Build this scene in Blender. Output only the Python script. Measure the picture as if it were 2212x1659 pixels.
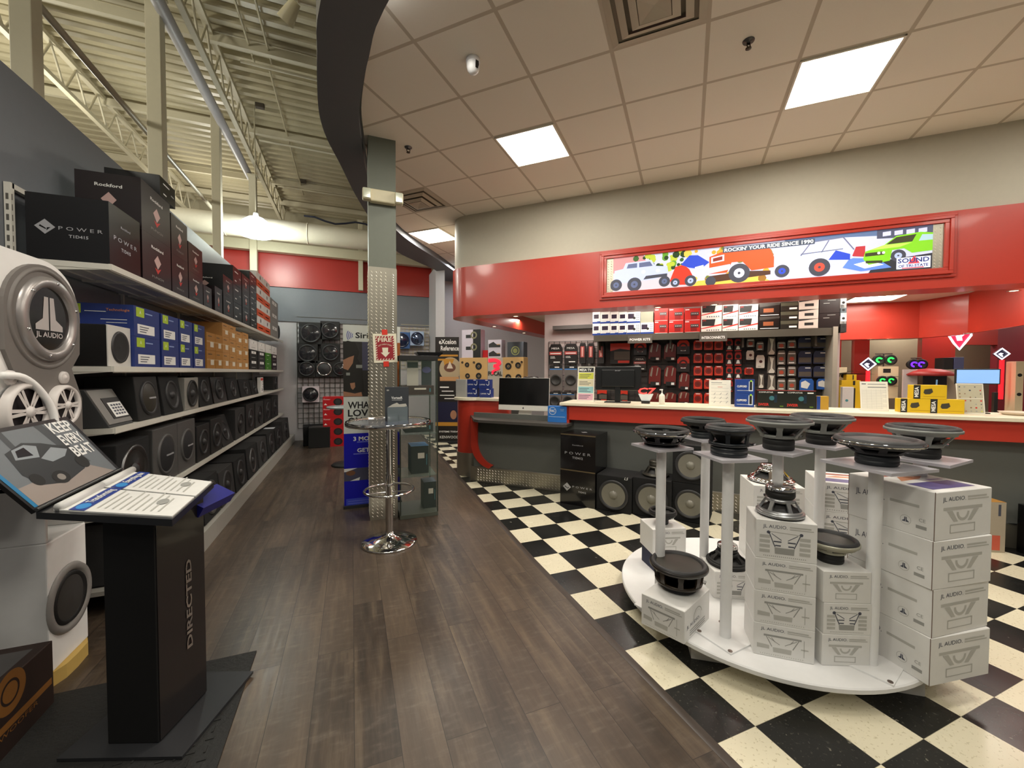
import bpy, bmesh, math, random
from mathutils import Vector, Matrix
PI = math.pi
R = math.radians
for o in list(bpy.data.objects): bpy.data.objects.remove(o)
C = bpy.context.scene.collection
random.seed(7)

# ------------------------------------------------------------------ camera
FPX, YAW, PIT, ROL, EYE = 875.0, R(21.6), R(1.65), R(.2), 1.55
_cy, _sy = math.cos(YAW), math.sin(YAW)
FW = Vector((_sy*math.cos(PIT), _cy*math.cos(PIT), -math.sin(PIT)))
_rt = Vector((_cy, -_sy, 0)); _up = _rt.cross(FW)
RT = _rt*math.cos(ROL)+_up*math.sin(ROL); UP = -_rt*math.sin(ROL)+_up*math.cos(ROL)
cam = bpy.data.cameras.new('camera'); camo = bpy.data.objects.new('camera', cam); C.objects.link(camo)
cam.sensor_width = 36; cam.sensor_fit = 'HORIZONTAL'; cam.lens = 36*FPX/2212; cam.clip_start = .05; cam.clip_end = 100
m = Matrix((( RT.x, UP.x, -FW.x, 0), (RT.y, UP.y, -FW.y, 0), (RT.z, UP.z, -FW.z, EYE), (0, 0, 0, 1)))
camo.matrix_world = m
bpy.context.scene.camera = camo
# measuring helpers: where the sight line through a photo pixel meets a given real plane of the room
def ray(px, py): return FW+RT*((px-1106)/FPX)+UP*((829.5-py)/FPX)
_O = Vector((0, 0, EYE))
def PZ(px, py, z): d = ray(px, py); return _O+d*((z-EYE)/d.z)
def PX(px, py, x): d = ray(px, py); return _O+d*(x/d.x)
def PY(px, py, y): d = ray(px, py); return _O+d*(y/d.y)
def PS(px, py, c): d = ray(px, py); return _O+d*(c/(d.x+d.y))

# ------------------------------------------------------------------ world, view, lights
sc = bpy.context.scene
w = bpy.data.worlds.new('world'); sc.world = w; w.use_nodes = True
w.node_tree.nodes['Background'].inputs[0].default_value = (1, .93, .84, 1)
w.node_tree.nodes['Background'].inputs[1].default_value = .11
sc.view_settings.view_transform = 'Standard'; sc.view_settings.look = 'None'
sc.view_settings.gamma = 1; sc.view_settings.use_curve_mapping = False
sc.view_settings.exposure = 0.0
CEIL, T = 3.95, .652
def lat(u, v):   # drop-ceiling lattice (45 degrees to the shelves) to room coordinates
    U = (u+.15)*T; V = (v-.2)*T
    return Vector(((U+V)/2**.5, (V-U)/2**.5, CEIL))
def lamp(name, loc, power, color, size, rot=(0, 0, 0), spread=180):
    l = bpy.data.lights.new(name, 'AREA'); l.energy = power; l.color = color; l.shape = 'SQUARE'; l.size = size; l.spread = R(spread)
    o = bpy.data.objects.new(name, l); C.objects.link(o); o.location = loc; o.rotation_euler = rot
    return o
WARM, COOL = (1, .945, .84), (.93, 1, .86)
PANELS = [(-3, 6), (1, 6), (-7, 9), (-3, 3), (1, 3), (-3, 0), (1, 0), (5, 3), (5, 6), (1, -3)]
for (u, v) in PANELS:
    p = lat(u+.5, v+.5); lamp('panel_or_fill', (p.x, p.y, CEIL-.02), 33, WARM, .58, (0, 0, R(45)))
p = PZ(1890, 643, 2.70); lamp('panel_or_fill', (p.x, p.y, 2.68), 7, WARM, .6, (0, 0, R(45)))
lamp('panel_or_fill', (9.0, 1.2, 2.68), 10, WARM, .6, (0, 0, R(45)))
for (x_, y_) in ((7.6, 4.85), (9.1, 3.35), (10.4, 1.6), (9.4, 4.3), (10.9, 2.9)): lamp('panel_or_fill', (x_, y_, 2.67), 15, WARM, .5, (0, 0, R(45)))  # unseen fill lights added to brighten the rear walls and inner room
lamp('panel_or_fill', (5.6, 6.4, 2.68), 22, WARM, .6, (0, 0, R(45)))
lamp('panel_or_fill', (2.2, 9.0, 3.9), 26, (.9, .95, 1), .6, (0, 0, R(45)))

# ------------------------------------------------------------------ materials
MATS = {}
def srgb(c):
    if isinstance(c, str): c = [int(c[i:i+2], 16)/255 for i in (0, 2, 4)]
    return tuple((x/12.92 if x <= .04045 else ((x+.055)/1.055)**2.4) for x in c)+(1,)
def mat(name, col, rough=.6, metal=0., spec=.5, emit=0., noise=0., nscale=20., bump=0., coat=0., alpha=1., trans=0., ecol=None):
    if name in MATS: return MATS[name]
    mt = bpy.data.materials.new(name); mt.use_nodes = True; nt = mt.node_tree; b = nt.nodes['Principled BSDF']
    c = srgb(col); b.inputs['Base Color'].default_value = c
    b.inputs['Roughness'].default_value = rough; b.inputs['Metallic'].default_value = metal
    b.inputs['Specular IOR Level'].default_value = spec
    if coat: b.inputs['Coat Weight'].default_value = coat; b.inputs['Coat Roughness'].default_value = .08
    if trans: b.inputs['Transmission Weight'].default_value = trans; b.inputs['IOR'].default_value = 1.1
    if alpha < 1: b.inputs['Alpha'].default_value = alpha
    if emit: b.inputs['Emission Color'].default_value = srgb(ecol or col); b.inputs['Emission Strength'].default_value = emit
    tc = nt.nodes.new('ShaderNodeTexCoord'); n = nt.nodes.new('ShaderNodeTexNoise'); n.inputs['Scale'].default_value = nscale; n.inputs['Detail'].default_value = 3
    nt.links.new(tc.outputs['Object'], n.inputs['Vector'])
    mr = nt.nodes.new('ShaderNodeMapRange'); k = max(noise, .04)
    mr.inputs['To Min'].default_value = 1-k; mr.inputs['To Max'].default_value = 1+k
    nt.links.new(n.outputs['Fac'], mr.inputs['Value'])
    mx = nt.nodes.new('ShaderNodeVectorMath'); mx.operation = 'SCALE'; mx.inputs[0].default_value = c[:3]
    nt.links.new(mr.outputs[0], mx.inputs['Scale']); nt.links.new(mx.outputs[0], b.inputs['Base Color'])
    if bump:
        bp = nt.nodes.new('ShaderNodeBump'); bp.inputs['Strength'].default_value = bump; bp.inputs['Distance'].default_value = .01
        nt.links.new(n.outputs['Fac'], bp.inputs['Height']); nt.links.new(bp.outputs[0], b.inputs['Normal'])
    MATS[name] = mt
    return mt
def nodes_of(mt): return mt.node_tree, mt.node_tree.nodes, mt.node_tree.links, mt.node_tree.nodes['Principled BSDF']
def mathn(nt, op, a, b=None):
    n = nt.nodes.new('ShaderNodeMath'); n.operation = op
    for i, v in enumerate((a, b)):
        if v is None: continue
        if isinstance(v, (int, float)): n.inputs[i].default_value = v
        else: nt.links.new(v, n.inputs[i])
    return n.outputs[0]
def mixc(nt, f, a, b):
    n = nt.nodes.new('ShaderNodeMix'); n.data_type = 'RGBA'
    for s, v in (('Factor', f), ('A', a), ('B', b)):
        sk = [i for i in n.inputs if i.name == s and (i.type == 'RGBA' if s != 'Factor' else i.type == 'VALUE')][0]
        if isinstance(v, (tuple, float, int)): sk.default_value = v
        else: nt.links.new(v, sk)
    return [o for o in n.outputs if o.type == 'RGBA'][0]

def loz_mat(): return mat('worn_bright_tread', 'fffaea', .25, .5)
# ------------------------------------------------------------------ mesh builder
_text_cache = {}
def text_geo(s, bold=False):
    k = (s, bold)
    if k in _text_cache: return _text_cache[k]
    cu = bpy.data.curves.new('t', 'FONT'); cu.body = s; cu.size = 1; cu.resolution_u = 2
    if bold: cu.offset = .025
    ob = bpy.data.objects.new('t', cu)
    me = bpy.data.meshes.new_from_object(ob)
    vs = [v.co.copy() for v in me.vertices]; fs = [tuple(p.vertices) for p in me.polygons]
    bpy.data.objects.remove(ob); bpy.data.curves.remove(cu); bpy.data.meshes.remove(me)
    x0 = min([v.x for v in vs] or [0]); x1 = max([v.x for v in vs] or [1])
    _text_cache[k] = (vs, fs, x0, x1)
    return _text_cache[k]
V = Vector
class Fr:
    def __init__(s, o, u, v):
        s.o = V(o); s.u = V(u).normalized(); s.v = V(v).normalized(); s.n = s.u.cross(s.v)
    def p(s, x, y, h=0): return s.o+s.u*x+s.v*y+s.n*h
    def at(s, x, y, h=0): return Fr(s.p(x, y, h), s.u, s.v)
class MB:
    def __init__(s, m=None):
        s.v = []; s.f = []; s.mi = []; s.sm = []; s.mats = []; s.cur = 0; s.smooth = False
        if m: s.m(m)
    def m(s, mt):
        if mt not in s.mats: s.mats.append(mt)
        s.cur = s.mats.index(mt); return s
    def add(s, vs, fs, smooth=None):
        n = len(s.v); s.v += [V(a) for a in vs]
        for f in fs:
            s.f.append([i+n for i in f]); s.mi.append(s.cur); s.sm.append(s.smooth if smooth is None else smooth)
        return s
    def box(s, x0, x1, y0, y1, z0, z1):
        return s.add([(x, y, z) for z in (z0, z1) for y in (y0, y1) for x in (x0, x1)],
                     [(0, 2, 3, 1), (4, 5, 7, 6), (0, 1, 5, 4), (2, 6, 7, 3), (0, 4, 6, 2), (1, 3, 7, 5)], False)
    def fbox(s, fr, x0, x1, y0, y1, h0, h1):   # box in a frame
        return s.add([fr.p(x, y, h) for h in (h0, h1) for y in (y0, y1) for x in (x0, x1)],
                     [(0, 2, 3, 1), (4, 5, 7, 6), (0, 1, 5, 4), (2, 6, 7, 3), (0, 4, 6, 2), (1, 3, 7, 5)], False)
    def rect(s, fr, x0, x1, y0, y1, h=.0006):
        return s.add([fr.p(x0, y0, h), fr.p(x1, y0, h), fr.p(x1, y1, h), fr.p(x0, y1, h)], [(0, 1, 2, 3)], False)
    def poly(s, fr, pts, h=.0006): return s.add([fr.p(x, y, h) for x, y in pts], [tuple(range(len(pts)))], False)
    def slab(s, fr, pts, h0, h1, smooth=False):
        n = len(pts)
        s.add([fr.p(x, y, h0) for x, y in pts]+[fr.p(x, y, h1) for x, y in pts],
              [tuple(range(n))[::-1], tuple(range(n, 2*n))], False)
        return s.add([fr.p(x, y, h0) for x, y in pts]+[fr.p(x, y, h1) for x, y in pts],
              [(i, (i+1) % n, n+(i+1) % n, n+i) for i in range(n)], smooth)
    def line(s, fr, a, b, wd, h=.0006):
        d = V((b[0]-a[0], b[1]-a[1])); 
        if d.length < 1e-6: return s
        q = V((-d.y, d.x)).normalized()*wd/2
        return s.poly(fr, [(a[0]+q.x, a[1]+q.y), (a[0]-q.x, a[1]-q.y), (b[0]-q.x, b[1]-q.y), (b[0]+q.x, b[1]+q.y)][::-1], h)
    def disc(s, fr, x, y, r, n=24, h=.0006, ry=None):
        return s.poly(fr, [(x+r*math.cos(2*PI*i/n), y+(ry or r)*math.sin(2*PI*i/n)) for i in range(n)], h)
    def ringf(s, fr, x, y, r0, r1, n=28, h=.0006, a0=0, a1=2*PI):
        vs = []; fs = []
        for i in range(n+1):
            a = a0+(a1-a0)*i/n; c, q = math.cos(a), math.sin(a)
            vs += [fr.p(x+r0*c, y+r0*q, h), fr.p(x+r1*c, y+r1*q, h)]
        for i in range(n): fs.append((2*i, 2*i+1, 2*i+3, 2*i+2))
        return s.add(vs, fs, False)
    def text(s, fr, x, y, t, hgt, align='l', wfit=None, h=.001, bold=False):
        vs, fs, x0, x1 = text_geo(t, bold); k = hgt/.7; kx = k if not wfit else wfit/max(x1-x0, 1e-3)
        wd = (x1-x0)*kx; ox = x-x0*kx-(0 if align == 'l' else wd/2 if align == 'c' else wd)
        return s.add([fr.p(ox+v.x*kx, y+v.y*k, h) for v in vs], fs, False)
    def lathe(s, fr, prof, n=32, x=0, y=0, smooth=True, a0=0, a1=None, cap=False):
        full = a1 is None; a1 = a0+2*PI if full else a1; k = len(prof); cols = n if full else n+1
        vs = []
        for i in range(cols):
            a = a0+(a1-a0)*i/n
            for (r, h) in prof: vs.append(fr.p(x+r*math.cos(a), y+r*math.sin(a), h))
        fs = []
        for i in range(n):
            j = (i+1) % cols
            for q in range(k-1): fs.append((i*k+q, j*k+q, j*k+q+1, i*k+q+1))
        if cap: fs.append(tuple(i*k for i in range(cols))[::-1]); fs.append(tuple(i*k+k-1 for i in range(cols)))
        return s.add(vs, fs, smooth)
    def cyl(s, a, b, r, r1=None, n=16, caps=True):
        a = V(a); b = V(b); d = (b-a); L = d.length; d.normalize()
        u = d.orthogonal().normalized(); fr = Fr(a, u, d.cross(u)); r1 = r if r1 is None else r1
        s.lathe(fr, [(r, 0), (r1, L)], n)
        if caps:
            s.add([fr.p(r*math.cos(2*PI*i/n), r*math.sin(2*PI*i/n), 0) for i in range(n)], [tuple(range(n))[::-1]], False)
            s.add([fr.p(r1*math.cos(2*PI*i/n), r1*math.sin(2*PI*i/n), L) for i in range(n)], [tuple(range(n))], False)
        return s
    def tube(s, pts, r, n=8, close=False):
        pts = [V(p) for p in pts]; N = len(pts); vs = []; fs = []; u = None
        for i, p in enumerate(pts):
            if close: d = pts[(i+1) % N]-pts[i-1]
            else: d = pts[min(i+1, N-1)]-pts[max(i-1, 0)]
            d.normalize()
            if u is None: u = d.orthogonal().normalized()
            u = (u-d*u.dot(d)).normalized(); w_ = d.cross(u)
            vs += [p+(u*math.cos(2*PI*k/n)+w_*math.sin(2*PI*k/n))*r for k in range(n)]
        for i in range(N if close else N-1):
            j = (i+1) % N
            fs += [(i*n+k, i*n+(k+1) % n, j*n+(k+1) % n, j*n+k) for k in range(n)]
        if not close: fs += [tuple(range(n))[::-1], tuple((N-1)*n+k for k in range(n))]
        return s.add(vs, fs, True)
    def torus(s, fr, Rr, r, n=40, k=10, x=0, y=0, h=0):
        return s.lathe(fr, [(Rr+r*math.cos(2*PI*i/k), h+r*math.sin(2*PI*i/k)) for i in range(k+1)], n, x, y)
    def lozenges(s, fr, x0, x1, y0, y1, pitch=.042, L=.026, W_=.008, H_=.0025):
        ny = int((y1-y0)/(pitch*.8)); nx = int((x1-x0)/pitch)
        for j in range(ny):
            for i in range(nx):
                cx = x0+(i+.5+(.0 if j % 2 else 0))*pitch; cy = y0+(j+.5)*pitch*.8
                if cx > x1-.01 or cy > y1-.01: continue
                d = (.7, -.7) if True else (.7, .7)
                a = (cx-d[0]*L/2, cy-d[1]*L/2); b = (cx+d[0]*L/2, cy+d[1]*L/2); q = (.7*W_/2, .7*W_/2)
                vs = [fr.p(*a), fr.p(cx+q[0], cy+q[1]), fr.p(*b), fr.p(cx-q[0], cy-q[1]), fr.p(cx, cy, H_)]
                s.m(loz_mat()).add(vs, [(1, 0, 4), (2, 1, 4), (3, 2, 4), (0, 3, 4)], False)
        return s
    def build(s, name, parent=None, loc=None, rot=None, bevel=0., seg=2, **tags):
        me = bpy.data.meshes.new(name); me.from_pydata([tuple(v) for v in s.v], [], s.f)
        for mt in s.mats: me.materials.append(mt)
        me.polygons.foreach_set('material_index', s.mi); me.polygons.foreach_set('use_smooth', s.sm); me.update()
        o = bpy.data.objects.new(name, me); C.objects.link(o)
        if parent: o.parent = parent
        if loc is not None: o.location = loc
        if rot is not None: o.rotation_euler = rot
        if bevel:
            b = o.modifiers.new('b', 'BEVEL'); b.width = bevel; b.segments = seg; b.limit_method = 'ANGLE'; b.angle_limit = R(50)
        for k, val in tags.items(): o[k] = val
        return o
def tag(o, label=None, cat=None, group=None, kind=None):
    if label: o['label'] = label
    if cat: o['category'] = cat
    if group: o['group'] = group
    if kind: o['kind'] = kind
    return o
def thing(name, label, cat, loc=(0, 0, 0), rz=0, group=None, rot=None):
    o = bpy.data.objects.new(name, None); C.objects.link(o); o.empty_display_size = .05
    o.location = loc; o.rotation_euler = rot if rot else (0, 0, rz)
    return tag(o, label, cat, group)
def struct(mb, name, **k): return tag(mb.build(name, **k), kind='structure')
KIDS = {}
def dup(root):
    r = root.copy(); C.objects.link(r)
    for ch in root.children:
        c = ch.copy(); C.objects.link(c); c.parent = r
        for g in ch.children:
            d = g.copy(); C.objects.link(d); d.parent = c
    return r
PROTO = {}
def put(key, fn, label, cat, loc, rz=0, group=None, rot=None):
    """fn() builds the thing at the origin; later calls with the same key copy it with its parts"""
    if key in PROTO:
        o = dup(PROTO[key])
        if 'group' in o.keys(): del o['group']
    else:
        o = fn(); PROTO[key] = o
    o.location = loc; o.rotation_euler = rot if rot else (0, 0, rz)
    return tag(o, label, cat, group)
def faces(W, D, H):
    return dict(front=Fr((0, -D/2, 0), (1, 0, 0), (0, 0, 1)), right=Fr((W/2, 0, 0), (0, 1, 0), (0, 0, 1)),
                left=Fr((-W/2, 0, 0), (0, -1, 0), (0, 0, 1)), top=Fr((0, 0, H), (1, 0, 0), (0, 1, 0)), back=Fr((0, D/2, 0), (-1, 0, 0), (0, 0, 1)))
ORD = ['first', 'second', 'third', 'fourth', 'fifth', 'sixth', 'seventh', 'eighth', 'ninth', 'tenth', 'eleventh', 'twelfth']
# ------------------------------------------------------------------ shared materials
grey_wall = mat('grey_wall_paint', '6a6e74', .55, noise=.03)
dark_soffit = mat('charcoal_soffit_paint', '5d5d60', .5)
beige_wall = mat('beige_wall_paint', 'bfb9a8', .6)
pale_wall = mat('pale_wall_paint', 'b9b6b8', .6)
red_gloss = mat('glossy_red_paint', 'b93727', .34, coat=.12)
red_dark = mat('red_wall_paint', 'a0281f', .35)
white_metal = mat('white_enamel', 'dcd9d0', .4)
white_paint = mat('white_paint', 'eaeaea', .45)
white_lam = mat('cream_laminate', 'e8dfc6', .35, noise=.03, nscale=60)
black_mat = mat('matt_black', '161616', .6)
black_gloss = mat('gloss_black', '0b0b0c', .18, coat=.3)
black_carpet = mat('black_carpet', '121213', .95, noise=.3, nscale=300, bump=.4)
charcoal = mat('charcoal_plastic', '2b2b2d', .5)
chrome = mat('chrome', 'd8d8d8', .08, 1)
alu = mat('brushed_aluminium', 'b9b9bb', .3, 1)
steel_d = mat('dark_steel', '6c6c6c', .35, 1)
silver = mat('silver_casting', 'a9abad', .35, .8)
greycast = mat('grey_casting', '8a8c88', .5, .3)
diamond = mat('diamond_plate_metal', 'a39e90', .33, .8, noise=.05)
joist_paint = mat('cream_steel_paint', 'c2bba2', .5)
deck_paint = mat('cream_deck_paint', 'b5ac8e', .35)
print_grey = mat('printed_grey', '9c9c98', .6)
print_lgrey = mat('printed_light_grey', 'b9b8b2', .6)
print_slate = mat('printed_slate', '4a4e5c', .6)
white_card = mat('white_cardboard', 'e4e3e0', .55)
brown_edge = mat('cardboard_edge', '6b5346', .8)
silver_print = mat('silver_print', 'b8b8bc', .35, .4)
white_print = mat('white_print', 'ededea', .5)
red_print = mat('red_print', 'c92a22', .5)
glassm = mat('clear_glass', 'e6f0ea', .03, trans=1.0, spec=.5)

# floors
def wood_floor():
    mt = mat('dark_wood_planks', '5a4c42', .38); nt, N, L, b = nodes_of(mt)
    tc = N.new('ShaderNodeTexCoord'); mp = N.new('ShaderNodeMapping'); mp.inputs['Rotation'].default_value = (0, 0, R(90))
    L.new(tc.outputs['Object'], mp.inputs['Vector'])
    br = N.new('ShaderNodeTexBrick'); L.new(mp.outputs[0], br.inputs['Vector'])
    br.inputs['Color1'].default_value = (0, 0, 0, 1); br.inputs['Color2'].default_value = (1, 1, 1, 1); br.inputs['Mortar'].default_value = (.3, .3, .3, 1)
    br.inputs['Scale'].default_value = 1; br.inputs['Brick Width'].default_value = 1.2; br.inputs['Row Height'].default_value = .18
    br.inputs['Mortar Size'].default_value = .0015; br.offset = .37; br.inputs['Bias'].default_value = 0
    n1 = N.new('ShaderNodeTexNoise'); mp2 = N.new('ShaderNodeMapping'); mp2.inputs['Scale'].default_value = (9, .9, 1)
    ad = N.new('ShaderNodeVectorMath'); ad.operation = 'MULTIPLY_ADD'; L.new(br.outputs['Color'], ad.inputs[0]); ad.inputs[1].default_value = (3, 9, 5); L.new(tc.outputs['Object'], ad.inputs[2])
    L.new(ad.outputs[0], mp2.inputs['Vector']); L.new(mp2.outputs[0], n1.inputs['Vector']); n1.inputs['Scale'].default_value = 1.4; n1.inputs['Detail'].default_value = 7; n1.inputs['Roughness'].default_value = .65
    n2 = N.new('ShaderNodeTexNoise'); mp3 = N.new('ShaderNodeMapping'); mp3.inputs['Scale'].default_value = (60, 6, 1); L.new(ad.outputs[0], mp3.inputs['Vector']); L.new(mp3.outputs[0], n2.inputs['Vector']); n2.inputs['Scale'].default_value = 1; n2.inputs['Detail'].default_value = 5
    n3 = N.new('ShaderNodeTexNoise'); n3.inputs['Scale'].default_value = 22; n3.inputs['Detail'].default_value = 4; mp4 = N.new('ShaderNodeMapping'); mp4.inputs['Scale'].default_value = (.5, 1.6, 1); L.new(ad.outputs[0], mp4.inputs['Vector']); L.new(mp4.outputs[0], n3.inputs['Vector'])
    cr = N.new('ShaderNodeValToRGB'); L.new(n1.outputs['Fac'], cr.inputs[0])
    el = cr.color_ramp.elements; el[0].position = .3; el[0].color = srgb('29221d'); el[1].position = .8; el[1].color = srgb('72624f')
    e = el.new(.5); e.color = srgb('41362d')
    c2 = mixc(nt, mathn(nt, 'MULTIPLY', br.outputs['Color'], .38), cr.outputs[0], srgb('6c5c4c'))
    f = mathn(nt, 'MULTIPLY', mathn(nt, 'SMOOTH_MAX', mathn(nt, 'MULTIPLY', mathn(nt, 'SUBTRACT', n3.outputs['Fac'], .55), 3.0), 0.0), mathn(nt, 'MULTIPLY', n2.outputs['Fac'], .6))
    c3 = mixc(nt, f, c2, srgb('8f8273'))
    c4 = mixc(nt, br.outputs['Fac'], c3, srgb('2a231f'))
    L.new(c4, b.inputs['Base Color'])
    rr = mathn(nt, 'ADD', mathn(nt, 'MULTIPLY', n2.outputs['Fac'], .22), .26); L.new(rr, b.inputs['Roughness'])
    bp = N.new('ShaderNodeBump'); bp.inputs['Strength'].default_value = .15; bp.inputs['Distance'].default_value = .003; L.new(n2.outputs['Fac'], bp.inputs['Height']); L.new(bp.outputs[0], b.inputs['Normal'])
    return mt
GX0, GY0, TS = 1.637, 5.18, .3048
def vct():
    mt = mat('checker_vinyl_tile', 'e6dfc8', .25); nt, N, L, b = nodes_of(mt)
    tc = N.new('ShaderNodeTexCoord'); sp = N.new('ShaderNodeSeparateXYZ'); L.new(tc.outputs['Object'], sp.inputs[0])
    ix = mathn(nt, 'FLOOR', mathn(nt, 'DIVIDE', mathn(nt, 'SUBTRACT', sp.outputs[0], GX0), TS))
    iy = mathn(nt, 'FLOOR', mathn(nt, 'DIVIDE', mathn(nt, 'SUBTRACT', GY0, sp.outputs[1]), TS))
    par = mathn(nt, 'PINGPONG', mathn(nt, 'ADD', ix, iy), 1)
    fx = mathn(nt, 'PINGPONG', mathn(nt, 'SUBTRACT', sp.outputs[0], GX0), TS/2)
    fx2 = mathn(nt, 'ABSOLUTE', mathn(nt, 'SUBTRACT', mathn(nt, 'FRACT', mathn(nt, 'DIVIDE', mathn(nt, 'SUBTRACT', sp.outputs[0], GX0), TS)), .5))
    fy2 = mathn(nt, 'ABSOLUTE', mathn(nt, 'SUBTRACT', mathn(nt, 'FRACT', mathn(nt, 'DIVIDE', mathn(nt, 'SUBTRACT', GY0, sp.outputs[1]), TS)), .5))
    seam = mathn(nt, 'GREATER_THAN', mathn(nt, 'MAXIMUM', fx2, fy2), .4965)
    n1 = N.new('ShaderNodeTexNoise'); n1.inputs['Scale'].default_value = 26; n1.inputs['Detail'].default_value = 4; L.new(tc.outputs['Object'], n1.inputs['Vector'])
    n2 = N.new('ShaderNodeTexNoise'); n2.inputs['Scale'].default_value = 70; n2.inputs['Detail'].default_value = 3; L.new(tc.outputs['Object'], n2.inputs['Vector'])
    n3 = N.new('ShaderNodeTexNoise'); n3.inputs['Scale'].default_value = 2.5; L.new(tc.outputs['Object'], n3.inputs['Vector'])
    wh = mixc(nt, mathn(nt, 'GREATER_THAN', n2.outputs['Fac'], .63), srgb('e2dac0'), srgb('c9bfa2'))
    wh = mixc(nt, mathn(nt, 'MULTIPLY', mathn(nt, 'GREATER_THAN', n1.outputs['Fac'], .72), .5), wh, srgb('8d8468'))
    bl = mixc(nt, mathn(nt, 'GREATER_THAN', n2.outputs['Fac'], .64), srgb('1d1d1c'), srgb('3a3934'))
    bl = mixc(nt, mathn(nt, 'GREATER_THAN', n1.outputs['Fac'], .71), bl, srgb('6a675c'))
    c = mixc(nt, par, wh, bl); c = mixc(nt, mathn(nt, 'MULTIPLY', seam, .6), c, srgb('6b6553'))
    L.new(c, b.inputs['Base Color'])
    L.new(mathn(nt, 'ADD', mathn(nt, 'MULTIPLY', n3.outputs['Fac'], .25), .12), b.inputs['Roughness'])
    return mt
XB = 1.395
def XBy(y): return XB+max(0, y-3)*.03+max(0, 1.2-y)*.05
M_ = MB(wood_floor()); ys_ = [-4, 0, 1, 2, 3, 4, 5, 6, 7, 8, 9, 10.6]
for a, b_ in zip(ys_, ys_[1:]): M_.add([(-3, a, 0), (XBy(a), a, 0), (XBy(b_), b_, 0), (-3, b_, 0)], [(0, 1, 2, 3)])
struct(M_, 'floor')
M_ = MB(vct())
for a, b_ in zip(ys_, ys_[1:]): M_.add([(XBy(a), a, 0), (16, a, 0), (16, b_, 0), (XBy(b_), b_, 0)], [(0, 1, 2, 3)])
M_.add([(1.6, 10.6, 0), (16, 10.6, 0), (16, 16, 0), (1.6, 16, 0)], [(0, 1, 2, 3)])
struct(M_, 'floor')
M_ = MB(mat('dark_wood_edge_trim', '3d332c', .4)); 
for a, b_ in zip(ys_, ys_[1:]): M_.add([(XBy(a)-.035, a, .001), (XBy(a)-.018, a, .006), (XBy(a)+.008, a, .004), (XBy(b_)-.035, b_, .001), (XBy(b_)-.018, b_, .006), (XBy(b_)+.008, b_, .004)], [(0, 1, 4, 3), (1, 2, 5, 4)], True)
struct(M_, 'trim_1')

# left partition wall, back wall
XW, WTOP = -1.86, 3.33
struct(MB(grey_wall).box(XW-.12, XW, -3, 10.2, 0, WTOP), 'wall_left')
M_ = MB(pale_wall).box(-3, 1.86, 10.2, 10.35, 0, 2.66)
M_.m(grey_wall).box(-3, 1.86, 10.17, 10.35, 2.66, 3.40); M_.m(red_dark).box(-9, 1.86, 10.14, 10.35, 3.40, 4.30)
struct(M_, 'wall_back')
# side wall beyond and behind the camera close the high bay
struct(MB(mat('cream_far_wall', 'a8a188', .7)).box(-13.1, -13, -4, 14, 0, 6.4).box(-13, 3.4, 13.9, 14, 0, 6.4), 'wall_far_left')
# pale return wall and the wall behind the speaker displays
M_ = MB(pale_wall)
f = Fr((1.80, 9.35, 0), (1, -1, 0), (0, 0, 1))
M_.add([(1.80, 9.30, 0), (1.97, 9.13, 0), (1.97, 9.13, CEIL), (1.80, 9.30, CEIL)], [(0, 1, 2, 3)])
M_.box(1.80, 1.98, 9.3, 10.2, 0, CEIL)
a = V((1.97, 9.13, 0)); 
M_.box(1.98, 7.5, 10.2, 10.35, 0, CEIL)
struct(M_, 'wall_display')

# curved bulkhead between the open roof and the tiled ceiling
Lp = [(1.5, -3), (1.0, -.9), (.55, .5), (.16, 1.6), (-.16, 2.83), (-.215, 3.3), (-.245, 3.75), (-.25, 4.1), (-.21, 4.46), (-.1, 4.95), (.06, 5.7), (.3, 6.6), (.55, 7.4), (.85, 8.12), (1.28, 8.65), (1.81, 9.26), (2.2, 10.2)]
Rp = [(2.1, -3), (1.55, -.9), (1.05, .5), (.60, 1.6), (.21, 2.75), (.135, 3.2), (.095, 3.6), (.08, 4.0), (.11, 4.4), (.165, 4.95), (.27, 5.6), (.52, 6.45), (.78, 7.05), (1.14, 7.62), (1.6, 8.25), (2.1, 9.0), (2.9, 10.2)]
def smooth_pts(P, k=4):
    out = []
    for i in range(len(P)-1):
        p0 = V(P[max(i-1, 0)]); p1 = V(P[i]); p2 = V(P[i+1]); p3 = V(P[min(i+2, len(P)-1)])
        for j in range(k):
            t = j/k; out.append(.5*((2*p1)+(-p0+p2)*t+(2*p0-5*p1+4*p2-p3)*t*t+(-p0+3*p1-3*p2+p3)*t**3))
    return out+[V(P[-1])]
Ls, Rs = smooth_pts(Lp), smooth_pts(Rp); n = len(Ls); SOF = 3.85
M_ = MB(dark_soffit)
M_.add([(p.x, p.y, SOF) for p in Ls]+[(p.x, p.y, SOF) for p in Rs], [(i, i+1, n+i+1, n+i) for i in range(n-1)])
M_.m(grey_wall)
M_.add([(p.x, p.y, SOF) for p in Rs]+[(p.x, p.y, CEIL+.05) for p in Rs], [(i+1, i, n+i, n+i+1) for i in range(n-1)], True)
M_.m(mat('warm_grey_fascia', '85827c', .6)).add([(p.x, p.y, SOF) for p in Ls]+[(p.x, p.y, 6.0) for p in Ls], [(i, i+1, n+i+1, n+i) for i in range(n-1)], True)
struct(M_, 'trim_2')
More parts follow.
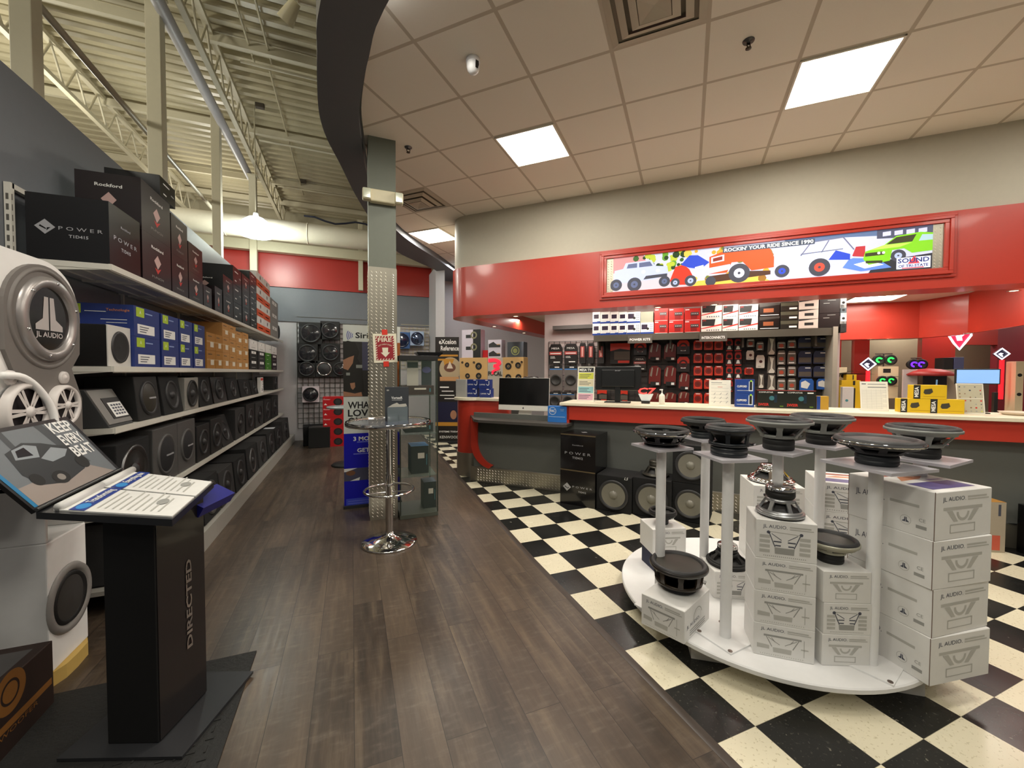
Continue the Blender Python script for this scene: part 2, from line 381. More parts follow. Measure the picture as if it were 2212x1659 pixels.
# tiled drop ceiling
def ceil_mat():
    mt = mat('ceiling_tile', 'c9bda8', .8); nt, N, L, b = nodes_of(mt)
    tc = N.new('ShaderNodeTexCoord'); sp = N.new('ShaderNodeSeparateXYZ'); L.new(tc.outputs['Object'], sp.inputs[0])
    u = mathn(nt, 'DIVIDE', mathn(nt, 'SUBTRACT', sp.outputs[0], sp.outputs[1]), 2**.5*T); v = mathn(nt, 'DIVIDE', mathn(nt, 'ADD', sp.outputs[0], sp.outputs[1]), 2**.5*T)
    fu = mathn(nt, 'ABSOLUTE', mathn(nt, 'SUBTRACT', mathn(nt, 'FRACT', mathn(nt, 'SUBTRACT', u, .15)), .5))
    fv = mathn(nt, 'ABSOLUTE', mathn(nt, 'SUBTRACT', mathn(nt, 'FRACT', mathn(nt, 'ADD', v, .2)), .5))
    g = mathn(nt, 'GREATER_THAN', mathn(nt, 'MAXIMUM', fu, fv), .478)
    n1 = N.new('ShaderNodeTexNoise'); n1.inputs['Scale'].default_value = 120; L.new(tc.outputs['Object'], n1.inputs['Vector'])
    base = mixc(nt, mathn(nt, 'MULTIPLY', n1.outputs['Fac'], .15), srgb('f0e8da'), srgb('cfc4b2'))
    L.new(mixc(nt, g, base, srgb('c4b8a6')), b.inputs['Base Color'])
    bp = N.new('ShaderNodeBump'); bp.inputs['Strength'].default_value = .5; bp.inputs['Distance'].default_value = .01
    L.new(mathn(nt, 'SUBTRACT', 1.0, g), bp.inputs['Height']); bp.invert = True; L.new(bp.outputs[0], b.inputs['Normal'])
    return mt
cm = ceil_mat()
M_ = MB(cm)
mid = [(p.x+.02, p.y) for p in Rs]
M_.add([(x, y, CEIL) for x, y in mid]+[(16, y, CEIL) for x, y in mid], [(i, n+i, n+i+1, i+1) for i in range(n-1)])
struct(M_, 'ceiling')
# the fascia wall over the counter (45 degrees), with rounded left end and return arm
FC = 7.7
def fascia_plan(off, c=FC):
    # front line x+y=c from far right to the left end, quarter-round, then the return arm back
    o = off*2**.5
    P = []
    P.append((c-o-(-6), -6)) if False else None
    pts = [(11.5-o/2, c-11.5-o/2), (1.95-o/2, c-1.95-o/2)]
    return pts
def arm(d):  # outer outline shifted inward by d
    k = 1/2**.5
    pts = [V((12.0, FC-12.0))+V((k, k))*d]
    cx, cy = 1.64, FC-1.64     # where the straight run ends
    Rr = .42; cen = V((cx, cy))+V((k, k))*Rr
    a0 = -3*PI/4; a1 = -PI-R(48)
    for i in range(13):
        a = a0+(a1-a0)*i/12; pts.append(cen+V((math.cos(a), math.sin(a)))*(Rr-d))
    last = pts[-1]; dr = V((math.cos(a1-PI/2), math.sin(a1-PI/2)))
    pts.append(last+dr*3.75)
    return pts
ZB, ZR, = 2.41, 3.16
out, inn = arm(0), arm(.34)
M_ = MB(red_gloss); k = len(out)
def vert_strip(M, P, z0, z1, flip=False, smooth=True):
    n = len(P); fs = [(i, i+1, n+i+1, n+i) for i in range(n-1)]
    if flip: fs = [f[::-1] for f in fs]
    M.add([(p.x, p.y, z0) for p in P]+[(p.x, p.y, z1) for p in P], fs, smooth)
vert_strip(M_, out, ZB, ZR)
vert_strip(M_, inn, ZB, 2.9, True)
M_.add([(p.x, p.y, ZB) for p in out]+[(p.x, p.y, ZB) for p in inn], [(i, i+1, k+i+1, k+i) for i in range(k-1)])
o2 = arm(.03)
M_.add([(p.x, p.y, ZR) for p in out]+[(p.x, p.y, ZR) for p in o2], [(i, i+1, k+i+1, k+i) for i in range(k-1)])
struct(M_, 'wall_front_fascia')
M_ = MB(beige_wall); vert_strip(M_, o2, ZR-.02, CEIL)
struct(M_, 'wall_front')
# lower ceiling behind the fascia
M_ = MB(mat('white_inner_ceiling', 'd8d2c6', .7)); 
M_.add([(1.75, 6.6, 2.70), (12.5, -4.2, 2.70), (16, 0, 2.70), (16, 12, 2.70), (5.2, 10.2, 2.70), (4.6, 9.4, 2.70)], [(0, 1, 2, 3, 4, 5)])
struct(M_, 'ceiling')
# product wall behind the counter
PC = 9.9
pl = PS(1176, 800, PC); pr = PS(1813, 800, PC)
fw_ = Fr((0, 0, 0), (1, -1, 0), (0, 0, 1))
mauve = mat('mauve_wall', 'bdaeab', .6)
M_ = MB(mauve)
u0 = (pl.x-pl.y)/2**.5; u1 = (pr.x-pr.y)/2**.5
F45 = Fr((PC/2, PC/2, 0), (1, -1, 0), (0, 0, 1))   # frame lying in the product wall: u to the right, v up, n towards the shop
M_.fbox(F45, u0, u1, 0, 2.70, -.12, 0)
struct(M_, 'wall_product')
# far red rooms on the right
FR2 = Fr((6.5, 6.5, 0), (1, -1, 0), (0, 0, 1)); c2 = 13.0
def U45(p): return (p.x-p.y)/2**.5
M_ = MB(red_dark)
a = U45(PS(1780, 800, c2)); hd = PS(1900, 742, c2).z
op = [(PS(1816, 800, c2), PS(1846, 752, c2)), (PS(1877, 800, c2), PS(1992, 741, c2))]
M_.fbox(FR2, a, U45(PS(2052, 800, c2)), hd+.12, 2.70, -.15, 0)
edges = [a, U45(op[0][0]), U45(op[0][1]), U45(op[1][0]), U45(op[1][1]), U45(PS(2052, 800, c2))]
for i in (0, 2, 4): M_.fbox(FR2, edges[i], edges[i+1], 0, hd+.12, -.15, 0)
for i in (1, 3): M_.fbox(FR2, edges[i], edges[i+1], 0, .8, -.15, 0)
struct(M_, 'wall_rear_red')
# its right-hand neighbour turned towards the shop
A_ = PS(2052, 800, c2); B_ = A_+V((2.9, -1.2, 0))*1.0; A_.z = 0; B_.z = 0
dd = (B_-A_); LL = dd.length; G = Fr(A_, dd, (0, 0, 1))
def UG(px, py):
    d = ray(px, py); t = (A_-_O).dot(G.n)/d.dot(G.n); q = _O+d*t-A_; return q.dot(G.u), q.z
x0, _ = UG(2062, 800); x1, zt = UG(2155, 745)
M_ = MB(red_dark).fbox(G, 0, x0, 0, 2.70, -.1, 0).fbox(G, x0, x1, zt, 2.70, -.1, 0).fbox(G, x0, x1, 0, .8, -.1, 0)
M_.m(mat('deep_magenta_wall', '7a1a26', .5)).fbox(G, x1, LL+1.0, 0, 2.70, -.1, 0)
struct(M_, 'wall_rear_right')
M_ = MB(mat('olive_grey_room', '9a947c', .6)).fbox(Fr((7.1, 7.1, 0), (1, -1, 0), (0, 0, 1)), a-.5, 9.5, 0, 2.70, -.05, 0)
struct(M_, 'wall_inner_room')
# inner hanging red bulkhead, straight then swinging towards the shop
ci = 11.9; zi = PS(1900, 732, ci).z; ztop = 2.695
q0 = PS(1760, 732, ci); q1 = PS(1985, 728, ci); q2 = PZ(2090, 722, zi); q3 = PZ(2212, 703, zi); q4 = q3+(q3-q2)*1.5
P = [V((q.x, q.y, 0)) for q in (q0, q1, q2, q3, q4)]
M_ = MB(red_gloss); Pi = [p+V((.2, .22, 0)) for p in P]; k = len(P)
vert_strip(M_, [p for p in P][::-1], zi, ztop, False, False)
M_.add([(p.x, p.y, zi) for p in P]+[(p.x, p.y, zi) for p in Pi], [(i, k+i, k+i+1, i+1) for i in range(k-1)])
struct(M_, 'trim_3')
# ---- high roof over the left side
M_ = MB(deck_paint); ZD = 6.3
y = -3.0
prof = []
while y < 13.9:
    prof += [(y, ZD), (y+.09, ZD), (y+.12, ZD+.06), (y+.19, ZD+.06)]; y += .22
vs = []
for (yy, zz) in prof: vs += [(-13, yy, zz), (3.4, yy, zz)]
M_.add(vs, [(2*i, 2*i+1, 2*i+3, 2*i+2) for i in range(len(prof)-1)])
struct(M_, 'ceiling')
# ------------------------------------------------------------------ ceiling fixtures
panel_em = mat('lit_panel', 'fff6e4', .5, emit=14)
panel_fr = mat('panel_rim', 'e8e2d4', .5)
def panel_thing(w=.61):
    t = thing('ceiling_light', '', '')
    h = w/2; b = MB(panel_fr)
    for (x0, x1, y0, y1) in ((-h, h, -h, -h+.015), (-h, h, h-.015, h), (-h, -h+.015, -h, h), (h-.015, h, -h, h)): b.box(x0, x1, y0, y1, -.012, 0)
    b.build('frame', t)
    MB(panel_em).box(-h+.015, h-.015, -h+.015, h-.015, -.008, 0).build('diffuser', t)
    return t
GL = 'lit square ceiling panels'
for (u, v), lab in (((-3, 6), 'square lit ceiling panel above the middle of the red fascia, left of centre'), ((1, 6), 'large bright square ceiling panel at upper right of the tiled ceiling'), ((-7, 9), 'small distant square ceiling panel beside the end of the beige wall')):
    p = lat(u+.5, v+.5); put('panel', lambda: panel_thing(.63), lab, 'ceiling light', (p.x, p.y, CEIL-.001), R(45), GL)
p = PZ(1890, 643, 2.70); put('panel', panel_thing, 'flat sliver of lit ceiling panel seen under the red fascia', 'ceiling light', (p.x, p.y, 2.699), R(45), GL)
def vent():
    t = thing('ceiling_vent', '', '')
    b = MB(mat('vent_white', 'bdb39f', .5)); h = .315
    MB(mat('vent_gap_shade', '7a705f', .7)).box(-h+.01, h-.01, -h+.01, h-.01, -.003, 0).build('backing', t)  # backing colour carries the shade in the gaps between louvres
    for i, (r0, z) in enumerate(((.315, .012), (.235, .035), (.155, .06))):
        r1 = r0-.05
        vs = []
        for r, zz in ((r0, -.001 if i == 0 else -z+.02), (r1, -z)):
            vs += [(-r, -r, zz), (r, -r, zz), (r, r, zz), (-r, r, zz)]
        b2 = MB(mat('vent_white', 'bdb39f', .5)).add(vs, [(j, (j+1) % 4, 4+(j+1) % 4, 4+j)[::-1] for j in range(4)]); b2.build('louvre', t)
    MB(mat('vent_white', 'bdb39f', .5)).add([(-.1, -.1, -.062), (.1, -.1, -.062), (.1, .1, -.062), (-.1, .1, -.062), (0, 0, -.045)], [(0, 4, 1), (1, 4, 2), (2, 4, 3), (3, 4, 0)]).build('centre_plate', t)
    return t
p = lat(-.5, 4.5); put('vent', vent, 'square stepped air diffuser at the top edge of the tiled ceiling', 'ceiling vent', (p.x, p.y, CEIL-.001), R(45), 'square air diffusers')
p = lat(-5.5, 7.5); put('vent', vent, 'square stepped air diffuser behind the emergency light on the grey column', 'ceiling vent', (p.x, p.y, CEIL-.001), R(45), 'square air diffusers')
# dome camera
p = PZ(1022, 128, CEIL)
t = thing('dome_camera', 'small white dome security camera under the tiled ceiling', 'security camera', (p.x, p.y, CEIL), R(20))
dn = Fr((0, 0, 0), (1, 0, 0), (0, -1, 0))
MB(white_paint).lathe(dn, [(.052, 0), (.055, .02), (.052, .03)], 28, cap=True).build('base', t)
MB(white_paint).lathe(dn, [(.05, .03), (.05, .06), (.043, .085), (.028, .104), (.01, .11), (0, .111)], 28).build('dome', t)
MB(black_gloss).add([(-.014, -.052, -.035), (.014, -.052, -.035), (.016, -.052, -.062), (.011, -.045, -.088), (-.011, -.045, -.088), (-.016, -.052, -.062)], [(0, 1, 2, 3, 4, 5)]).build('lens_window', t)
def sprink():
    t = thing('fire_sprinkler', '', '')
    MB(steel_d).lathe(dn, [(.04, 0), (.038, .006), (.012, .01), (.012, .02)], 20).build('escutcheon', t)
    b = MB(mat('brass_dark', '4a3d30', .4, .6)); b.tube([(-.014, 0, -.018), (-.018, 0, -.035), (0, 0, -.052)], .004, 6).tube([(.014, 0, -.018), (.018, 0, -.035), (0, 0, -.052)], .004, 6); b.lathe(dn, [(0, .05), (.02, .052), (.02, .056), (0, .057)], 12); b.build('head', t)
    return t
for (px, py, lab) in ((1617, 88, 'fire sprinkler head in the ceiling near the large light panel'), (882, 318, 'fire sprinkler head in the ceiling right of the grey column')):
    p = PZ(px, py, CEIL); put('sprink', sprink, lab, 'sprinkler', (p.x, p.y, CEIL-.001), 0, 'sprinkler heads in the tiled ceiling')
# recessed spotlights in the red soffit
def spot():
    t = thing('recessed_spotlight', '', '')
    MB(chrome).lathe(dn, [(.052, 0), (.05, .006), (.036, .004), (.034, 0)], 24).build('trim_ring', t)
    MB(mat('spot_glow', 'ffe9c0', .4, emit=5)).lathe(dn, [(0, .001), (.034, .001)], 20).build('bulb', t)
    return t
for px, py, z_, lab in ((1114, 683, ZB, 'recessed spotlight in the red soffit nearest the rounded corner'), (1068, 705, ZB, 'recessed spotlight under the red return arm, nearer the corner'), (1132, 719, ZB, 'recessed spotlight under the red return arm, farther back'),
                         (1421, 664, ZB, 'recessed spotlight in the red soffit above the white boxed stereos'), (1543, 658, ZB, 'recessed spotlight in the red soffit above the white and red boxes'), (2190, 628, ZB, 'recessed spotlight in the red soffit at the far right edge')):
    p = PZ(px, py, z_); put('spot', spot, lab, 'spotlight', (p.x, p.y, z_-.001), 0, 'spotlights in the red soffit')
for px, py in ((1890, 731), (1930, 730), (2108, 717)):
    p = PZ(px, py, zi)
    put('spot', spot, 'recessed spotlight under the inner red bulkhead, %s' % {1890: 'leftmost of three', 1930: 'middle of three', 2108: 'rightmost of three'}[px], 'spotlight', (p.x+.1, p.y+.11, zi-.001), 0, 'spotlights in the inner red bulkhead')
for (x, y_) in ((2.3, 7.0), (3.1, 7.5)):
    lamp('soffit_spot', (x, y_, 2.6), 18, WARM, .1)
for i in range(5):  # unseen fill lights added over the aisle to brighten the product wall
    q = arm(.62)[0]; lx = 2.6+i*.9; lamp('panel_or_fill', (lx+.55, FC-lx+.55, 2.67), 17, WARM, .6, (0, 0, R(45)))

# ------------------------------------------------------------------ steel posts, beams and duct under the open roof
def post(py_, w, top, lab, x=-2.08, z0=WTOP-1.0):
    b = MB(joist_paint).box(-w/2, w/2, -w/2, w/2, 0, top-z0)
    t = thing('steel_post', lab, 'post', (x, py_, z0), 0, 'cream steel posts behind the left wall')
    b.build('shaft', t, bevel=.006)
    MB(joist_paint).box(-w*.7, w*.7, -w*.7, w*.7, top-z0-.012, top-z0+.006).build('cap_plate', t)
    return t
for px, w_, lab in ((64, .115, 'thick cream post at the top left corner of the photo'), (340, .14, 'cream post rising behind the stacked black boxes, second from the left'), (467, .125, 'cream post third from the left behind the left wall')):
    p = PX(px, 300, -2.08); post(p.y, w_, 5.9, lab)
p = PY(547, 450, 9.9); post(9.9, .13, 5.6, 'cream post in front of the red wall beside the bright bay lamp', p.x, WTOP+.002)
p = PY(779, 560, 10.02); post(10.02, .1, 5.0, 'thin cream post against the red wall left of the diamond plate column', p.x, 3.42)
def beam(name, a, b_, w, h, lab, cat='beam', mt=joist_paint, group=None):
    a = V(a); b_ = V(b_); d = b_-a; L = d.length; rz = math.atan2(d.y, d.x)
    m_ = MB(mt).box(0, L, -w/2, w/2, -h/2, h/2)
    return tag(m_.build(name, loc=a, rot=(0, -math.asin(d.z/L), rz)), lab, cat, group)
m_ = MB(mat('grey_white_pipe', 'a4a2a2', .45)).cyl((0, 0, 0), (0, 8.2, 0), .07, n=16); tag(m_.build('roof_pipe', loc=(-1.98, 2.0, 5.68)), 'pale grey pipe running over the tops of the cream posts', 'pipe')
q = PX(340, 312, -2.25); q2 = PX(458, 450, -2.25)
m_ = MB(mat('pipe_brown', 'a39a84', .4)).cyl((0, 0, 0), (0, 7.6, 0), .03, n=10); tag(m_.build('conduit', loc=(-2.25, 1.2, (q.z+q2.z)/2)), 'thin conduit crossing behind the cream posts', 'pipe')
def truss(x, y0, y1, z, dep, lab):
    t = thing('roof_truss', lab, 'truss', (x, y0, z), 0, 'open web trusses under the roof deck')
    L = y1-y0
    MB(joist_paint).box(-.04, .04, 0, L, -.03, .03).build('top_chord', t)
    MB(joist_paint).box(-.035, .035, 0, L, -dep-.03, -dep+.03).build('bottom_chord', t)
    b = MB(joist_paint); k = int(L/.55)
    for i in range(k):
        ya = i*L/k; yb = (i+.5)*L/k; yc = (i+1)*L/k
        b.cyl((0, ya, -.03), (0, yb, -dep), .016, n=6, caps=False).cyl((0, yb, -dep), (0, yc, -.03), .016, n=6, caps=False)
    b.build('web', t); return t
q = PZ(600, 460, 5.75); truss(q.x, 1.0, 13.6, 6.24, .5, 'open web truss running back above the pale grey pipe')
q = PZ(300, 350, 5.75); truss(q.x, .5, 13.6, 6.24, .5, 'open web truss farthest left under the roof')
for i, (px, py) in enumerate(((540, 120), (520, 290), (540, 395), (560, 440))):
    q = PZ(px, py, 6.08)
    beam('roof_girder', (-12.8, q.y, 6.20), (3.2, q.y, 6.20), .07, .12, 'cream cross girder under the roof deck, %s from the camera' % ('nearest', 'second', 'third', 'farthest')[i], 'beam', joist_paint, 'cross girders')
for i, (pa, pb) in enumerate((((500, 0), (532, 120)), ((540, 0), (578, 125)), ((583, 180), (652, 425)))):
    q = PZ(*pb, 6.0); q_ = PZ(*pa, 6.0); y0_ = min(q.y, q_.y)
    m_ = MB(deck_paint).cyl((0, 0, 0), (0, max(q.y, q_.y)-y0_+.4, 0), .016, n=8)
    tag(m_.build('sprinkler_pipe', loc=((q.x+q_.x)/2, y0_, 6.2)), 'thin pipe under the roof deck, %s' % ('nearer left of a pair', 'nearer right of a pair', 'longer far one')[i], 'pipe', 'thin pipes under the roof deck')
for i, (px, py) in enumerate(((520, 180), (560, 338), (600, 430))):
    q = PZ(px, py, 5.8); m_ = MB(joist_paint).cyl((0, 0, 0), (3.4, 0, 0), .022, n=8)
    tag(m_.build('cross_pipe', loc=(q.x, q.y, 6.12)), 'straight cross pipe below the deck, %s from the camera' % ('nearest', 'second', 'third')[i], 'pipe', 'cross pipes under the roof')
q = PY(600, 497, 9.2)
t = thing('round_duct', 'large round cream air duct along the back wall', 'duct', (-6.2, 9.2, q.z))
MB(mat('duct_paint', 'cdc6b2', .5)).cyl((0, 0, 0), (7.3, 0, 0), .2, n=32).build('tube', t)
b = MB(mat('duct_paint', 'cdc6b2', .5))
for x in (1.2, 2.6, 4.0, 5.4): MB(mat('duct_paint', 'cdc6b2', .5)).torus(Fr((x, 0, 0), (0, 1, 0), (0, 0, 1)), .2, .008, 32, 6).build('seam_ring', t)
MB(mat('duct_paint', 'cdc6b2', .5)).cyl((7.3, 0, 0), (7.7, 0, -.1), .14, n=24).build('end_nozzle', t)
q = PY(600, 540, 9.95); beam('steel_beam', (-9, 9.98, q.z+.05), (3.2, 9.98, q.z+.05), .16, .2, 'cream beam under the round duct on the back wall')
m_ = MB(mat('navy_cable', '23283c', .6)).tube([(.9+i*.2, 9.55, q.z+.62+.05*math.sin(i*1.3)) for i in range(-9, 5)], .02, 8); tag(m_.build('black_cable', ), 'dark cable lying along the top of the round duct', 'cable')
# high bay lamp
q = PY(553, 487, 8.6)
t = thing('bay_lamp', 'glowing clear domed bay lamp hanging in front of the duct', 'hanging lamp', (q.x, 8.6, q.z-.18))
f0 = Fr((0, 0, 0), (1, 0, 0), (0, 1, 0))
MB(mat('lamp_globe', 'f4fbff', .3, emit=16)).lathe(f0, [(.26, 0), (.265, .03), (.25, .14), (.21, .24), (.12, .31), (0, .33)], 32).build('dome', t)
MB(mat('lamp_globe2', 'e9f7ff', .3, emit=6)).lathe(f0, [(0, .0), (.24, .005)], 32).build('lens', t)
MB(mat('lamp_housing', 'c9c9c4', .4)).cyl((0, 0, .325), (0, 0, .40), .05, .04, 20).build('ballast', t)
MB(joist_paint).cyl((0, 0, .40), (0, 0, 6.32-t.location.z), .01, n=8).build('hanger', t)
def pt(name, loc, pw, col, r=.2):
    l = bpy.data.lights.new(name, 'POINT'); l.energy = pw; l.color = col; l.shadow_soft_size = r
    o = bpy.data.objects.new(name, l); C.objects.link(o); o.location = loc
pt('bay_or_fill', (q.x, 8.6, q.z-.3), 90, COOL, .22)
for (x, y_, pw) in ((-4.8, 4.2, 230), (-4.0, -.5, 200), (-1.2, -1.2, 90), (-4.4, 8.0, 110), (-3.0, 11.6, 120), (-8.5, 4.0, 160), (-8.5, 9.0, 140)): pt('bay_or_fill', (x, y_, 4.9), pw*.8, (1, .96, .84), .25)  # unseen point lights added to lift the left wall and roof deck
# loose junction boxes on the roof pipes
for i, (px, py) in enumerate(((562, 280), (655, 428), (338, 305))):
    q = PZ(px, py, 5.85); tag(MB(mat('dark_fixture', '4c443a', .6)).box(-.07, .07, -.04, .04, -.04, .04).build('junction_box', loc=(q.x, q.y, 6.262), bevel=.008), 'small dark junction box under the roof, %s' % ('upper one', 'one near the curved bulkhead', 'one by the second post')[i], 'junction box', 'junction boxes under the roof')

lamp('panel_or_fill', (10.2, 4.8, 2.67), 22, WARM, .6)  # unseen fill light added for the far inner room
# ------------------------------------------------------------------ grey column with diamond plate
CX, CY, CW = .307, 4.56, .27
t = thing('column', 'square grey column wrapped in diamond plate up to above head height', 'column', (CX, CY, 0)); h = CW/2
MB(mat('column_paint', '6f7468', .5)).box(-h, h, -h, h, 2.6, CEIL).build('upper_shaft', t)
b = MB(diamond).box(-h-.003, h+.003, -h-.003, h+.003, 0, 2.63)
f = Fr((-h, -h-.003, 0), (1, 0, 0), (0, 0, 1)); b.lozenges(f, .0, CW-.055, .02, 2.61, .046, .036, .010, .006)
b.m(diamond).box(h-.05, h+.006, -h-.006, h+.006, 0, 2.62); b.lozenges(Fr((h-.05, -h-.006, 0), (1, 0, 0), (0, 0, 1)), .0, .056, .02, 2.6, .034, .028, .009, .003)
b.lozenges(Fr((-h-.003, h, 0), (0, -1, 0), (0, 0, 1)), .0, CW, .02, 2.6, .046, .036, .010, .006)
b.build('diamond_plate', t)
# fire sign with red tape
q = PY(832, 752, CY-h-.012)
t = thing('fire_extinguisher_sign', 'white paper FIRE sign with a down arrow taped to the column', 'sign', (q.x, CY-h-.006, q.z), 0, rot=(0, R(-2.5), 0))
red_s = mat('sign_red', '96202a', .5); paper = mat('sign_paper', 'e6e0c8', .6)
f = Fr((0, -.006, 0), (1, 0, 0), (0, 0, 1)); w_, h_ = .235, .30
b = MB(paper).fbox(f, -w_/2, w_/2, -h_/2, h_/2, -.001, .001)
b.m(red_s).rect(f, -.093, .093, -.125, .125, .0016)
b.m(paper)
for i in range(7):
    x = -.088+i*.0285
    for y_ in (-.122, .110): b.poly(f, [(x, y_), (x+.011, y_), (x+.018, y_+.013), (x+.007, y_+.013)], .0022)
for i in range(9):
    y_ = -.102+i*.0245
    for x in (-.091, .079): b.poly(f, [(x, y_), (x+.012, y_+.007), (x+.012, y_+.017), (x, y_+.010)], .0022)
b.text(f, 0, .066, 'FIRE', .04, 'c', .138, .0022, True)
for i, ch in enumerate('EXTINGUISHER'):
    a = R(62-i*11.3+0); a = PI/2+R(31)-R(62)*i/11
    xx, yy = .12*math.cos(a), -.082+.12*math.sin(a); g = f.at(xx, yy, 0); g = Fr(g.o, f.u*math.sin(a)-f.v*math.cos(a), f.v*math.sin(a)+f.u*math.cos(a)); b.text(g, 0, -.004, ch, .013, 'c', h=.0022)
b.poly(f, [(-.03, .005), (.03, .005), (.026, -.045), (.046, -.045), (0, -.095), (-.046, -.045), (-.026, -.045)], .0022)
b.build('sheet', t)
for i, y_ in enumerate((.165, -.165)): MB(mat('red_tape', 'd8321f', .5)).rect(f, -.025+(.0), .03, y_-.028, y_+.028, .003).build('tape', t)
# emergency light
q = PY(828, 427, CY-h-.03)
t = thing('emergency_light', 'cream twin head emergency light on the grey column', 'emergency light', (q.x-.005, CY-h, q.z))
cream = mat('cream_plastic', 'd8cfae', .45)
MB(cream).box(-.125, .125, -.075, 0, -.065, .06).build('housing', t, bevel=.012)
for s in (-1, 1):
    hd_ = MB(cream).box(s*.155-.042, s*.155+.042, -.10, -.02, -.062, .052).build('lamp_head', t, bevel=.014)
    MB(mat('lens_clear', 'c9cdb4', .1, coat=.5)).box(s*.155-.035, s*.155+.035, -.106, -.099, -.052, .044).build('lens', hd_, bevel=.004)
# white spot fixture up on the bulkhead
q = PY(668, 80, 3.3)
t = thing('floodlight', 'small pale twin floodlight on the outside of the curved bulkhead', 'floodlight', (-.34, 3.35, 4.25))
MB(cream).cyl((0, 0, 0), (.12, 0, 0), .04, n=16).build('mount', t)
for s in (-1, 1): MB(cream).cyl((-.02, s*.06, 0), (-.1, s*.14, -.1), .035, .06, 20).build('lamp_head', t)
# ------------------------------------------------------------------ subwoofer drivers
def spokes(b, fr, n, r_t, h_t, r_b, h_b, wid, thick, a_off=0):
    for i in range(n):
        a = 2*PI*i/n+a_off; vs = []
        for (r, h, w_) in ((r_t, h_t, wid*1.5), (r_t*.55+r_b*.45, h_t*.5+h_b*.5, wid), (r_b, h_b, wid*1.2)):
            for dr in (0, -thick):
                for s in (-1, 1):
                    ca, sa = math.cos(a), math.sin(a); vs.append(fr.p((r+dr)*ca-s*w_/2*sa, (r+dr)*sa+s*w_/2*ca, h))
        fs = []
        for k in (0, 4): fs += [(k, k+1, k+5, k+4), (k+2, k+6, k+7, k+3), (k, k+4, k+6, k+2), (k+1, k+3, k+7, k+5)]
        fs += [(0, 2, 3, 1), (8, 9, 11, 10)]
        b.add(vs, fs, False)
def driver(r, H_, bask, magm, hm, rm, cone=black_mat, surr=black_mat, nsp=6, lip=None, ring=None, shallow=False, inverted=False, dome='cap', chrome_cap=False, wbot=.55, smr=.9):
    """speaker driver standing on its magnet (or lying face down when inverted), origin at what it stands on"""
    def fn():
        t = thing('subwoofer', '', '')
        fr = Fr((0, 0, 0), (1, 0, 0), (0, 1, 0)) if not inverted else Fr((0, 0, H_), (1, 0, 0), (0, -1, 0))
        F = H_-.012
        b = MB(magm).lathe(fr, [(0, 0), (rm*.93, 0), (rm, .008), (rm, hm*.45), (rm*.985, hm*.47), (rm*.985, hm*.53), (rm, hm*.55), (rm, hm-.008), (rm*.93, hm), (0, hm)], 40)
        mg = b.build('magnet', t)
        if chrome_cap: MB(chrome).lathe(fr, [(0, -.004), (rm*.7, -.003), (rm*.96, 0), (rm*1.01, .01), (rm*1.01, .018)], 40).build('end_cap', mg)
        b = MB(bask)
        rb = max(rm*.98, r*wbot)
        b.lathe(fr, [(r*.86, F-.012), (r, F-.01), (r, F+.002), (r*.9, F+.006), (r*.86, F), (r*.86, F-.012)], 48)     # flange
        b.lathe(fr, [(r*smr, F-.010), (r*(smr-.03), F-.026), (r*(smr-.06), F-.022), (r*(smr-.03), F-.006)], 48)
        b.lathe(fr, [(0, hm), (rb*.8, hm+.0), (rb, hm+.006), (rb*1.03, hm+.02), (rb*.95, hm+.024), (rb*.8, hm+.012)], 40)    # lower cup
        spokes(b, fr, nsp, r*(smr-.01), F-.01, rb*1.0, hm+.012, r*.16, .01, .3)
        b.build('basket', t)
        MB(cone).lathe(fr, [(rb*.55, hm+.02), (r*.82, F-.012)], 40).build('cone', t) if dome != 'flat' else None
        if dome == 'flat': MB(cone).lathe(fr, [(0, F+.012), (r*.5, F+.009), (r*.78, F+.002)], 48).build('cone', t)
        else: MB(charcoal).lathe(fr, [(0, F-.02), (r*.2, F-.025), (r*.34, F-.04), (r*.36, F-.052)], 32).build('dust_cap', t)
        MB(surr).lathe(fr, [(r*.97, F+.004), (r*.94, F+.014), (r*.88, F+.018), (r*.82, F+.012), (r*.78, F)], 48).build('surround', t)
        if ring: MB(ring).lathe(fr, [(r*1.0, F-.012), (r*1.012, F-.008), (r*1.012, F-.002), (r, F+.003)], 56).build('trim_ring', t)
        MB(chrome).fbox(fr, rm*.3, rm*.3+.03, -(rb+.014), -(rb-.01), hm+.012, hm+.02).build('terminal', t)
        return t
    return fn
D_grey = driver(.165, .175, greycast, black_mat, .065, .078, nsp=6, surr=charcoal)
D_grey2 = driver(.15, .16, greycast, black_mat, .055, .075, nsp=6, surr=charcoal)
D_blackbig = driver(.172, .125, charcoal, mat('dark_magnet', '23272b', .45), .05, .082, nsp=8, surr=charcoal, ring=chrome, dome='flat', cone=charcoal)
D_black = driver(.14, .125, black_mat, mat('dark_magnet', '23272b', .45), .045, .075, nsp=6, surr=black_mat)
D_deep = driver(.118, .155, mat('satin_black', '1d2126', .35), mat('satin_black', '1d2126', .35), .05, .088, nsp=6, wbot=.82, surr=charcoal)
D_shal = driver(.162, .10, black_gloss, black_gloss, .012, .10, nsp=8, surr=black_mat, ring=chrome, wbot=.66, smr=.88)

